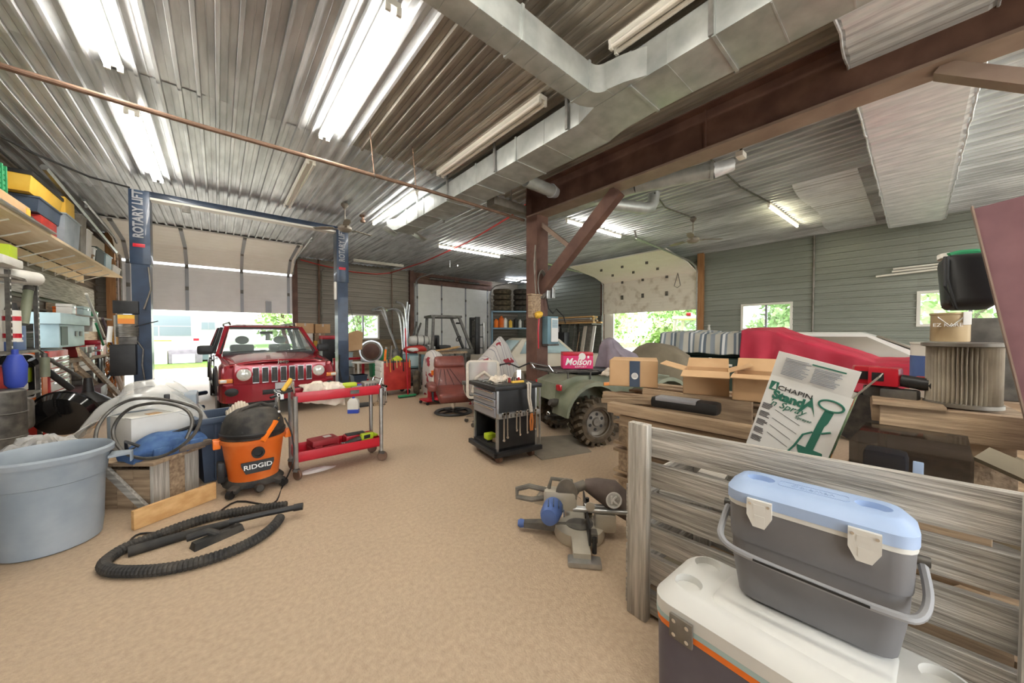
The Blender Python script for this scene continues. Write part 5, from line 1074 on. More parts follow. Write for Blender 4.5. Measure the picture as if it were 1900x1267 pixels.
for n_, m_, lb, x, y, w_, d_, h_ in (('parts_bin', 'pale_blue', 'pale blue parts bin left of the transmission', 3.45, 13.4, .5, .4, .95), ('green_bin', 'green', 'green bin behind the transmission', 4.6, 13.2, .6, .4, 1.0), ('grey_can', 'steel_old', 'grey steel can under the hanging cardboard', 3.25, 12.3, .35, .35, .5), ('wood_crate', 'wood_old', 'wooden crate below the aluminium pipes', 5.65, 12.85, .6, .5, .8), ('plastic_tub', 'tote_blue', 'dark blue tub on the floor by the small table', 3.3, 11.2, .4, .4, .35)):
    crate(n_, m_, lb, x-w_/2, x+w_/2, y-d_/2, y+d_/2, 0, h_, 'bin')
rf = thing('red_stand', 'red engine stand frame beside the right lift post', 'stand', (3.0, 12.6, 0)); bx('cross', 'red', rf, -.1, .9, -.03, .03, .72, .8); bx('upright', 'red', rf, -.1, -.02, -.03, .03, 0, .74); bx('upright', 'red', rf, .82, .9, -.03, .03, 0, .74); bx('foot', 'red', rf, -.15, .95, -.3, .3, 0, .05)
# red tool trolley
rt = thing('red_tool_trolley', 'red roll cab with a white drawer side and handles sticking out of the top', 'tool trolley', (3.58, 9.1, 0), -4)
bx('cabinet', 'red_old', rt, -.34, .36, -.3, .3, .14, .86, .012); bx('drawer_end', 'white_metal', rt, -.40, -.34, -.28, .3, .14, .9, .006)
for k, h in enumerate((.28, .16, .12, .1)): bx('drawer', 'door_white', rt, -.415, -.40, -.25, .27, [.18, .48, .65, .78][k], [.18, .48, .65, .78][k]+h-.02, .004)
bx('tray', 'dark_steel', rt, -.34, .36, -.3, .3, .86, .9)
for x in (-.3, .3):
    for y in (-.24, .24): B().lathe([(.06, -.02), (.06, .02)], (x, y, .06), axis=(0, 1, 0), n=14).out('caster', 'black', rt)
for k in range(8):
    x = -.28+.085*k; B().tube([(x, -.32, .95), (x+.01, -.325, .95-.18-.05*((k*3) % 4))], [.012, .016], 6).out('hanging_screwdriver', ['wood_new', 'amber', 'black'][k % 3], rt)
RT = Matrix.Translation((3.58, 9.1, 0)) @ Matrix.Rotation(RD(-4), 4, 'Z')
for k, (x, y, m, h, lb) in enumerate(((-.26, -.1, 'orange_bright', .3, 'orange-handled tool standing in the red trolley tray'), (-.2, .05, 'steel', .36, 'steel bar standing in the red trolley tray'), (-.12, -.12, 'chrome', .4, 'chrome ratchet standing in the red trolley tray'), (.2, 0, 'black', .28, 'black handle standing in the red trolley tray'))):
    B().cyl(RT @ Vector((x, y, .9)), RT @ Vector((x+.03, y+.02, .9+h)), .03, n=8).out('standing_tool', m, None, label=lb, cat='tool')
crumple(0, 0, 0, .16, .14, .12, 2, 10, .05).out('lime_glove', 'lime', None, loc=RT @ Vector((.06, -.1, .9)), label='lime green gloves on top of the red trolley', cat='glove')
crumple(0, 0, 0, .2, .16, .3, 6, 10, .07).out('cable_heap', 'dark_steel', None, loc=RT @ Vector((.1, .14, .9)), label='heap of dark cables on top of the red trolley', cat='cables')
bm2 = thing('push_broom', 'red-handled push broom with a green head standing by the red trolley', 'broom', at(757, 737, Z=0)); B().cyl((0, 0, .06), (.05, .25, 1.75), .017, n=8).out('handle', 'red', bm2); bx('head', 'green', bm2, -.25, .2, -.05, .05, .03, .07, .005); bx('bristles', 'dark_green', bm2, -.24, .19, -.04, .04, 0, .03)
# aluminium pipes by the back wall
for k, (pts, lb) in enumerate((([(690, 577), (702, 577), (712, 585), (738, 655)], 'leftmost bent aluminium tube leaning by the back wall window'), ([(690, 576), (711, 572), (722, 610), (739, 655)], 'straight aluminium tube with a flat top beside the bent one'), ([(718, 576), (732, 574), (742, 590), (748, 650)], 'second bent aluminium tube by the white door'), ([(735, 560), (748, 566), (753, 585), (757, 655)], 'highest curved aluminium tube by the white door'), ([(733, 573), (744, 580), (750, 600), (751, 655)], 'short curved aluminium tube below the highest one'), ([(756, 560), (754, 600), (760, 655)], 'straight pale tube against the door post'), ([(760, 565), (757, 610), (764, 655)], 'straight tube closest to the white door'), ([(773, 597), (760, 655)], 'dark bar leaning left of the white door'), ([(781, 599), (764, 655)], 'grey bar leaning against the white door'))):
    B().tube(smoothpath([at(u, v, Y=13.7+.12*k) for u, v in pts]+[at(pts[-1][0]+2, 690, Y=13.6+.12*k)], 5), .045, 8).out('alu_tube', 'alu' if k < 7 else 'dark_steel', None, label=lb, cat='tube', group='aluminium tubes by the white door')
# forklift
fk = thing('forklift', 'dark grey forklift with an overhead guard in front of the white door', 'forklift', (7.35, 12.7, 0), -12); fk.scale = (1.12, 1.1, 1.04)
bx('chassis', 'dark_steel', fk, -.9, .8, -.5, .5, .3, .95, .04); bx('counterweight', 'dark_steel', fk, -1.3, -.85, -.52, .52, .3, 1.1, .06)
for x, y in ((-.75, -.45), (-.75, .45)): B().bar((x, y, .95), (x+.05, y, 2.2), .09, .09).out('guard_post', 'dark_steel', fk)
for y in (-.45, .45): B().bar((.75, y, .9), (.25, y, 2.2), .09, .09).out('guard_post', 'dark_steel', fk)
bx('guard_roof', 'dark_steel', fk, -.8, .35, -.5, .5, 2.18, 2.27, .01); bx('roof_light', 'white_metal', fk, -.1, .2, -.3, .3, 2.272, 2.29)
for y in (-.3, .3): bx('mast_rail', 'black', fk, .95, 1.12, y-.06, y+.06, .1, 2.25, .01)
for z in (.5, 1.4, 2.15): bx('mast_cross', 'black', fk, .97, 1.1, -.3, .3, z, z+.08)
for y in (-.12, 0, .12): B().cyl((1.0, y, .3), (1.0, y, 2.1), .03).out('lift_chain', 'dark_steel', fk)
lg = B()
for y in (-.45, .45): bx('load_guard_post', 'steel', fk, 1.2, 1.25, y-.03, y+.03, .2, 2.0)
for z in (.5, .95, 1.4, 1.9): bx('load_guard_bar', 'steel', fk, 1.2, 1.25, -.45, .45, z, z+.05)
bx('seat', 'black', fk, -.45, .0, -.28, .28, .95, 1.1, .05); bx('backrest', 'black', fk, -.52, -.42, -.26, .26, 1.05, 1.5, .05)
B().tube([(.38+.05*math.sin(a*PI/8), .2*math.cos(a*PI/8), 1.36+.2*math.sin(a*PI/8)*.5) for a in range(16)], .018, 6, closed=True).out('steering_wheel', 'black', fk); B().cyl((.55, 0, .95), (.38, 0, 1.36), .03).out('steering_column', 'black', fk); B().lathe([(.1, 0), (.08, .06)], (.3, -.2, 1.95), n=12).out('work_light', 'black', fk)
for x in (-.75, .6):
    for y in (-.5, .5): B().cyl((x, y-.1, .32), (x, y+.1, .32), .32, n=20).out('wheel', 'rubber', fk)
pt = thing('propane_tank', 'white propane cylinder lying on the forklift counterweight', 'gas cylinder', (6.12, 12.9, 1.35), -12)
B().lathe([(.05, -.42), (.15, -.38), (.19, -.3), (.19, .26), (.15, .34), (.05, .38)], axis=(1, 0, 0), n=20).out('cylinder', 'white_plastic', pt); B().lathe([(.12, .36), (.16, .38), (.16, .5), (.14, .5)], axis=(1, 0, 0), n=18, cap=False).out('collar', 'white_plastic', pt, thick=.01)
for x in (-.12, .14): B().lathe([(.195, x), (.195, x+.04)], axis=(1, 0, 0), n=20).out('strap', 'dark_steel', pt)
tb2 = thing('red_bag', 'red and white soft bag on top of the grey tool cases', 'bag', (4.75, 10.3, 1.0)); B().ico((0, 0, .12), .3, 3, (1.3, .7, .45)).jitter(.06, 5).out('bag', 'red_old', tb2); B().ico((-.1, -.12, .12), .2, 2, (1.2, .5, .4)).jitter(.04, 5).out('white_panel', 'card_white', tb2)
gc = thing('grey_tool_case', 'stack of teal-grey plastic tool case under the red bag', 'tool case', (4.75, 10.3, .55)); bx('shell', 'teal_steel', gc, -.35, .35, -.22, .22, 0, .43, .03); bx('front_panel', 'pale_blue', gc, -.3, .02, -.235, -.22, .06, .38, .01)
ml = thing('machine_engine', 'dark greasy engine block on the floor below the teal-grey case', 'engine', (4.7, 10.3, 0)); bx('block', 'dark_steel', ml, -.4, .4, -.25, .25, .1, .53, .05); bx('sump', 'black', ml, -.3, .3, -.2, .2, 0, .1); B().lathe([(.16, 0), (.16, .05)], (.0, -.26, .3), axis=(0, -1, 0), n=18).out('pulley', 'steel_old', ml); bx('headlamp', 'lamp_glass', ml, .16, .36, -.27, -.25, .32, .5, .03)
# sheet covered motorcycles
def cover(label, loc, rings, m, n=56, fold=.05, seed=1, name='covered_motorcycle', cat='dust sheet', freq=9):
    return B().loft(mound(rings, n, fold, seed, freq)).out(name, m, None, smooth=50, loc=loc, label=label, cat=cat)
cover('white striped sheet with red blotches over a low motorcycle behind the recliner', (4.35, 8.25, 0), [(.0, .1, 0, .32, .5), (.3, .1, 0, .34, .48), (.7, .05, 0, .3, .42), (.95, 0, 0, .25, .3), (1.12, -.04, 0, .16, .17), (1.19, -.05, 0, .04, .05)], 'sheet', seed=2)
cover('large striped sheet with red blotches peaked over a motorcycle by the column', (5.0, 6.5, 0), [(.0, .1, 0, .75, .55), (.4, .08, 0, .7, .5), (.85, .04, .0, .56, .4), (1.1, .1, 0, .36, .28), (1.35, .16, 0, .2, .16), (1.54, .18, 0, .03, .03)], 'sheet', seed=4)
tr = wheel_mesh(.32, .14); tr.out('tire', 'tire_dirty', None, loc=(4.0, 8.6, .32), rot=(0, PI/2, RD(-30)), label='dirty motorcycle tire beside the low sheet-covered motorcycle', cat='tire')
for k in range(3): B().bar((4.55+.15*k, 8.9-.2*k, 1.12+.03*k), (5.6, 9.3-.1*k, 1.16+.03*k), .12, .025).out('loose_board', 'wood_new', None, label=['left', 'middle', 'right'][k]+' loose yellow board lying on the bench behind the sheets', cat='board')
bt = thing('low_bench', 'dark low bench under the loose yellow boards', 'bench', (5.1, 9.1, 0)); bx('top', 'wood_old', bt, -.7, .6, -.35, .3, 1.03, 1.09)
for x in (-.65, .55):
    for y in (-.3, .25): bx('leg', 'dark_steel', bt, x-.03, x+.03, y-.03, y+.03, 0, 1.03)
# rolling stool
so = thing('creeper_stool', 'black round mechanic stool on a red wheeled base', 'stool', (3.78, 7.27, 0)); B().lathe([(.02, .36), (.17, .37), (.19, .4), (.18, .43), (.02, .44)], n=24).out('seat', 'black', so); B().cyl((0, 0, .1), (0, 0, .37), .025).out('post', 'dark_steel', so); bx('tray', 'red', so, -.25, .25, -.2, .2, .07, .11, .02)
for x in (-.22, .22):
    for y in (-.17, .17): B().lathe([(.035, -.015), (.035, .015)], (x, y, .035), axis=(0, 1, 0), n=12).out('caster', 'black', so)
rb = thing('red_stand_lamp', 'small red and white jack leaning beside the stool', 'jack', (3.95, 7.6, 0)); bx('body', 'red', rb, -.1, .1, -.1, .1, 0, .3, .03); B().tube([(0, 0, .3), (.05, 0, .6)], [.05, .04], 8).out('handle', 'card_white', rb); bx('head', 'orange_bright', rb, -.02, .12, -.06, .06, .6, .72, .02)
# leather recliner
rl = thing('leather_recliner', 'brown leather recliner on a round swivel base', 'armchair', (3.63, 6.1, 0), -22); rl.scale = (1.22, 1.15, 1.06)
def cushion(b, x0, x1, y0, y1, z0, z1, bev=.06): return b.box(x0, x1, y0, y1, z0, z1, bev, 4)
seat = B(); seat.T = Matrix.Translation((0, 0, .38)) @ Matrix.Rotation(RD(8), 4, 'X'); cushion(seat, -.27, .27, -.36, .3, -.09, .09, .08).out('seat', 'leather', rl)
bk2 = B(); bk2.T = Matrix.Translation((0, .26, .42)) @ Matrix.Rotation(RD(-18), 4, 'X'); cushion(bk2, -.28, .28, -.02, .16, 0, .46, .07); o = bk2.out('backrest', 'leather', rl)
hp = B(); hp.T = Matrix.Translation((0, .26, .42)) @ Matrix.Rotation(RD(-18), 4, 'X'); cushion(hp, -.27, .27, -.05, .15, .42, .68, .09); hp.jitter(.012, 9).out('head_cushion', 'leather', rl)
for k in range(4):
    t = B(); t.T = Matrix.Translation((0, .26, .42)) @ Matrix.Rotation(RD(-18), 4, 'X'); t.tube([(-.16+.05*k, -.025, .4), (-.22+.14*k, -.022, .05)], .006, 5).out('seam', 'jeep_trim', o)
for s in (-1, 1):
    ab = B().box(s*.36-.07, s*.36+.07, -.28, .2, .46, .6, .05, 3).out('armrest', 'leather', rl); B().tube([(s*.36, -.2, .5), (s*.35, -.22, .3), (s*.25, -.1, .24), (s*.1, 0, .22)], .02, 8).out('arm_support', 'black', rl)
B().lathe([(.30, .0), (.32, .02), (.30, .045), (.24, .03), (.24, 0), (.30, 0)], n=32, cap=False).out('base_ring', 'black', rl); B().cyl((0, 0, .02), (0, 0, .28), .035).out('stem', 'chrome', rl)
for k in range(4): a = k*PI/2+.5; B().bar((0, 0, .03), (.29*math.cos(a), .29*math.sin(a), .025), .04, .025).out('base_spoke', 'black', rl)
# mesh office chair
oc = thing('office_chair', 'beige mesh-back office chair behind the black tool cart', 'office chair', (3.5, 4.85, 0), -32)
ringframe(B(), .58, .66, .08, .045, -.02, .02, 0).out('back_frame', 'mesh_beige', oc, loc=(-.02, .0, .82), rot=(RD(-8), 0, 0))
bx('back_mesh', 'film', oc, -.26, .22, -.006, .006, .56, 1.12); B().tube([(-.2, -.03, .6), (-.14, -.04, .85), (.0, -.05, .95), (.12, -.04, .85), (.18, -.03, .6)], .03, 8).out('back_spine', 'mesh_beige', oc)
bx('seat', 'black', oc, -.27, .23, .02, .5, .44, .53, .04); B().cyl((0, .22, .1), (0, .22, .44), .03).out('gas_lift', 'dark_steel', oc)
for k in range(5):
    a = k*2*PI/5+.3; e_ = (.32*math.cos(a), .22+.32*math.sin(a)); B().bar((0, .22, .12), (e_[0], e_[1], .08), .05, .035).out('base_leg', 'chrome', oc); B().lathe([(.035, -.02), (.035, .02)], (e_[0], e_[1], .036), axis=(math.sin(a), math.cos(a), 0), n=12).out('caster', 'dark_steel', oc)
for s in (-1, 1): B().tube([(s*.3, .3, .5), (s*.34, .25, .62), (s*.34, .2, .72)], .02, 8).out('arm_post', 'chrome', oc); bx('arm_pad', 'dark_steel', oc, s*.34-.04, s*.34+.04, .05, .32, .72, .76, .012)
# old pale car behind the column
oldc = thing('old_sedan', 'dusty cream old sedan parked behind the column', 'car', (9.15, 9.2, 0), -18)
B().loft([[(x, y, z) for y, z in ((-.85, .35), (-.88, .6), (-.8, .85), (.8, .85), (.88, .6), (.85, .35))] for x in (-2.4, -2.35, -1.2, 1.4, 2.3, 2.4)]).out('body', 'beige_car', oldc)
B().loft([[(-1.5, -.78, .85), (1.2, -.78, .85), (1.2, .78, .85), (-1.5, .78, .85)], [(-.95, -.62, 1.42), (.55, -.62, 1.42), (.55, .62, 1.42), (-.95, .62, 1.42)], [(-.85, -.5, 1.46), (.45, -.5, 1.46), (.45, .5, 1.46), (-.85, .5, 1.46)]]).out('cabin', 'beige_car', oldc)
B().quad((-1.52, -.66, .92), (-1.52, .66, .92), (-1.03, .56, 1.38), (-1.03, -.56, 1.38)).out('windshield', 'pale_blue', oldc, thick=.02); B().quad((-1.1, -.785, .93), (.95, -.785, .93), (.45, -.645, 1.38), (-.8, -.645, 1.38)).out('side_glass', 'pale_blue', oldc, thick=.02)
for x in (-1.5, 1.5):
    for y in (-.72, .72): B().cyl((x, y-.1, .33), (x, y+.1, .33), .33, n=20).out('wheel', 'rubber', oldc)
bx('bumper', 'chrome', oldc, -2.52, -2.4, -.8, .8, .4, .55, .03); B().bar((.1, -.72, .86), (.3, -.65, 1.42), .06, .03).out('pillar', 'beige_car', oldc)
# dirt bike by the column
db = thing('dirt_bike', 'grey and red motorcycle with wide handlebar by the column', 'motorcycle', (4.27, 4.82, 0), 50); db.scale = (.85, .9, 1)
for x in (-.55, .55): B().lathe([(.25, -.04), (.3, -.05), (.32, 0), (.3, .05), (.25, .04)], (x, 0, .32), axis=(0, 1, 0), n=24, cap=False).out('tire', 'rubber', db, thick=.01); 
B().ico((.05, 0, .78), .2, 3, (1.2, .6, .7)).out('fuel_tank', 'taupe', db); B().ico((-.1, 0, .68), .14, 2, (.8, .7, .5)).out('tank_side', 'tail_red', db); bx('engine', 'steel_old', db, -.2, .2, -.14, .14, .25, .6, .05)
for k in range(5): bx('cooling_fin', 'steel', db, -.18, .18, -.16, .16, .3+.05*k, .315+.05*k)
B().bar((-.5, 0, .32), (-.3, 0, .95), .08, .05).out('fork', 'chrome', db); B().tube([(-.32, -.38, 1.05), (-.3, -.2, 1.08), (-.3, 0, 1.0), (-.3, .2, 1.08), (-.32, .38, 1.05)], .014, 8).out('handlebar', 'black', db); bx('seat', 'black', db, .2, .7, -.1, .1, .7, .8, .04)
for s in (-1, 1): B().tube([(-.32, s*.36, 1.05), (-.34, s*.48, 1.04)], .02, 8).out('grip', 'black', db)
# ================================================================ BLACK SERVICE CART, MAT
sv = thing('service_cart', 'black service cart with grey drawers and a side rail of hanging wrenches', 'tool cart', (2.57, 3.3, 0), -9)
W, D = .60, .66
bx('side_panel', 'black', sv, 0.0, W, 0, .02, .16, .92, .004); bx('back_panel', 'black', sv, W-.02, W, 0, D, .16, .92, .004); bx('side_panel', 'black', sv, 0, W, D-.02, D, .16, .92, .004)
bx('cabinet_floor', 'black', sv, 0, W, 0, D, .16, .19); bx('drawer_floor', 'black', sv, 0, W, .02, D-.02, .55, .57)
for x, y in ((0, 0), (0, D-.03), (W-.03, 0), (W-.03, D-.03)): bx('corner_post', 'steel', sv, x, x+.03, y-.002, y+.032, .14, .93, .004)
for z0, z1 in ((.57, .70), (.705, .80), (.805, .90)):
    o = bx('drawer', 'stile_grey', sv, -.012, .3, .035, D-.035, z0, z1-.006, .004); bx('pull', 'chrome', o, -.028, -.012, .05, D-.05, z1-.035, z1-.012, .004)
tp = B(); tp.box(-.05, W+.05, -.05, D+.05, .91, .965, .015); tp.out('top_tray', 'black', sv)
bx('tray_mat', 'black_dusty', sv, -.01, W+.02, .0, D, .965, .97)
for k in range(5): bx('socket_slot', 'black_gloss', sv, .02, .12, .06+.11*k, .14+.11*k, .97, .978, .002)
bp_ = B(); bp_.box(-.06, W+.05, -.06, .0, .10, .16, .012); bp_.box(-.06, .0, -.06, D+.05, .10, .16, .012); bp_.out('bumper', 'black', sv); bx('base', 'black', sv, 0, W, 0, D, .12, .16)
for x, y in ((.06, .06), (W-.06, .06), (.06, D-.06), (W-.06, D-.06)):
    c = bx('caster_fork', 'dark_steel', sv, x-.03, x+.03, y-.03, y+.03, .08, .12); B().lathe([(.055, -.025), (.06, -.018), (.06, .018), (.055, .025)], (x, y, .06), axis=(1, .15, 0), n=18).out('caster_wheel', 'rust_pipe', c)
bx('wrench_rail', 'steel', sv, .0, W, -.06, 0, .57, .63, .004)
for k in range(9): bx('rail_notch', 'dark_steel', sv, .04+.06*k, .055+.06*k, -.064, -.058, .58, .62)
B().tube([(W+.03, -.02, .1), (W+.03, -.02, .9)], .014, 8).out('push_bar', 'steel', sv)
SV = Matrix.Translation((2.57, 3.3, 0)) @ Matrix.Rotation(RD(-9), 4, 'Z')
def ons(x, y, z): return SV @ Vector((x, y, z))
for k, (x, L, lb) in enumerate(((.06, .30, 'leftmost wrench on the black cart rail'), (.11, .27, 'second wrench from the left on the black cart rail'), (.24, .20, 'round-headed ratchet on the black cart rail'), (.29, .26, 'long wrench beside the ratchet on the black cart rail'), (.40, .25, 'wrench in the middle right of the black cart rail'), (.52, .22, 'rightmost wrench on the black cart rail'))):
    wrench(ons(x, -.075, .62), L, lb, 'wrenches on the black cart rail', s=1.25)
pr = thing('pliers', 'orange-handled pliers hanging on the black cart rail', 'pliers', ons(.46, -.08, .6), -9)
for s in (-1, 1): B().tube([(s*.01, 0, 0), (s*.02, 0, -.1), (s*.012, 0, -.22)], .011, 8).out('grip', 'rope_orange', pr)
bx('jaw', 'dark_steel', pr, -.02, .02, -.012, .012, 0, .08, .005)
B().tube([ons(.40, -.06, .98), ons(.40, -.085, .98), ons(.40, -.09, .8), ons(.44, -.09, .62), ons(.46, -.09, .62), ons(.43, -.09, .8), ons(.44, -.085, .98), ons(.44, -.03, .985)], .012, 8).out('strap_loop', 'mesh_beige', None, label='beige strap looped over the edge of the black cart', cat='strap')
rag('white rag spread on top of the black cart', ons(.26, .34, .972), .36, .22, .07, 9)
sk = thing('socket_set', 'row of sockets and a yellow bit case on top of the black cart', 'socket set', ons(.34, .16, .971), -9)
for k in range(5): B().cyl((-.1+.045*k, .02*(k % 2), 0), (-.1+.045*k, .02*(k % 2), .05+.01*(k % 3)), .018, n=10).out('socket', ['chrome', 'maroon_case', 'dark_steel'][k % 3], sk)
bx('bit_case', 'yellow', sk, -.06, .12, -.07, -.03, 0, .025, .004)
rp = B(); rp.bar(ons(.05, .42, .985), ons(.25, .22, .985), .03, .02); rp.out('air_ratchet', 'alu', None, label='silver ratchet lying across the black cart top', cat='ratchet')
dl = thing('cordless_drill', 'lime cordless drill inside the open lower bay of the black cart', 'drill', ons(.06, .36, .195), -9); bx('body', 'lime', dl, -.03, .1, -.06, .06, .02, .1, .02); B().cyl((.1, 0, .06), (.2, 0, .06), .025).out('chuck', 'black', dl); bx('foot', 'black', dl, -.03, .08, -.05, .05, 0, .02)
bx('small_block', 'wood_old', None, 2.72, 2.86, 3.42, 3.6, .192, .24, .005, label='brown wood block inside the black cart', cat='wood block')
B().prism([(3.1, 3.05), (3.83, 2.83), (4.25, 3.5), (3.4, 3.95)], .0, .012).out('floor_mat', 'mat_grey', None, label='grey rubber mat on the floor under the quad bike', cat='mat')
# ================================================================ QUAD BIKE
qb = thing('quad_bike', 'olive green quad bike with muddy knobbly tires and a rear rack', 'quad bike', (4.30, 3.52, 0), -18)
def knobby(r, w, nm=18):
    b = wheel_mesh(r*.94, w, 36)
    return b
def quadwheel(x, y, r=.34, w=.28):
    o = knobby(r, w).out('tire', 'tire_dirty', qb, loc=(x, y, r), rot=(PI/2, 0, 0))
    tb_ = B(); n = 20
    for k in range(n):
        for s in (-1, 1):
            a = 2*PI*(k+(.25 if s > 0 else -.25))/n
            tb_.T = Matrix.Rotation(a, 4, 'Z') @ Matrix.Translation((r*.93, 0, s*w*.26)) @ Matrix.Rotation(s*.5, 4, 'X'); tb_.box(-.03, .035, -.022, .022, -w*.24, w*.24, .004)
    tb_.out('tread_knobs', 'tire_dirty', o, kind='stuff')
    B().lathe([(r*.57, -w*.42), (r*.6, -w*.45), (r*.57, -w*.3), (r*.45, -w*.2), (r*.2, -w*.22), (r*.16, -w*.3), (.01, -w*.3)], n=28, cap=False).lathe([(r*.57, w*.42), (r*.6, w*.45), (r*.57, w*.3), (r*.45, w*.2), (r*.2, w*.22), (r*.16, w*.3), (.01, w*.3)], n=28, cap=False).out('rim', 'steel_old', o)
    for k in range(6): a = k*PI/3+.4; B().cyl((r*.32*math.cos(a), r*.32*math.sin(a), w*.19), (r*.32*math.cos(a), r*.32*math.sin(a), w*.225), .024, n=10).out('rim_hole', 'black', o)
for x, y in ((0, -.52), (0, .52), (1.4, -.5), (1.4, .5)): quadwheel(x, y)
for s in (-1, 1):
    arc = [(-.02+.46*math.cos(a), .40+.46*math.sin(a)) for a in [RD(q) for q in range(15, 176, 16)]]; outr = [(-.02+.5*math.cos(a), .40+.52*math.sin(a)) for a in [RD(q) for q in range(175, 14, -16)]]
    fd = B().prism(arc+outr, s*.22, s*.62, 'xz').out('rear_fender', 'olive_plastic', qb)
    bx('side_reflector', 'amber', fd, .1, .22, s*.625-.005, s*.625+.005, .86, .91, .004)
    arc2 = [(x+1.42, z) for x, z in arc]; o2 = [(x+1.42, z) for x, z in outr]; B().prism(arc2+o2, s*.2, s*.6, 'xz').out('front_fender', 'olive_plastic', qb)
    bx('tail_light', 'tail_red', qb, -.5, -.44, s*.3-.08, s*.3+.08, .78, .87, .02)
    B().bar((-.12, s*.16, .36), (-.1, s*.22, .85), .05, .05).out('shock', 'dark_steel', qb); bx('foot_well', 'black', qb, .4, .95, s*.35-.15, s*.35+.15, .3, .36, .02)
B().loft([[(-.52, -.3, .62), (-.52, .3, .62), (-.5, .3, .88), (-.5, -.3, .88)], [(-.2, -.34, .6), (-.2, .34, .6), (-.2, .34, .98), (-.2, -.34, .98)], [(.3, -.24, .5), (.3, .24, .5), (.3, .24, .95), (.3, -.24, .95)], [(1.0, -.22, .5), (1.0, .22, .5), (1.0, .2, 1.0), (1.0, -.2, 1.0)], [(1.75, -.3, .5), (1.75, .3, .5), (1.7, .3, .9), (1.7, -.3, .9)]]).out('body', 'olive_plastic', qb)
bx('seat', 'black', qb, -.05, .8, -.18, .18, .96, 1.06, .05); bx('engine', 'dark_steel', qb, .35, .95, -.2, .2, .28, .55, .04)
B().cyl((0, -.5, .34), (0, .5, .34), .04).out('rear_axle', 'dark_steel', qb); B().bar((0, 0, .34), (-.42, -.02, .30), .07, .05).out('drive_housing', 'dark_steel', qb); B().ico((-.46, -.02, .38), .045, 2).out('hitch_ball', 'chrome', qb); bx('hitch', 'dark_steel', qb, -.52, -.2, -.06, .02, .3, .34)
rk = B().tube([(-.55, -.42, 1.05), (.15, -.42, 1.05), (.15, .42, 1.05), (-.55, .42, 1.05)], .014, 8, closed=True).out('rear_rack', 'dark_steel', qb)
for y in (-.28, -.14, 0, .14, .28): B().tube([(-.55, y, 1.05), (.15, y, 1.05)], .011, 6).out('rack_bar', 'dark_steel', rk)
B().tube([(-.55, -.3, 1.05), (-.62, -.3, 1.14), (-.62, .3, 1.14), (-.55, .3, 1.05)], .014, 8).out('rack_rail', 'chrome', rk)
for x, y in ((-.3, -.3), (-.3, .3), (.1, -.3), (.1, .3)): B().cyl((x, y, .92), (x, y, 1.05), .012).out('rack_stay', 'dark_steel', rk)
B().tube([(1.05, -.42, 1.2), (1.1, -.2, 1.15), (1.1, .2, 1.15), (1.05, .42, 1.2)], .016, 8).out('handlebar', 'black', qb); B().cyl((1.1, 0, 1.0), (1.1, 0, 1.16), .03).out('steering_stem', 'black', qb)
B().tube([(-.44, -.25, .62), (-.55, -.3, .6), (-.6, -.3, .62)], [.06, .06, .05], 12).out('exhaust', 'dark_steel', qb)
mo = thing('beer_carton', 'red and pink Molson beer carton on the quad bike rack', 'carton', (4.3, 3.47, 1.067), -40)
bx('carton', 'pink', mo, -.23, .23, -.13, .13, 0, .25, .004); bx('red_top', 'red', mo, -.231, .231, -.131, .131, .2, .254, .004); B().lathe([(.055, 0), (.055, .003)], (.06, -.131, .19), axis=(0, -1, 0), n=20).out('emblem', 'card_white', mo)
text('Molson', .15, 'ink_white', mo, (-.005, -.133, .105), UPR, .002, shear=.3, bold=.003, sx=.9); text('EXPORT', .035, 'ink_white', mo, (.04, -.133, .03), UPR, .001, sx=1.4); bx('price_mark', 'ink_white', mo, .14, .17, -.1325, -.131, .16, .2)
rag('beige rag on the quad bike rear fender', (4.62, 3.02, .965), .34, .3, .1, 14)
B().loft(mound([(.98, .1, -.05, .36, .32), (1.12, .1, -.05, .34, .3), (1.26, .05, -.03, .27, .24), (1.4, -.02, .02, .17, .15), (1.5, -.05, .03, .11, .09), (1.54, -.05, .03, .03, .03)], 48, .12, 3, 7)).jitter(.05, 5, 2).out('mauve_jacket', 'mauve_cloth', None, smooth=60, loc=(5.05, 3.28, 0), label='mauve grey jacket thrown over the quad bike handlebar', cat='jacket')
cover('olive tarp over a machine between the quad bike and the right garage door', (6.62, 3.3, 0), [(.0, .0, 0, .42, .8), (.5, .0, 0, .41, .78), (.95, .0, 0, .4, .7), (1.2, .0, 0, .34, .56), (1.36, 0, .05, .22, .34), (1.43, 0, .08, .1, .14), (1.44, 0, .08, .02, .03)], 'olive_tarp', seed=5, name='olive_tarp', cat='tarp', freq=5, fold=.04)
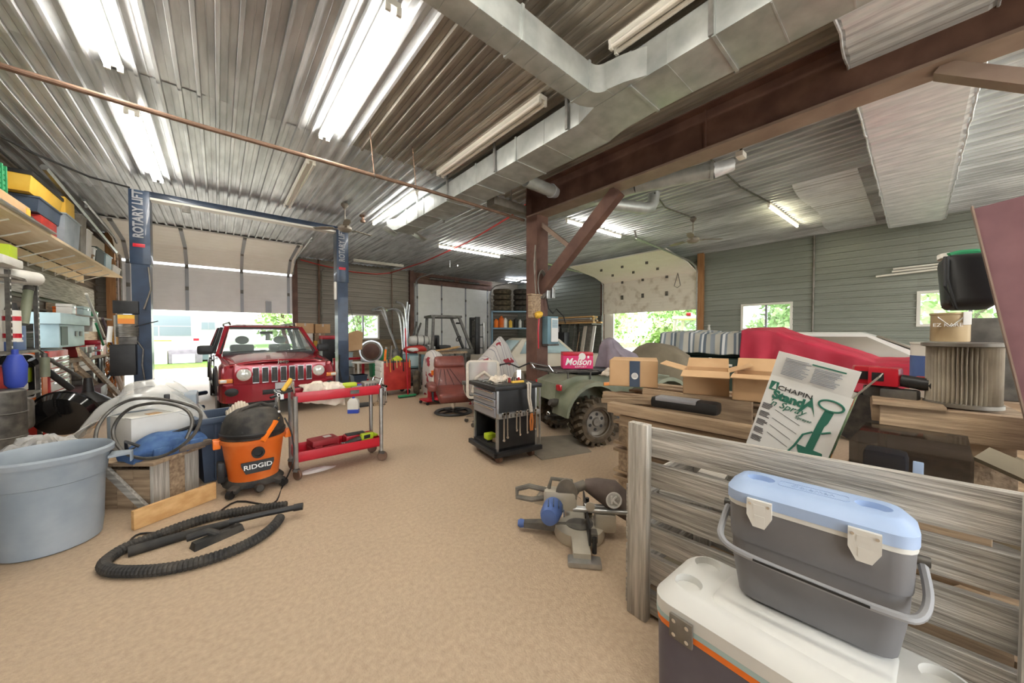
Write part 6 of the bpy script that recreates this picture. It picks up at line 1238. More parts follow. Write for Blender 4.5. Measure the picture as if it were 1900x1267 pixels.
# ================================================================ VEHICLES ALONG THE RIGHT
gv = thing('green_vehicle', 'dark green vehicle mostly hidden under a striped blanket and a red cover', 'car', (8.0, 2.0, 0))
bx('body', 'dark_green', gv, -.75, .75, -2.1, 1.75, .35, 1.15, .08); bx('cabin', 'dark_green', gv, -.62, .62, -.35, 1.5, 1.15, 1.56, .1)
for y in (-1.5, 1.2):
    for x in (-.7, .7): B().cyl((x-.12, y, .36), (x+.12, y, .36), .36, n=22).out('wheel', 'rubber', gv)
bx('trim_strip', 'white_metal', gv, -.765, -.75, .2, 1.0, 1.0, 1.04); bx('door_edge', 'white_metal', gv, -.768, -.75, .55, .6, .5, 1.15)
def over(prof, ys, hem, seed, fold, n=70, m=110):
    """cloth laid over a ridge that runs along Y: prof(y) -> (half width, top z)"""
    b = B()
    def f(u, v):
        y = ys[0]+(ys[1]-ys[0])*v; hw, top = prof(y); t = (u-.5)*2
        a = abs(t); k = .55
        if a < k: x = hw*a/k; z = top-.05*(a/k)**3
        else: x = hw+.10*(a-k)+fold*math.sin(y*16+seed)*(a-k)/(1-k); z = top-.05-(top-.05-hem)*(a-k)/(1-k)
        p = Vector((math.copysign(x, t), y, z)); return p+noise.noise_vector(p*2.5+Vector((seed, 0, 0)))*.03+noise.noise_vector(Vector((p.x*9, p.y*5, p.z*2)))*.014
    return b.grid(f, n, m)
over(lambda y: (.70, 1.66-.02*math.sin(y*4)), (.0, 1.6), 1.22, 2, .03).out('striped_blanket', 'blanket', None, smooth=60, loc=(8.0, 2.0, 0), label='grey striped blanket laid over the roof of the green vehicle', cat='blanket', thick=.012)
over(lambda y: (.80, 1.71 if y > -.35 else max(1.22, 1.71-.46*(-.35-y)/1.2)), (-2.3, .06), .75, 5, .05).out('red_cover', 'red_tarp', None, smooth=60, loc=(8.0, 2.0, 0), label='red fabric cover over the front of the green vehicle', cat='car cover', thick=.012)
wc = thing('cream_car', 'cream car body with a curved roof line behind the red cover', 'car', (9.95, .9, 0))
B().loft([[(-.8, y, .4), (-.85, y, .8), (-.7, y, z), (.7, y, z), (.85, y, .8), (.8, y, .4)] for y, z in ((-2.3, .9), (-2.2, 1.05), (-1.2, 1.12), (1.7, 1.12), (1.9, .95))]).out('body', 'beige_car', wc)
B().loft([[(-.72, -1.25, 1.1), (.72, -1.25, 1.1), (.72, 1.5, 1.1), (-.72, 1.5, 1.1)], [(-.6, -.35, 1.58), (.6, -.35, 1.58), (.6, 1.0, 1.6), (-.6, 1.0, 1.6)], [(-.5, -.2, 1.64), (.5, -.2, 1.64), (.5, .9, 1.65), (-.5, .9, 1.65)]]).out('cabin', 'white_car', wc)
B().quad((-.735, -1.0, 1.13), (-.735, .9, 1.13), (-.63, .8, 1.55), (-.63, -.3, 1.55)).out('side_glass', 'taupe', wc, thick=.02); B().quad((-.64, -1.3, 1.13), (.64, -1.3, 1.13), (.55, -.42, 1.56), (-.55, -.42, 1.56)).out('windshield', 'taupe', wc, thick=.02)
for y in (-1.5, 1.3):
    for x in (-.72, .72): B().cyl((x-.1, y, .34), (x+.1, y, .34), .34, n=20).out('wheel', 'rubber', wc)
bt2 = thing('red_stripe_boat', 'white hull with a red stripe behind the leaning post at the right', 'boat', (6.2, -1.0, 0)); bx('hull', 'white_car', bt2, -.3, .3, -1.1, 1.0, .3, 1.35, .06); bx('red_stripe', 'red', bt2, -.315, -.3, -1.1, 1.0, 1.0, 1.28); bx('cradle', 'wood_old', bt2, -.35, .35, -.8, .7, 0, .3)
# ================================================================ FAR CORNER: TIRES, RACK, LUMBER
ts = thing('blue_steel_shelf', 'blue steel shelf unit under the tire stacks in the far corner', 'shelf', (11.1, 12.9, 0), -38)
for x in (-1.05, 1.05):
    for y in (-.32, .32): bx('upright', 'shelf_blue', ts, x-.04, x+.04, y-.04, y+.04, 0, 2.72)
for z in (.6, 1.85, 2.66): bx('shelf_board', 'shelf_blue', ts, -1.09, 1.09, -.36, .36, z, z+.07)
TS = Matrix.Translation((11.1, 12.9, 0)) @ Matrix.Rotation(RD(-38), 4, 'Z')
for i, (x, nn) in enumerate(((-.55, 4), (.42, 4))):
    for k in range(nn):
        wheel_mesh(.45-.02*i, .255, 32).out('tire', 'tire_dirty' if i == 0 else 'rubber', None, loc=TS @ Vector((x, 0, 2.735+.13+.268*k)), label='%s tire of the %s stack on the blue shelf' % (['lowest', 'second lowest', 'second highest', 'topmost'][k], ['left muddy', 'right black'][i]), cat='tire', group='tires on the blue shelf')
random.seed(11)
for k, (x, m, h, w_, lb) in enumerate(((-.85, 'orange_bright', .45, .22, 'orange trimmer head at the left end of the shelf'), (-.6, 'orange', .6, .25, 'tall orange guard on the shelf'), (-.4, 'white_plastic', .5, .2, 'cream jug on the shelf'), (-.15, 'yellow', .4, .18, 'yellowish can on the shelf'), (.1, 'black', .5, .2, 'black can on the shelf'), (.32, 'card_white', .42, .16, 'white bottle on the shelf'), (.7, 'tire_dirty', .45, .4, 'small dark drum at the right end of the shelf'))):
    t = thing('shelf_item', lb, 'container', TS @ Vector((x, -.05, 1.925)), -38); B().lathe([(w_*.45, 0), (w_*.5, .02), (w_*.5, h*.75), (w_*.25, h*.85), (w_*.22, h*.95)], n=14).out('can', m, t); B().lathe([(w_*.24, h*.95), (w_*.24, h)], n=12).out('cap', 'dark_steel', t)
for k in range(7):
    x = -.9+.3*k; bx('shelf_part', ['black', 'steel_old', 'yellow', 'dark_steel'][k % 4], None, -.1, .1, -.12, .12, 0, .3+.1*(k % 3), .02, loc=TS @ Vector((x, 0, .672)), rot=(0, 0, RD(-38)), label='machine part number %s from the left on the low shelf board' % ['one', 'two', 'three', 'four', 'five', 'six', 'seven'][k], cat='machine part', group='parts on the low shelf')
lr = thing('lumber_rack', 'steel rack arms holding lumber on the right wall', 'rack', (14.0, 11.2, 0))
for y in (-1.4, 0, 1.2): bx('rack_post', 'dark_steel', lr, -.05, .05, y-.03, y+.03, 0, 2.5); bx('rack_arm', 'dark_steel', lr, -.8, 0, y-.03, y+.03, 2.05, 2.1)
random.seed(3)
for k in range(16):
    x = 13.2+.16*(k % 4); z = 2.12+.09*(k//4); y0 = 9.7+random.uniform(-.1, .3); B().box(x, x+.14, y0, y0+random.uniform(2.4, 3.2), z, z+.07).out('lumber', ['wood_new', 'wood_old', 'wood_grey'][k % 3], None, label='rough board in the lumber stack on the right wall rack', cat='board', group='boards on the wall rack')
for k, (y, m, w_, lb) in enumerate(((10.0, 'card_white', .14, 'white door panel leaning under the lumber rack nearest the garage door'), (10.25, 'steel_old', .25, 'grey panel leaning under the lumber rack'), (10.55, 'mesh_beige', .18, 'beige panel leaning under the lumber rack'), (12.3, 'card_white', .1, 'white strip leaning at the far end of the lumber rack'))):
    B().bar((13.3, y, 0), (13.75, y, 2.0), w_, .05).out('leaning_sheet', m, None, label=lb, cat='panel')
for k in range(9): a = Vector((13.2+.05*(k % 3), 10.8+.17*k, 0)); B().cyl(a, a+Vector((.35, random.uniform(-.2, .2), 1.7+.2*(k % 3))), .025, n=6).out('pole', ['wood_old', 'dark_steel', 'steel_old'][k % 3], None, label='long tool handle leaning under the lumber rack', cat='pole', group='tool handles under the lumber rack')
bx('old_tv', 'black', None, 12.7, 13.1, 11.0, 12.0, .0, 1.7, .05, label='dark cabinet standing below the lumber rack', cat='cabinet')
B().lathe([(.04, 0), (.05, .1), (.03, .2), (.05, .25)], n=8).out('glove_stack', 'white_plastic', None, loc=(13.9, 5.0, 1.7), label='small white ornament on a ledge by the right door post', cat='ornament'); bx('post_ledge', 'wood_old', None, 13.75, 14.15, 4.6, 5.2, 1.64, 1.695, label='small ledge on the right wall by the door post', cat='ledge')
# ================================================================ PALLET PILE WITH CARTONS
pp_ = thing('pallet_stack', 'stack of rough pallets under the row of brown cartons', 'pallet', (3.25, 1.25, 0))
for lev in range(4):
    z = .27*lev
    for y in (-.6, -.05, .5): bx('stringer', 'wood_old_x', pp_, -.33, .6, y, y+.09, z+.03, z+.2)
    for x in (-.33, -.05, .25, .5): bx('deck_board', 'wood_old', pp_, x, x+.12, -.65, .65, z+.2, z+.225); bx('deck_board', 'wood_old', pp_, x, x+.12, -.65, .65, z, z+.025)
bx('side_plank', 'wood_old', pp_, -.37, -.335, -.5, .33, .95, 1.115); 
ra = bx('fence_rail', 'wood_old', None, 2.55, 2.64, .55, 1.72, .93, 1.01, label='mossy square timber laid across the front of the pallet stack', cat='timber'); bx('fence_rail', 'wood_old', None, 2.58, 2.66, .5, 1.62, .83, .915, label='lower brown timber under the mossy one', cat='timber')
def prop(x, y, z): return bx('timber_prop', 'wood_old', None, x, x+.09, y, y+.09, 0, z, label='short post holding up the %s end of the mossy timber' % ('far' if y > 1 else 'near'), cat='post')
prop(2.57, 1.45, .828); prop(2.57, .62, .828)
def carton(label, loc, rz, w_, d_, h_, flaps=(), m='cardboard', name='carton'):
    t = thing(name, label, 'carton', loc, rz, 'brown cartons on the pallet stack')
    th = .006
    for a in ((-w_/2, w_/2, -d_/2, -d_/2+th), (-w_/2, w_/2, d_/2-th, d_/2), (-w_/2, -w_/2+th, -d_/2, d_/2), (w_/2-th, w_/2, -d_/2, d_/2)): bx('side', m, t, *a, 0, h_)
    bx('bottom', m, t, -w_/2, w_/2, -d_/2, d_/2, 0, th)
    for e_, ang, L in flaps:
        b = B()
        if e_ == 'f': b.T = Matrix.Translation((0, -d_/2, h_)) @ Matrix.Rotation(RD(ang), 4, 'X'); b.box(-w_/2, w_/2, -L, 0, -th/2, th/2)
        if e_ == 'b': b.T = Matrix.Translation((0, d_/2, h_)) @ Matrix.Rotation(RD(-ang), 4, 'X'); b.box(-w_/2, w_/2, 0, L, -th/2, th/2)
        if e_ == 'l': b.T = Matrix.Translation((-w_/2, 0, h_)) @ Matrix.Rotation(RD(ang), 4, 'Y'); b.box(-L, 0, -d_/2, d_/2, -th/2, th/2)
        if e_ == 'r': b.T = Matrix.Translation((w_/2, 0, h_)) @ Matrix.Rotation(RD(-ang), 4, 'Y'); b.box(0, L, -d_/2, d_/2, -th/2, th/2)
        b.out('flap', m, t)
    return t
PZ = 1.118
c1 = carton('closed brown carton with a blue printed strip at the left end of the row', (3.12, 1.80, PZ), -62, .42, .52, .235, (('f', 180, .25), ('b', 180, .25)))
bx('blue_strip', 'tote_blue', c1, -.03, .06, -.266, -.26, .0, .236); B().lathe([(.03, 0), (.03, .002), (.02, .002), (.02, 0)], (.015, -.267, .1), axis=(0, -1, 0), n=16).out('strip_mark', 'ink_white', c1)
carton('open brown carton with spread flaps in the middle of the row', (3.1, 1.13, PZ), -72, .32, .36, .19, (('f', 8, .2), ('b', -18, .22), ('l', 15, .18), ('r', 20, .16)))
c3 = carton('open brown carton at the right end of the row beside the white sprayer box', (3.08, .70, PZ), -78, .42, .34, .19, (('f', 5, .14), ('b', -30, .18), ('r', -10, .15)))
for k in range(3): bx('shipping_print', 'ink_white', c3, .02+.045*k, .06+.045*k, -.1725, -.17, .1, .13)
sx_ = thing('black_case', 'black and grey plastic case under the plank of the pallet stack', 'case', (2.74, 1.15, 1.012), -85); bx('shell', 'black', sx_, -.24, .24, -.08, .06, 0, .09, .03); bx('grey_top', 'stile_grey', sx_, -.2, .1, -.082, .04, .06, .094, .01)
for k in range(3): B().bar((2.72+.07*k, 1.4+.03*k, 1.045+.0*k), (2.72+.07*k, 1.88+.04*k, .985+.02*k), .06, .04).out('firewood', 'wood_old', None, label=['lowest', 'middle', 'upper'][k]+' split wood piece sticking out toward the quad bike', cat='firewood')
# ================================================================ SLATTED BIN
fb = thing('slatted_bin', 'weathered grey wooden slatted bin in the right foreground', 'wooden bin', (1.83, 0, 0))
zz = [(.905, 1.085), (.735, .885), (.555, .715), (.385, .53), (.185, .36), (.01, .15)]
for k, (a, c) in enumerate(zz):
    o = B(); o.bar((.02, 1.0, (a+c)/2), (.03, -.95, (a+c)/2+.075+.01*((k*7) % 3-1)), .035, c-a-.022).out('slat', 'wood_grey', fb)
    if k > 1: bx('slat', 'wood_grey_x', fb, .0, .94, 1.065+.005*(k % 2), 1.1, a, c); B().bar((.94, 1.0, (a+c)/2), (.94, -.95, (a+c)/2), .035, c-a).out('slat', 'wood_grey', fb)
for y, z in ((.945, 1.10), (-.33, 1.12)):
    po = B().box(-.055, .0, y, y+.115, 0, z, .006).out('post', 'wood_grey_z', fb)
bx('post', 'wood_grey_z', fb, .86, .92, .95, 1.06, 0, .82)
bx('floor_board', 'wood_old', fb, .05, .91, -.9, 1.04, .02, .05)
random.seed(21)
for k in range(26):
    x, y = random.uniform(2.0, 2.75), random.uniform(-.7, .9); a = random.uniform(0, PI); L = random.uniform(.25, .5); z = .08+.032*k*.9
    p_ = Vector((x-L/2*math.cos(a), y-L/2*math.sin(a), z)); q_ = Vector((x+L/2*math.cos(a), y+L/2*math.sin(a), z+random.uniform(-.04, .04)))
    p_.x = min(max(p_.x, 1.97), 2.66); q_.x = min(max(q_.x, 1.97), 2.66)
    B().bar(p_, q_, random.uniform(.08, .16), .025).out('scrap_board', ['wood_old', 'wood_grey', 'olive_tarp'][k % 3], None, label='loose scrap board in the pile inside the slatted bin', cat='board', group='scrap boards in the slatted bin')
# white sprayer carton
cbx2 = thing('sprayer_carton', 'tilted white Chapin sprayer carton with green print in the slatted bin', 'carton', (2.3, .655, .86)); cbx2.rotation_euler = (Matrix.Rotation(RD(-90), 3, 'Z') @ Matrix.Rotation(RD(15.5), 3, 'Y')).to_euler()
w_, h_, d_ = .335, .54, .24
bx('front', 'card_white', cbx2, 0, w_, 0, .006, 0, h_); bx('rear', 'card_white', cbx2, 0, w_, d_-.006, d_, 0, h_); bx('left_side', 'card_white', cbx2, 0, .006, .006, d_-.006, 0, h_); bx('right_side', 'green_print' if 'green_print' in MATS else 'dark_green', cbx2, w_-.006, w_, .006, d_-.006, 0, h_)
bx('bottom', 'card_white', cbx2, 0, w_, 0, d_, 0, .006); bx('inner_carton', 'cardboard_in', cbx2, .02, w_-.02, .02, d_-.02, .01, h_-.06)
o = B(); o.T = Matrix.Translation((0, 0, h_)) @ Matrix.Rotation(RD(6), 4, 'X'); o.box(.0, w_-.01, 0, .005, 0, .135); fl = o.out('front_flap', 'card_white', cbx2)
o = B(); o.T = Matrix.Translation((w_, 0, h_)) @ Matrix.Rotation(RD(22), 4, 'Y'); o.box(-.005, 0, .0, d_, 0, .14); o.out('right_flap', 'taupe', cbx2)
Q = lambda z: h_-(h_-z)*.74
S8 = .79
def PX(P): return [(x*S8, Q(z)) for x, z in P]
text('CHAPIN', .034, 'ink_black', cbx2, (.155*S8, -.001, Q(.465)), UPR, .0015, sx=1.2); text('Stand', .062, 'ink_green', cbx2, (.135*S8, -.001, Q(.405)), UPR, .0015, bold=.003); text("'n Spray", .05, 'ink_green', cbx2, (.14*S8, -.001, Q(.345)), UPR, .0015, shear=.35); text('Sprayer', .022, 'ink_green', cbx2, (.245*S8, -.001, Q(.30)), UPR, .001)
lg_ = bx('logo_block', 'ink_green', cbx2, .012, .048, -.002, .0005, Q(.435), Q(.5)); B().prism(PX([(.03, .445), (.045, .495), (.055, .445)]), -.003, -.0015, 'xz').out('logo_figure', 'card_white', lg_)
B().prism(PX([(.20, .35), (.24, .44), (.247, .47), (.257, .44), (.29, .345), (.262, .4), (.24, .4), (.22, .35)]), -.0022, .0005, 'xz').out('printed_figure', 'ink_green', cbx2)
B().tube([((.345+.06*math.cos(a*PI/12))*S8, -.001, Q(.45+.036*math.sin(a*PI/12))) for a in range(24)], .005, 5, closed=True).out('printed_handle', 'ink_green', cbx2)
B().prism(PX([(.325, .41), (.37, .41), (.362, .33), (.352, .30), (.345, .12), (.305, .12), (.315, .3)]), -.0022, .0005, 'xz').out('printed_pump', 'ink_green', cbx2); B().prism(PX([(.26, .12), (.39, .12), (.4, .09), (.37, .03), (.3, .03), (.27, .09)]), -.0022, .0005, 'xz').out('printed_base', 'ink_green', cbx2)
B().tube([(x*S8, -.001, Q(z)) for x, z in ((.31, .24), (.27, .2), (.25, .1), (.23, .04))], .005, 5).out('printed_hose', 'ink_green', cbx2); B().tube([(x*S8, -.001, Q(z)) for x, z in ((.35, .25), (.39, .28))], .005, 5).out('printed_lever', 'ink_green', cbx2)
for k, z in enumerate((.30, .235, .18, .12)): B().tube([(.09*S8, -.001, Q(z)), ((.24 if k < 2 else .22)*S8, -.001, Q(z-.05))], .001, 4).out('printed_rule', 'ink_black', cbx2)
def printlines(parent, x0, x1, z0, z1, n, m, y=-.0008, seed=1, name='small_print'):
    b = B(); random.seed(seed)
    for k in range(n): z = z0+(z1-z0)*k/n; b.box(x0, x1-random.uniform(0, .3)*(x1-x0), y-.0008, y, z, z+(z1-z0)/n*.5)
    return b.out(name, m, parent, kind='stuff')
for k, z in enumerate((.285, .22, .155, .09, .025)): printlines(cbx2, .01, .06, Q(z), Q(z+.045), 5, 'ink_black', seed=k)
for q_, (x0_, x1_, z0_, z1_, n_) in enumerate(((.04, .15, h_+.02, h_+.115, 12), (.165, .28, h_+.02, h_+.1, 10))): printlines(fl, x0_, x1_, z0_, z1_, n_, 'ink_grey', -.0145, 9+q_)
bx('flap_heading', 'ink_green', fl, .15, .28, -.0155, -.0145, h_+.106, h_+.113)
# green foliage print on the right side of the carton
random.seed(8)
for k in range(14): z = random.uniform(.04, .5); y = random.uniform(.03, .2); B().prism([(y, z-.03), (y+.03, z), (y, z+.035), (y-.025, z)], w_, w_+.0012, 'yz').out('printed_leaf', ['green', 'yellow', 'leaf', 'red', 'ink_green'][k % 5], cbx2)
# smoked acrylic case
sm = thing('smoked_case', 'smoked transparent plastic case lying in the slatted bin', 'case', (2.36, .04, .955), -92)
B().loft([[(-.15, -.12, 0), (.2, -.12, 0), (.2, .14, 0), (-.15, .14, 0)], [(-.15, -.13, .15), (.2, -.13, .15), (.2, .15, .15), (-.15, .15, .15)], [(-.12, -.10, .2), (.19, -.08, .2), (.19, .13, .2), (-.12, .13, .2)]]).out('shell', 'smoked', sm); bx('inner_cloth', 'tote_blue', sm, -.11, .03, -.1, .02, .01, .12, .03); bx('latch', 'cooler_blue', sm, .045, .075, -.138, -.125, .02, .11, .004)
bx('old_box', 'wood_old', None, 2.2, 2.5, -.2, .22, .60, .95, .01, label='old box under the smoked plastic case', cat='box'); bx('old_crate', 'wood_old', None, 2.15, 2.55, -.25, .3, .051, .598, .01, label='larger old box at the bottom of the slatted bin', cat='box')
# wood blocks and filter behind the bin
pb2 = thing('timber_stack', 'stack of thick old timbers carrying the round filter', 'timber stack', (3.19, -.1, 0), 4)
bx('timber', 'wood_old', pb2, -.38, -.30, -.25, .25, 1.06, 1.21, .005); bx('timber', 'wood_old', pb2, -.29, .35, -.25, .28, 1.1, 1.20, .005); bx('timber', 'wood_old', pb2, -.33, .3, -.2, .22, .95, 1.09, .005)
bx('timber_base', 'wood_old_x', pb2, -.25, .3, -.22, .24, 0, .94, .005); bx('cap_board', 'wood_old', pb2, -.40, -.16, .02, .28, 1.21, 1.23, .004)
fi = thing('air_filter', 'large round pleated truck air filter with steel end caps', 'air filter', (3.02, -.165, 1.215))
b = B(); n = 96; ring0 = [(( .129 if j % 2 else .098)*math.cos(2*PI*j/n), (.129 if j % 2 else .098)*math.sin(2*PI*j/n)) for j in range(n)]
rows_ = []
for i in range(7):
    t = i/6; a = .035*math.sin(t*PI*2)*.25; rows_.append([(x*math.cos(a+.02*math.sin(j*.8+i))-y*math.sin(a), x*math.sin(a)+y*math.cos(a), .02+.30*t) for j, (x, y) in enumerate(ring0)])
b.loft(rows_).out('pleats', 'filter_paper', fi, smooth=0); B().lathe([(.125, 0), (.135, .004), (.135, .022), (.125, .024)], n=36).out('bottom_cap', 'steel_old', fi); B().lathe([(.135, .318), (.148, .322), (.148, .338), (.13, .342)], n=36).out('top_cap', 'steel_old', fi)
kc = thing('paint_can', 'brown labelled paint can with white lettering standing on the blue and white can', 'paint can', (3.42, -.135, 1.555)); B().lathe([(.075, 0), (.078, .005), (.078, .16), (.082, .165), (.082, .175), (.07, .175)], n=28).out('can', 'paint_can', kc)
text('EZ KARE', .03, 'ink_white', kc, (-.079, .012, .1), (PI/2, 0, -PI/2), .004); bx('drip', 'ink_white', kc, -.078, -.04, -.075, -.045, .1, .178, .004); B().tube([(-.07, .05, .15), (-.1, .0, .09), (-.07, -.05, .15)], .003, 5).out('bail', 'steel', kc)
cc = thing('blue_white_can', 'blue and white printed can standing on the timbers behind the filter', 'paint can', (3.42, -.09, 1.205)); B().lathe([(.11, 0), (.112, .005), (.112, .33), (.116, .335), (.116, .345), (.1, .345)], n=28).out('can', 'white_metal', cc); B().lathe([(.1135, .08), (.1135, .26)], n=28, cap=False).out('label', 'blue_tool', cc)
bx('grey_board', 'dark_steel', None, 3.6, 3.64, -.42, -.12, 1.2, 1.7, .004, label='dark grey panel standing behind the paint cans', cat='panel'); bx('panel_stand', 'wood_old', None, 3.52, 3.9, -.5, .05, 0, 1.198, .005, label='wooden stand under the dark grey panel', cat='stand')
# red power tools
for k, (x, y, z, rz, lb) in enumerate(((3.1, .1, 1.212, -80, 'red and black cordless tool standing behind the white carton'), (3.02, .02, 1.212, -100, 'red and grey cordless tool beside the filter'))):
    t = thing('power_tool', lb, 'power tool', (x, y+.06, z), rz); bx('battery', 'red', t, -.1, .03, -.05, .05, .08, .19, .015); bx('vents', 'black', t, -.08, -.03, -.054, -.05, .11, .16); B().cyl((.03, 0, .12), (.17, 0, .1), .035).out('body', 'black', t); bx('foot', 'dark_steel', t, -.05, .1, -.04, .04, 0, .07, .015); bx('nose', 'red_old', t, .17, .22, -.035, .035, .06, .14, .01)
for k, (p_, q_, lb) in enumerate((((2.62, -.2, 1.06), (2.5, -.5, .94), 'left drab board leaning below the timbers'), ((2.7, -.28, 1.02), (2.55, -.62, .9), 'middle drab board leaning below the timbers'), ((2.78, -.34, .96), (2.65, -.7, .88), 'right drab board leaning below the timbers'))):
    B().bar(p_, q_, .1, .02, (-.5, -.2, .8)).out('drab_board', 'olive_tarp', None, label=lb, cat='board')
# leaning steel post with the black case
lpst = thing('leaning_steel_post', 'purple-brown steel channel leaning at the right edge of the picture', 'steel post', (2.72, -.60, 0))
B().bar((0, 0, 0), (0, .36, 2.2), .15, .03, (-1, 0, 0)).out('web', 'mauve_post' if 'mauve_post' in MATS else 'rust_paint', lpst); B().bar((.0, .078, 0), (.0, .438, 2.2), .006, .05, (-1, 0, 0)).out('rusty_edge', 'rust_flange', lpst); B().bar((.03, -.075, 0), (.03, .285, 2.2), .02, .08, (-1, 0, 0)).out('flange', 'rust_paint', lpst)
bk3 = thing('black_case', 'black moulded plastic case with a green cord hung on the leaning post', 'case', (2.84, -.16, 1.73)); bk3.rotation_euler = (RD(-14), 0, RD(-75))
B().box(-.07, .10, -.05, .07, .0, .28, .04, 3).out('shell', 'black', bk3); B().tube([(-.07, -.055, .26), (-.08, -.055, .1), (-.05, -.055, -.02), (-.07, -.055, .14), (-.06, -.055, .26)], .006, 6).out('strap', 'black', bk3); B().tube([(-.04, 0, .285), (.0, .01, .30), (.05, .0, .295), (.09, .01, .285)], .016, 8).out('green_cord', 'green', bk3); B().cyl((-.04, .03, .28), (-.04, .03, .305), .03).out('cap', 'white_metal', bk3)
# ================================================================ COOLERS
def lozenge(x0, x1, y0, y1, c, k=4):
    P = []
    for cx, cy, a0 in ((x1-c, y1-c, 0), (x0+c, y1-c, 90), (x0+c, y0+c, 180), (x1-c, y0+c, 270)):
        for i in range(k+1): a = RD(a0+90*i/k); P.append((cx+c*math.cos(a), cy+c*math.sin(a)))
    return P
def rz_ring(P, z): return [(x, y, z) for x, y in P]
cl1 = thing('large_cooler', 'large dark grey cooler with a white lid and orange stripe', 'cooler', (1.58, .27, 0), -2)
L0 = lambda g, c: lozenge(-.2-g, .2+g, -.44-g, .43+g, c)
B().loft([rz_ring(L0(-.03, .06), 0), rz_ring(L0(0, .07), .03), rz_ring(L0(.004, .07), .40)]).out('tub', 'cooler_dark', cl1)
B().loft([rz_ring(L0(.008, .075), .402), rz_ring(L0(.01, .075), .428)]).out('orange_stripe', 'orange_bright', cl1); B().loft([rz_ring(L0(.011, .075), .429), rz_ring(L0(.011, .075), .45)]).out('teal_band', 'teal_strip', cl1)
lid1 = B().loft([rz_ring(L0(.012, .08), .451), rz_ring(L0(.012, .08), .50), rz_ring(L0(-.03, .08), .545), rz_ring(L0(-.045, .08), .55)]).out('lid', 'cooler_lid', cl1)
cut(lid1, [B().lathe([(.05, .52), (.054, .57)], (x, y, 0), n=24) for x in (-.09, .10) for y in (.335, -.34)])
B().loft([rz_ring(lozenge(-.13, .13, -.25, .24, .05), .5505), rz_ring(lozenge(-.12, .12, -.24, .23, .05), .558)]).out('lid_panel', 'cooler_lid', cl1)
hg = bx('hinge', 'steel_old', cl1, -.225, -.212, .26, .35, .385, .48, .004)
for y in (.28, .33):
    for z in (.405, .46): B().cyl((-.229, y, z), (-.224, y, z), .008, n=10).out('rivet', 'chrome', hg)
h2 = bx('hinge', 'steel_old', cl1, -.225, -.212, -.35, -.26, .385, .48, .004)
cl2 = thing('small_cooler', 'small grey cooler with a pale blue lid and carry handle standing on the large cooler', 'cooler', (1.655, .238, .559), 4)
L1 = lambda g, c: lozenge(-.105-g, .105+g, -.25-g, .25+g, c)
B().loft([rz_ring(L1(-.05, .05), 0), rz_ring(L1(-.03, .06), .012), rz_ring(L1(-.012, .06), .15), rz_ring(L1(-.008, .06), .24)]).out('tub', 'cooler_grey', cl2)
B().loft([rz_ring(L1(-.004, .06), .24), rz_ring(L1(.0, .06), .375)]).out('upper_band', 'cooler_grey', cl2)
B().loft([rz_ring(L1(.003, .06), .375), rz_ring(L1(.003, .06), .392)]).out('white_rim', 'cooler_lid', cl2)
lid2 = B().loft([rz_ring(L1(.006, .062), .392), rz_ring(L1(.006, .062), .43), rz_ring(L1(-.025, .05), .462), rz_ring(L1(-.04, .04), .465)]).out('lid', 'cooler_blue', cl2)
cut(lid2, [B().lathe([(.043, .445), (.047, .48)], (0, y, 0), n=24, sx=.8) for y in (-.155, .155)])
text('Coleman', .034, 'cooler_blue', cl2, (0, 0, .4665), (0, 0, -PI/2), .0008); ringframe(B(), .2, .055, .015, .004, -.001, .001, 0).out('badge_frame', 'cooler_blue', cl2, loc=(0, 0, .466), rot=(PI/2, 0, PI/2))
for y in (-.135, .14):
    la = B().prism([(y-.038, .42), (y+.038, .42), (y+.038, .36), (y+.018, .32), (y-.018, .32), (y-.038, .36)], -.125, -.108, 'yz').out('latch', 'white_plastic', cl2)
    bx('latch_slot', 'white_plastic', la, -.1262, -.125, y-.018, y+.018, .385, .405); bx('latch_slot', 'white_plastic', la, -.1262, -.125, y-.018, y+.014, .335, .365)
    for q in (-.028, .028): B().cyl((-.128, y+q, .405), (-.124, y+q, .405), .005, n=10).out('screw', 'chrome', la)
hn = B().tube(smoothpath([(.0, .262, .33), (-.06, .272, .27), (-.12, .262, .235), (-.145, .2, .215), (-.148, .0, .205), (-.142, -.19, .202), (-.115, -.25, .205), (-.06, -.272, .25), (0, -.262, .33)], 5), .0125, 8).out('carry_handle', 'handle_grey', cl2)
B().bar((-.16, -.15, .205), (-.16, .15, .212), .004, .007, (0, 0, 1)).out('handle_slot', 'black', hn)
for s in (-1, 1): B().cyl((0, s*.25, .33), (0, s*.28, .33), .016, n=12).out('handle_pivot', 'dark_steel', cl2)
# ================================================================ MITRE SAW
ms = thing('mitre_saw', 'sliding mitre saw with a blue motor and dust bag on the floor', 'mitre saw', (2.17, 1.72, 0), 42)
for s in (-1, 1):
    wg = B().loft([[(s*.13, -.05, .02), (s*.13, .07, .02), (s*.13, .07, .09), (s*.13, -.05, .09)], [(s*.36, -.06, 0), (s*.36, .06, 0), (s*.36, .06, .075), (s*.36, -.06, .075)]]).out('base_wing', 'saw_gold', ms)
    bx('wing_foot', 'steel', ms, s*.36-.05, s*.36+.05, -.13, .1, 0, .04, .015); bx('fence', 'black', ms, min(s*.06, s*.3), max(s*.06, s*.3), -.065, -.05, .095, .22, .004)
    B().cyl((s*.3, -.09, .05), (s*.3, -.09, .16), .016).out('clamp_knob', 'black', ms); bx('fence_bracket', 'saw_dark', ms, s*.2-.04, s*.2+.04, -.12, -.07, .08, .15, .01)
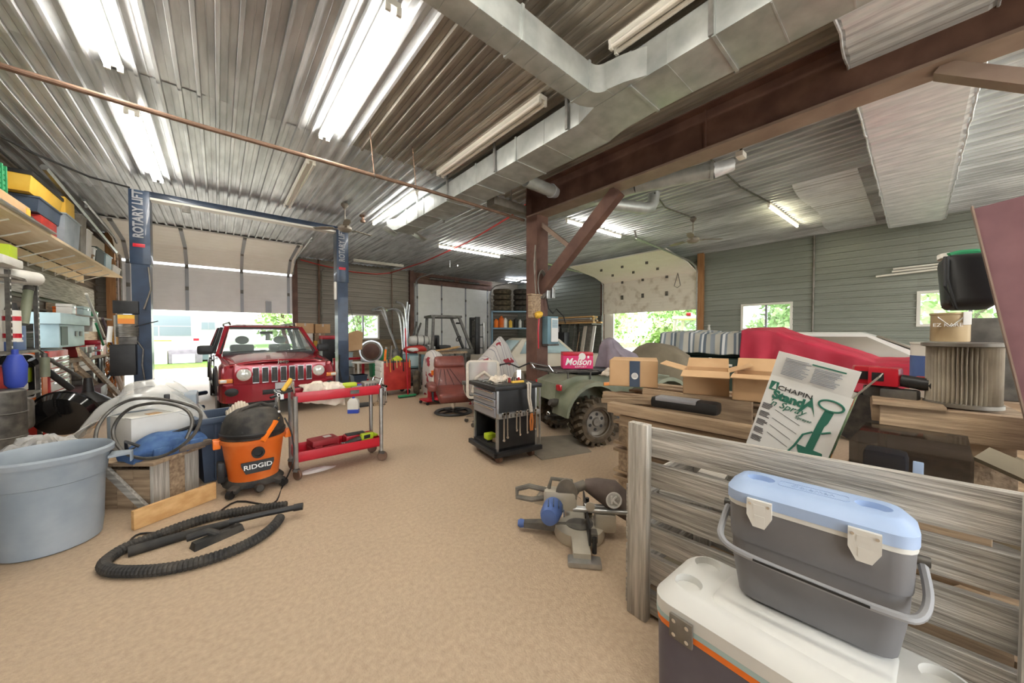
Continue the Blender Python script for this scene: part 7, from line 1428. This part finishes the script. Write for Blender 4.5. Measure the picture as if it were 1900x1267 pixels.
B().lathe([(.19, .0), (.2, .03), (.19, .085), (.15, .095), (.01, .096)], n=32).out('turntable', 'saw_gold', ms); B().lathe([(.11, .096), (.11, .102), (.03, .102)], n=28).out('table_insert', 'saw_dark', ms)
B().loft([[(-.04, .1, .03), (.04, .1, .03), (.04, .1, .1), (-.04, .1, .1)], [(-.03, .44, .04), (.03, .44, .04), (.03, .44, .08), (-.03, .44, .08)]]).out('mitre_arm', 'saw_dark', ms); B().lathe([(.03, 0), (.035, .03), (.025, .05)], (0, .44, .06), axis=(0, 1, 0), n=14).out('mitre_knob', 'blue_tool', ms)
bx('rear_bracket', 'saw_gold', ms, -.06, .06, -.28, -.12, .06, .2, .02)
for x in (-.035, .035): B().cyl((x, -.5, .22), (x, .05, .22), .018).out('slide_rail', 'steel', ms)
hdx = bx('head', 'saw_gold', ms, -.05, .06, .02, .28, .2, .36, .03); B().lathe([(.135, -.004), (.135, .004), (.03, .006), (.03, .03)], (-.02, .08, .2), axis=(1, 0, 0), n=36).out('blade', 'chrome', ms)
b = B(); b.prism([(.2+.16*math.cos(a), .2+.16*math.sin(a)) for a in [RD(q) for q in range(10, 171, 16)]]+[(.2+.05*math.cos(a), .2+.05*math.sin(a)) for a in [RD(q) for q in range(170, 9, -16)]], .0, .045, 'yz').out('blade_guard', 'saw_gold', ms)
B().lathe([(.075, 0), (.08, .02), (.075, .14), (.06, .18), (.02, .19)], (-.05, .2, .24), axis=(-1, .2, 0), n=24).out('motor', 'blue_tool', ms)
for k in range(7): a = k*PI/6; bx('motor_vent', 'tote_blue', ms, -.2, -.1, .2+.078*math.cos(a)-.004, .2+.078*math.cos(a)+.004, .24+.07*math.sin(a), .24+.085*math.sin(a)+.004)
B().tube([(.01, .26, .34), (.02, .4, .36), (.02, .5, .33), (.01, .5, .27), (.0, .38, .26), (.0, .28, .28)], .022, 8).out('d_handle', 'saw_dark', ms); B().tube([(.0, .05, .36), (.0, .06, .43), (.0, .22, .44), (.0, .24, .36)], .016, 8).out('carry_handle', 'saw_dark', ms)
b = B(); b.prism([(.1+.09*math.cos(a), .3+.16*math.sin(a)) for a in [RD(q) for q in range(20, 161, 14)]]+[(.02, .3)], -.045, -.02, 'yz').out('upper_guard', 'steel_old', ms)
B().tube([(.03, .06, .3), (.04, .02, .36), (.06, -.05, .38)], .04, 12).out('dust_port', 'saw_dark', ms)
b = B(); b.T = Matrix.Translation((0, .13, .01)); b.loft([[(.06+.05*math.cos(a), -.18, .37+.05*math.sin(a)) for a in [2*PI*j/16 for j in range(16)]], [(.05+.07*math.cos(a), -.28, .34+.09*math.sin(a)) for a in [2*PI*j/16 for j in range(16)]], [(.04+.08*math.cos(a), -.42, .29+.13*math.sin(a)) for a in [2*PI*j/16 for j in range(16)]], [(.03+.05*math.cos(a), -.5, .24+.12*math.sin(a)) for a in [2*PI*j/16 for j in range(16)]]]).jitter(.012, 12).out('dust_bag', 'saw_bag', ms)
bl = B().lathe([(.062, 0), (.062, .003), (.05, .003), (.05, 0)], (-.055, -.26, .32), axis=(-1, -.15, .1), n=24).out('bag_emblem', 'ink_white', ms); text('K', .085, 'ink_white', ms, (-.062, -.26, .32), (PI/2, 0, -PI/2), .002, bold=.003)
B().lathe([(.035, 0), (.035, .012), (.01, .012)], (-.07, -.08, .27), axis=(-1, 0, 0), n=18).out('lock_knob', 'saw_gold', ms)
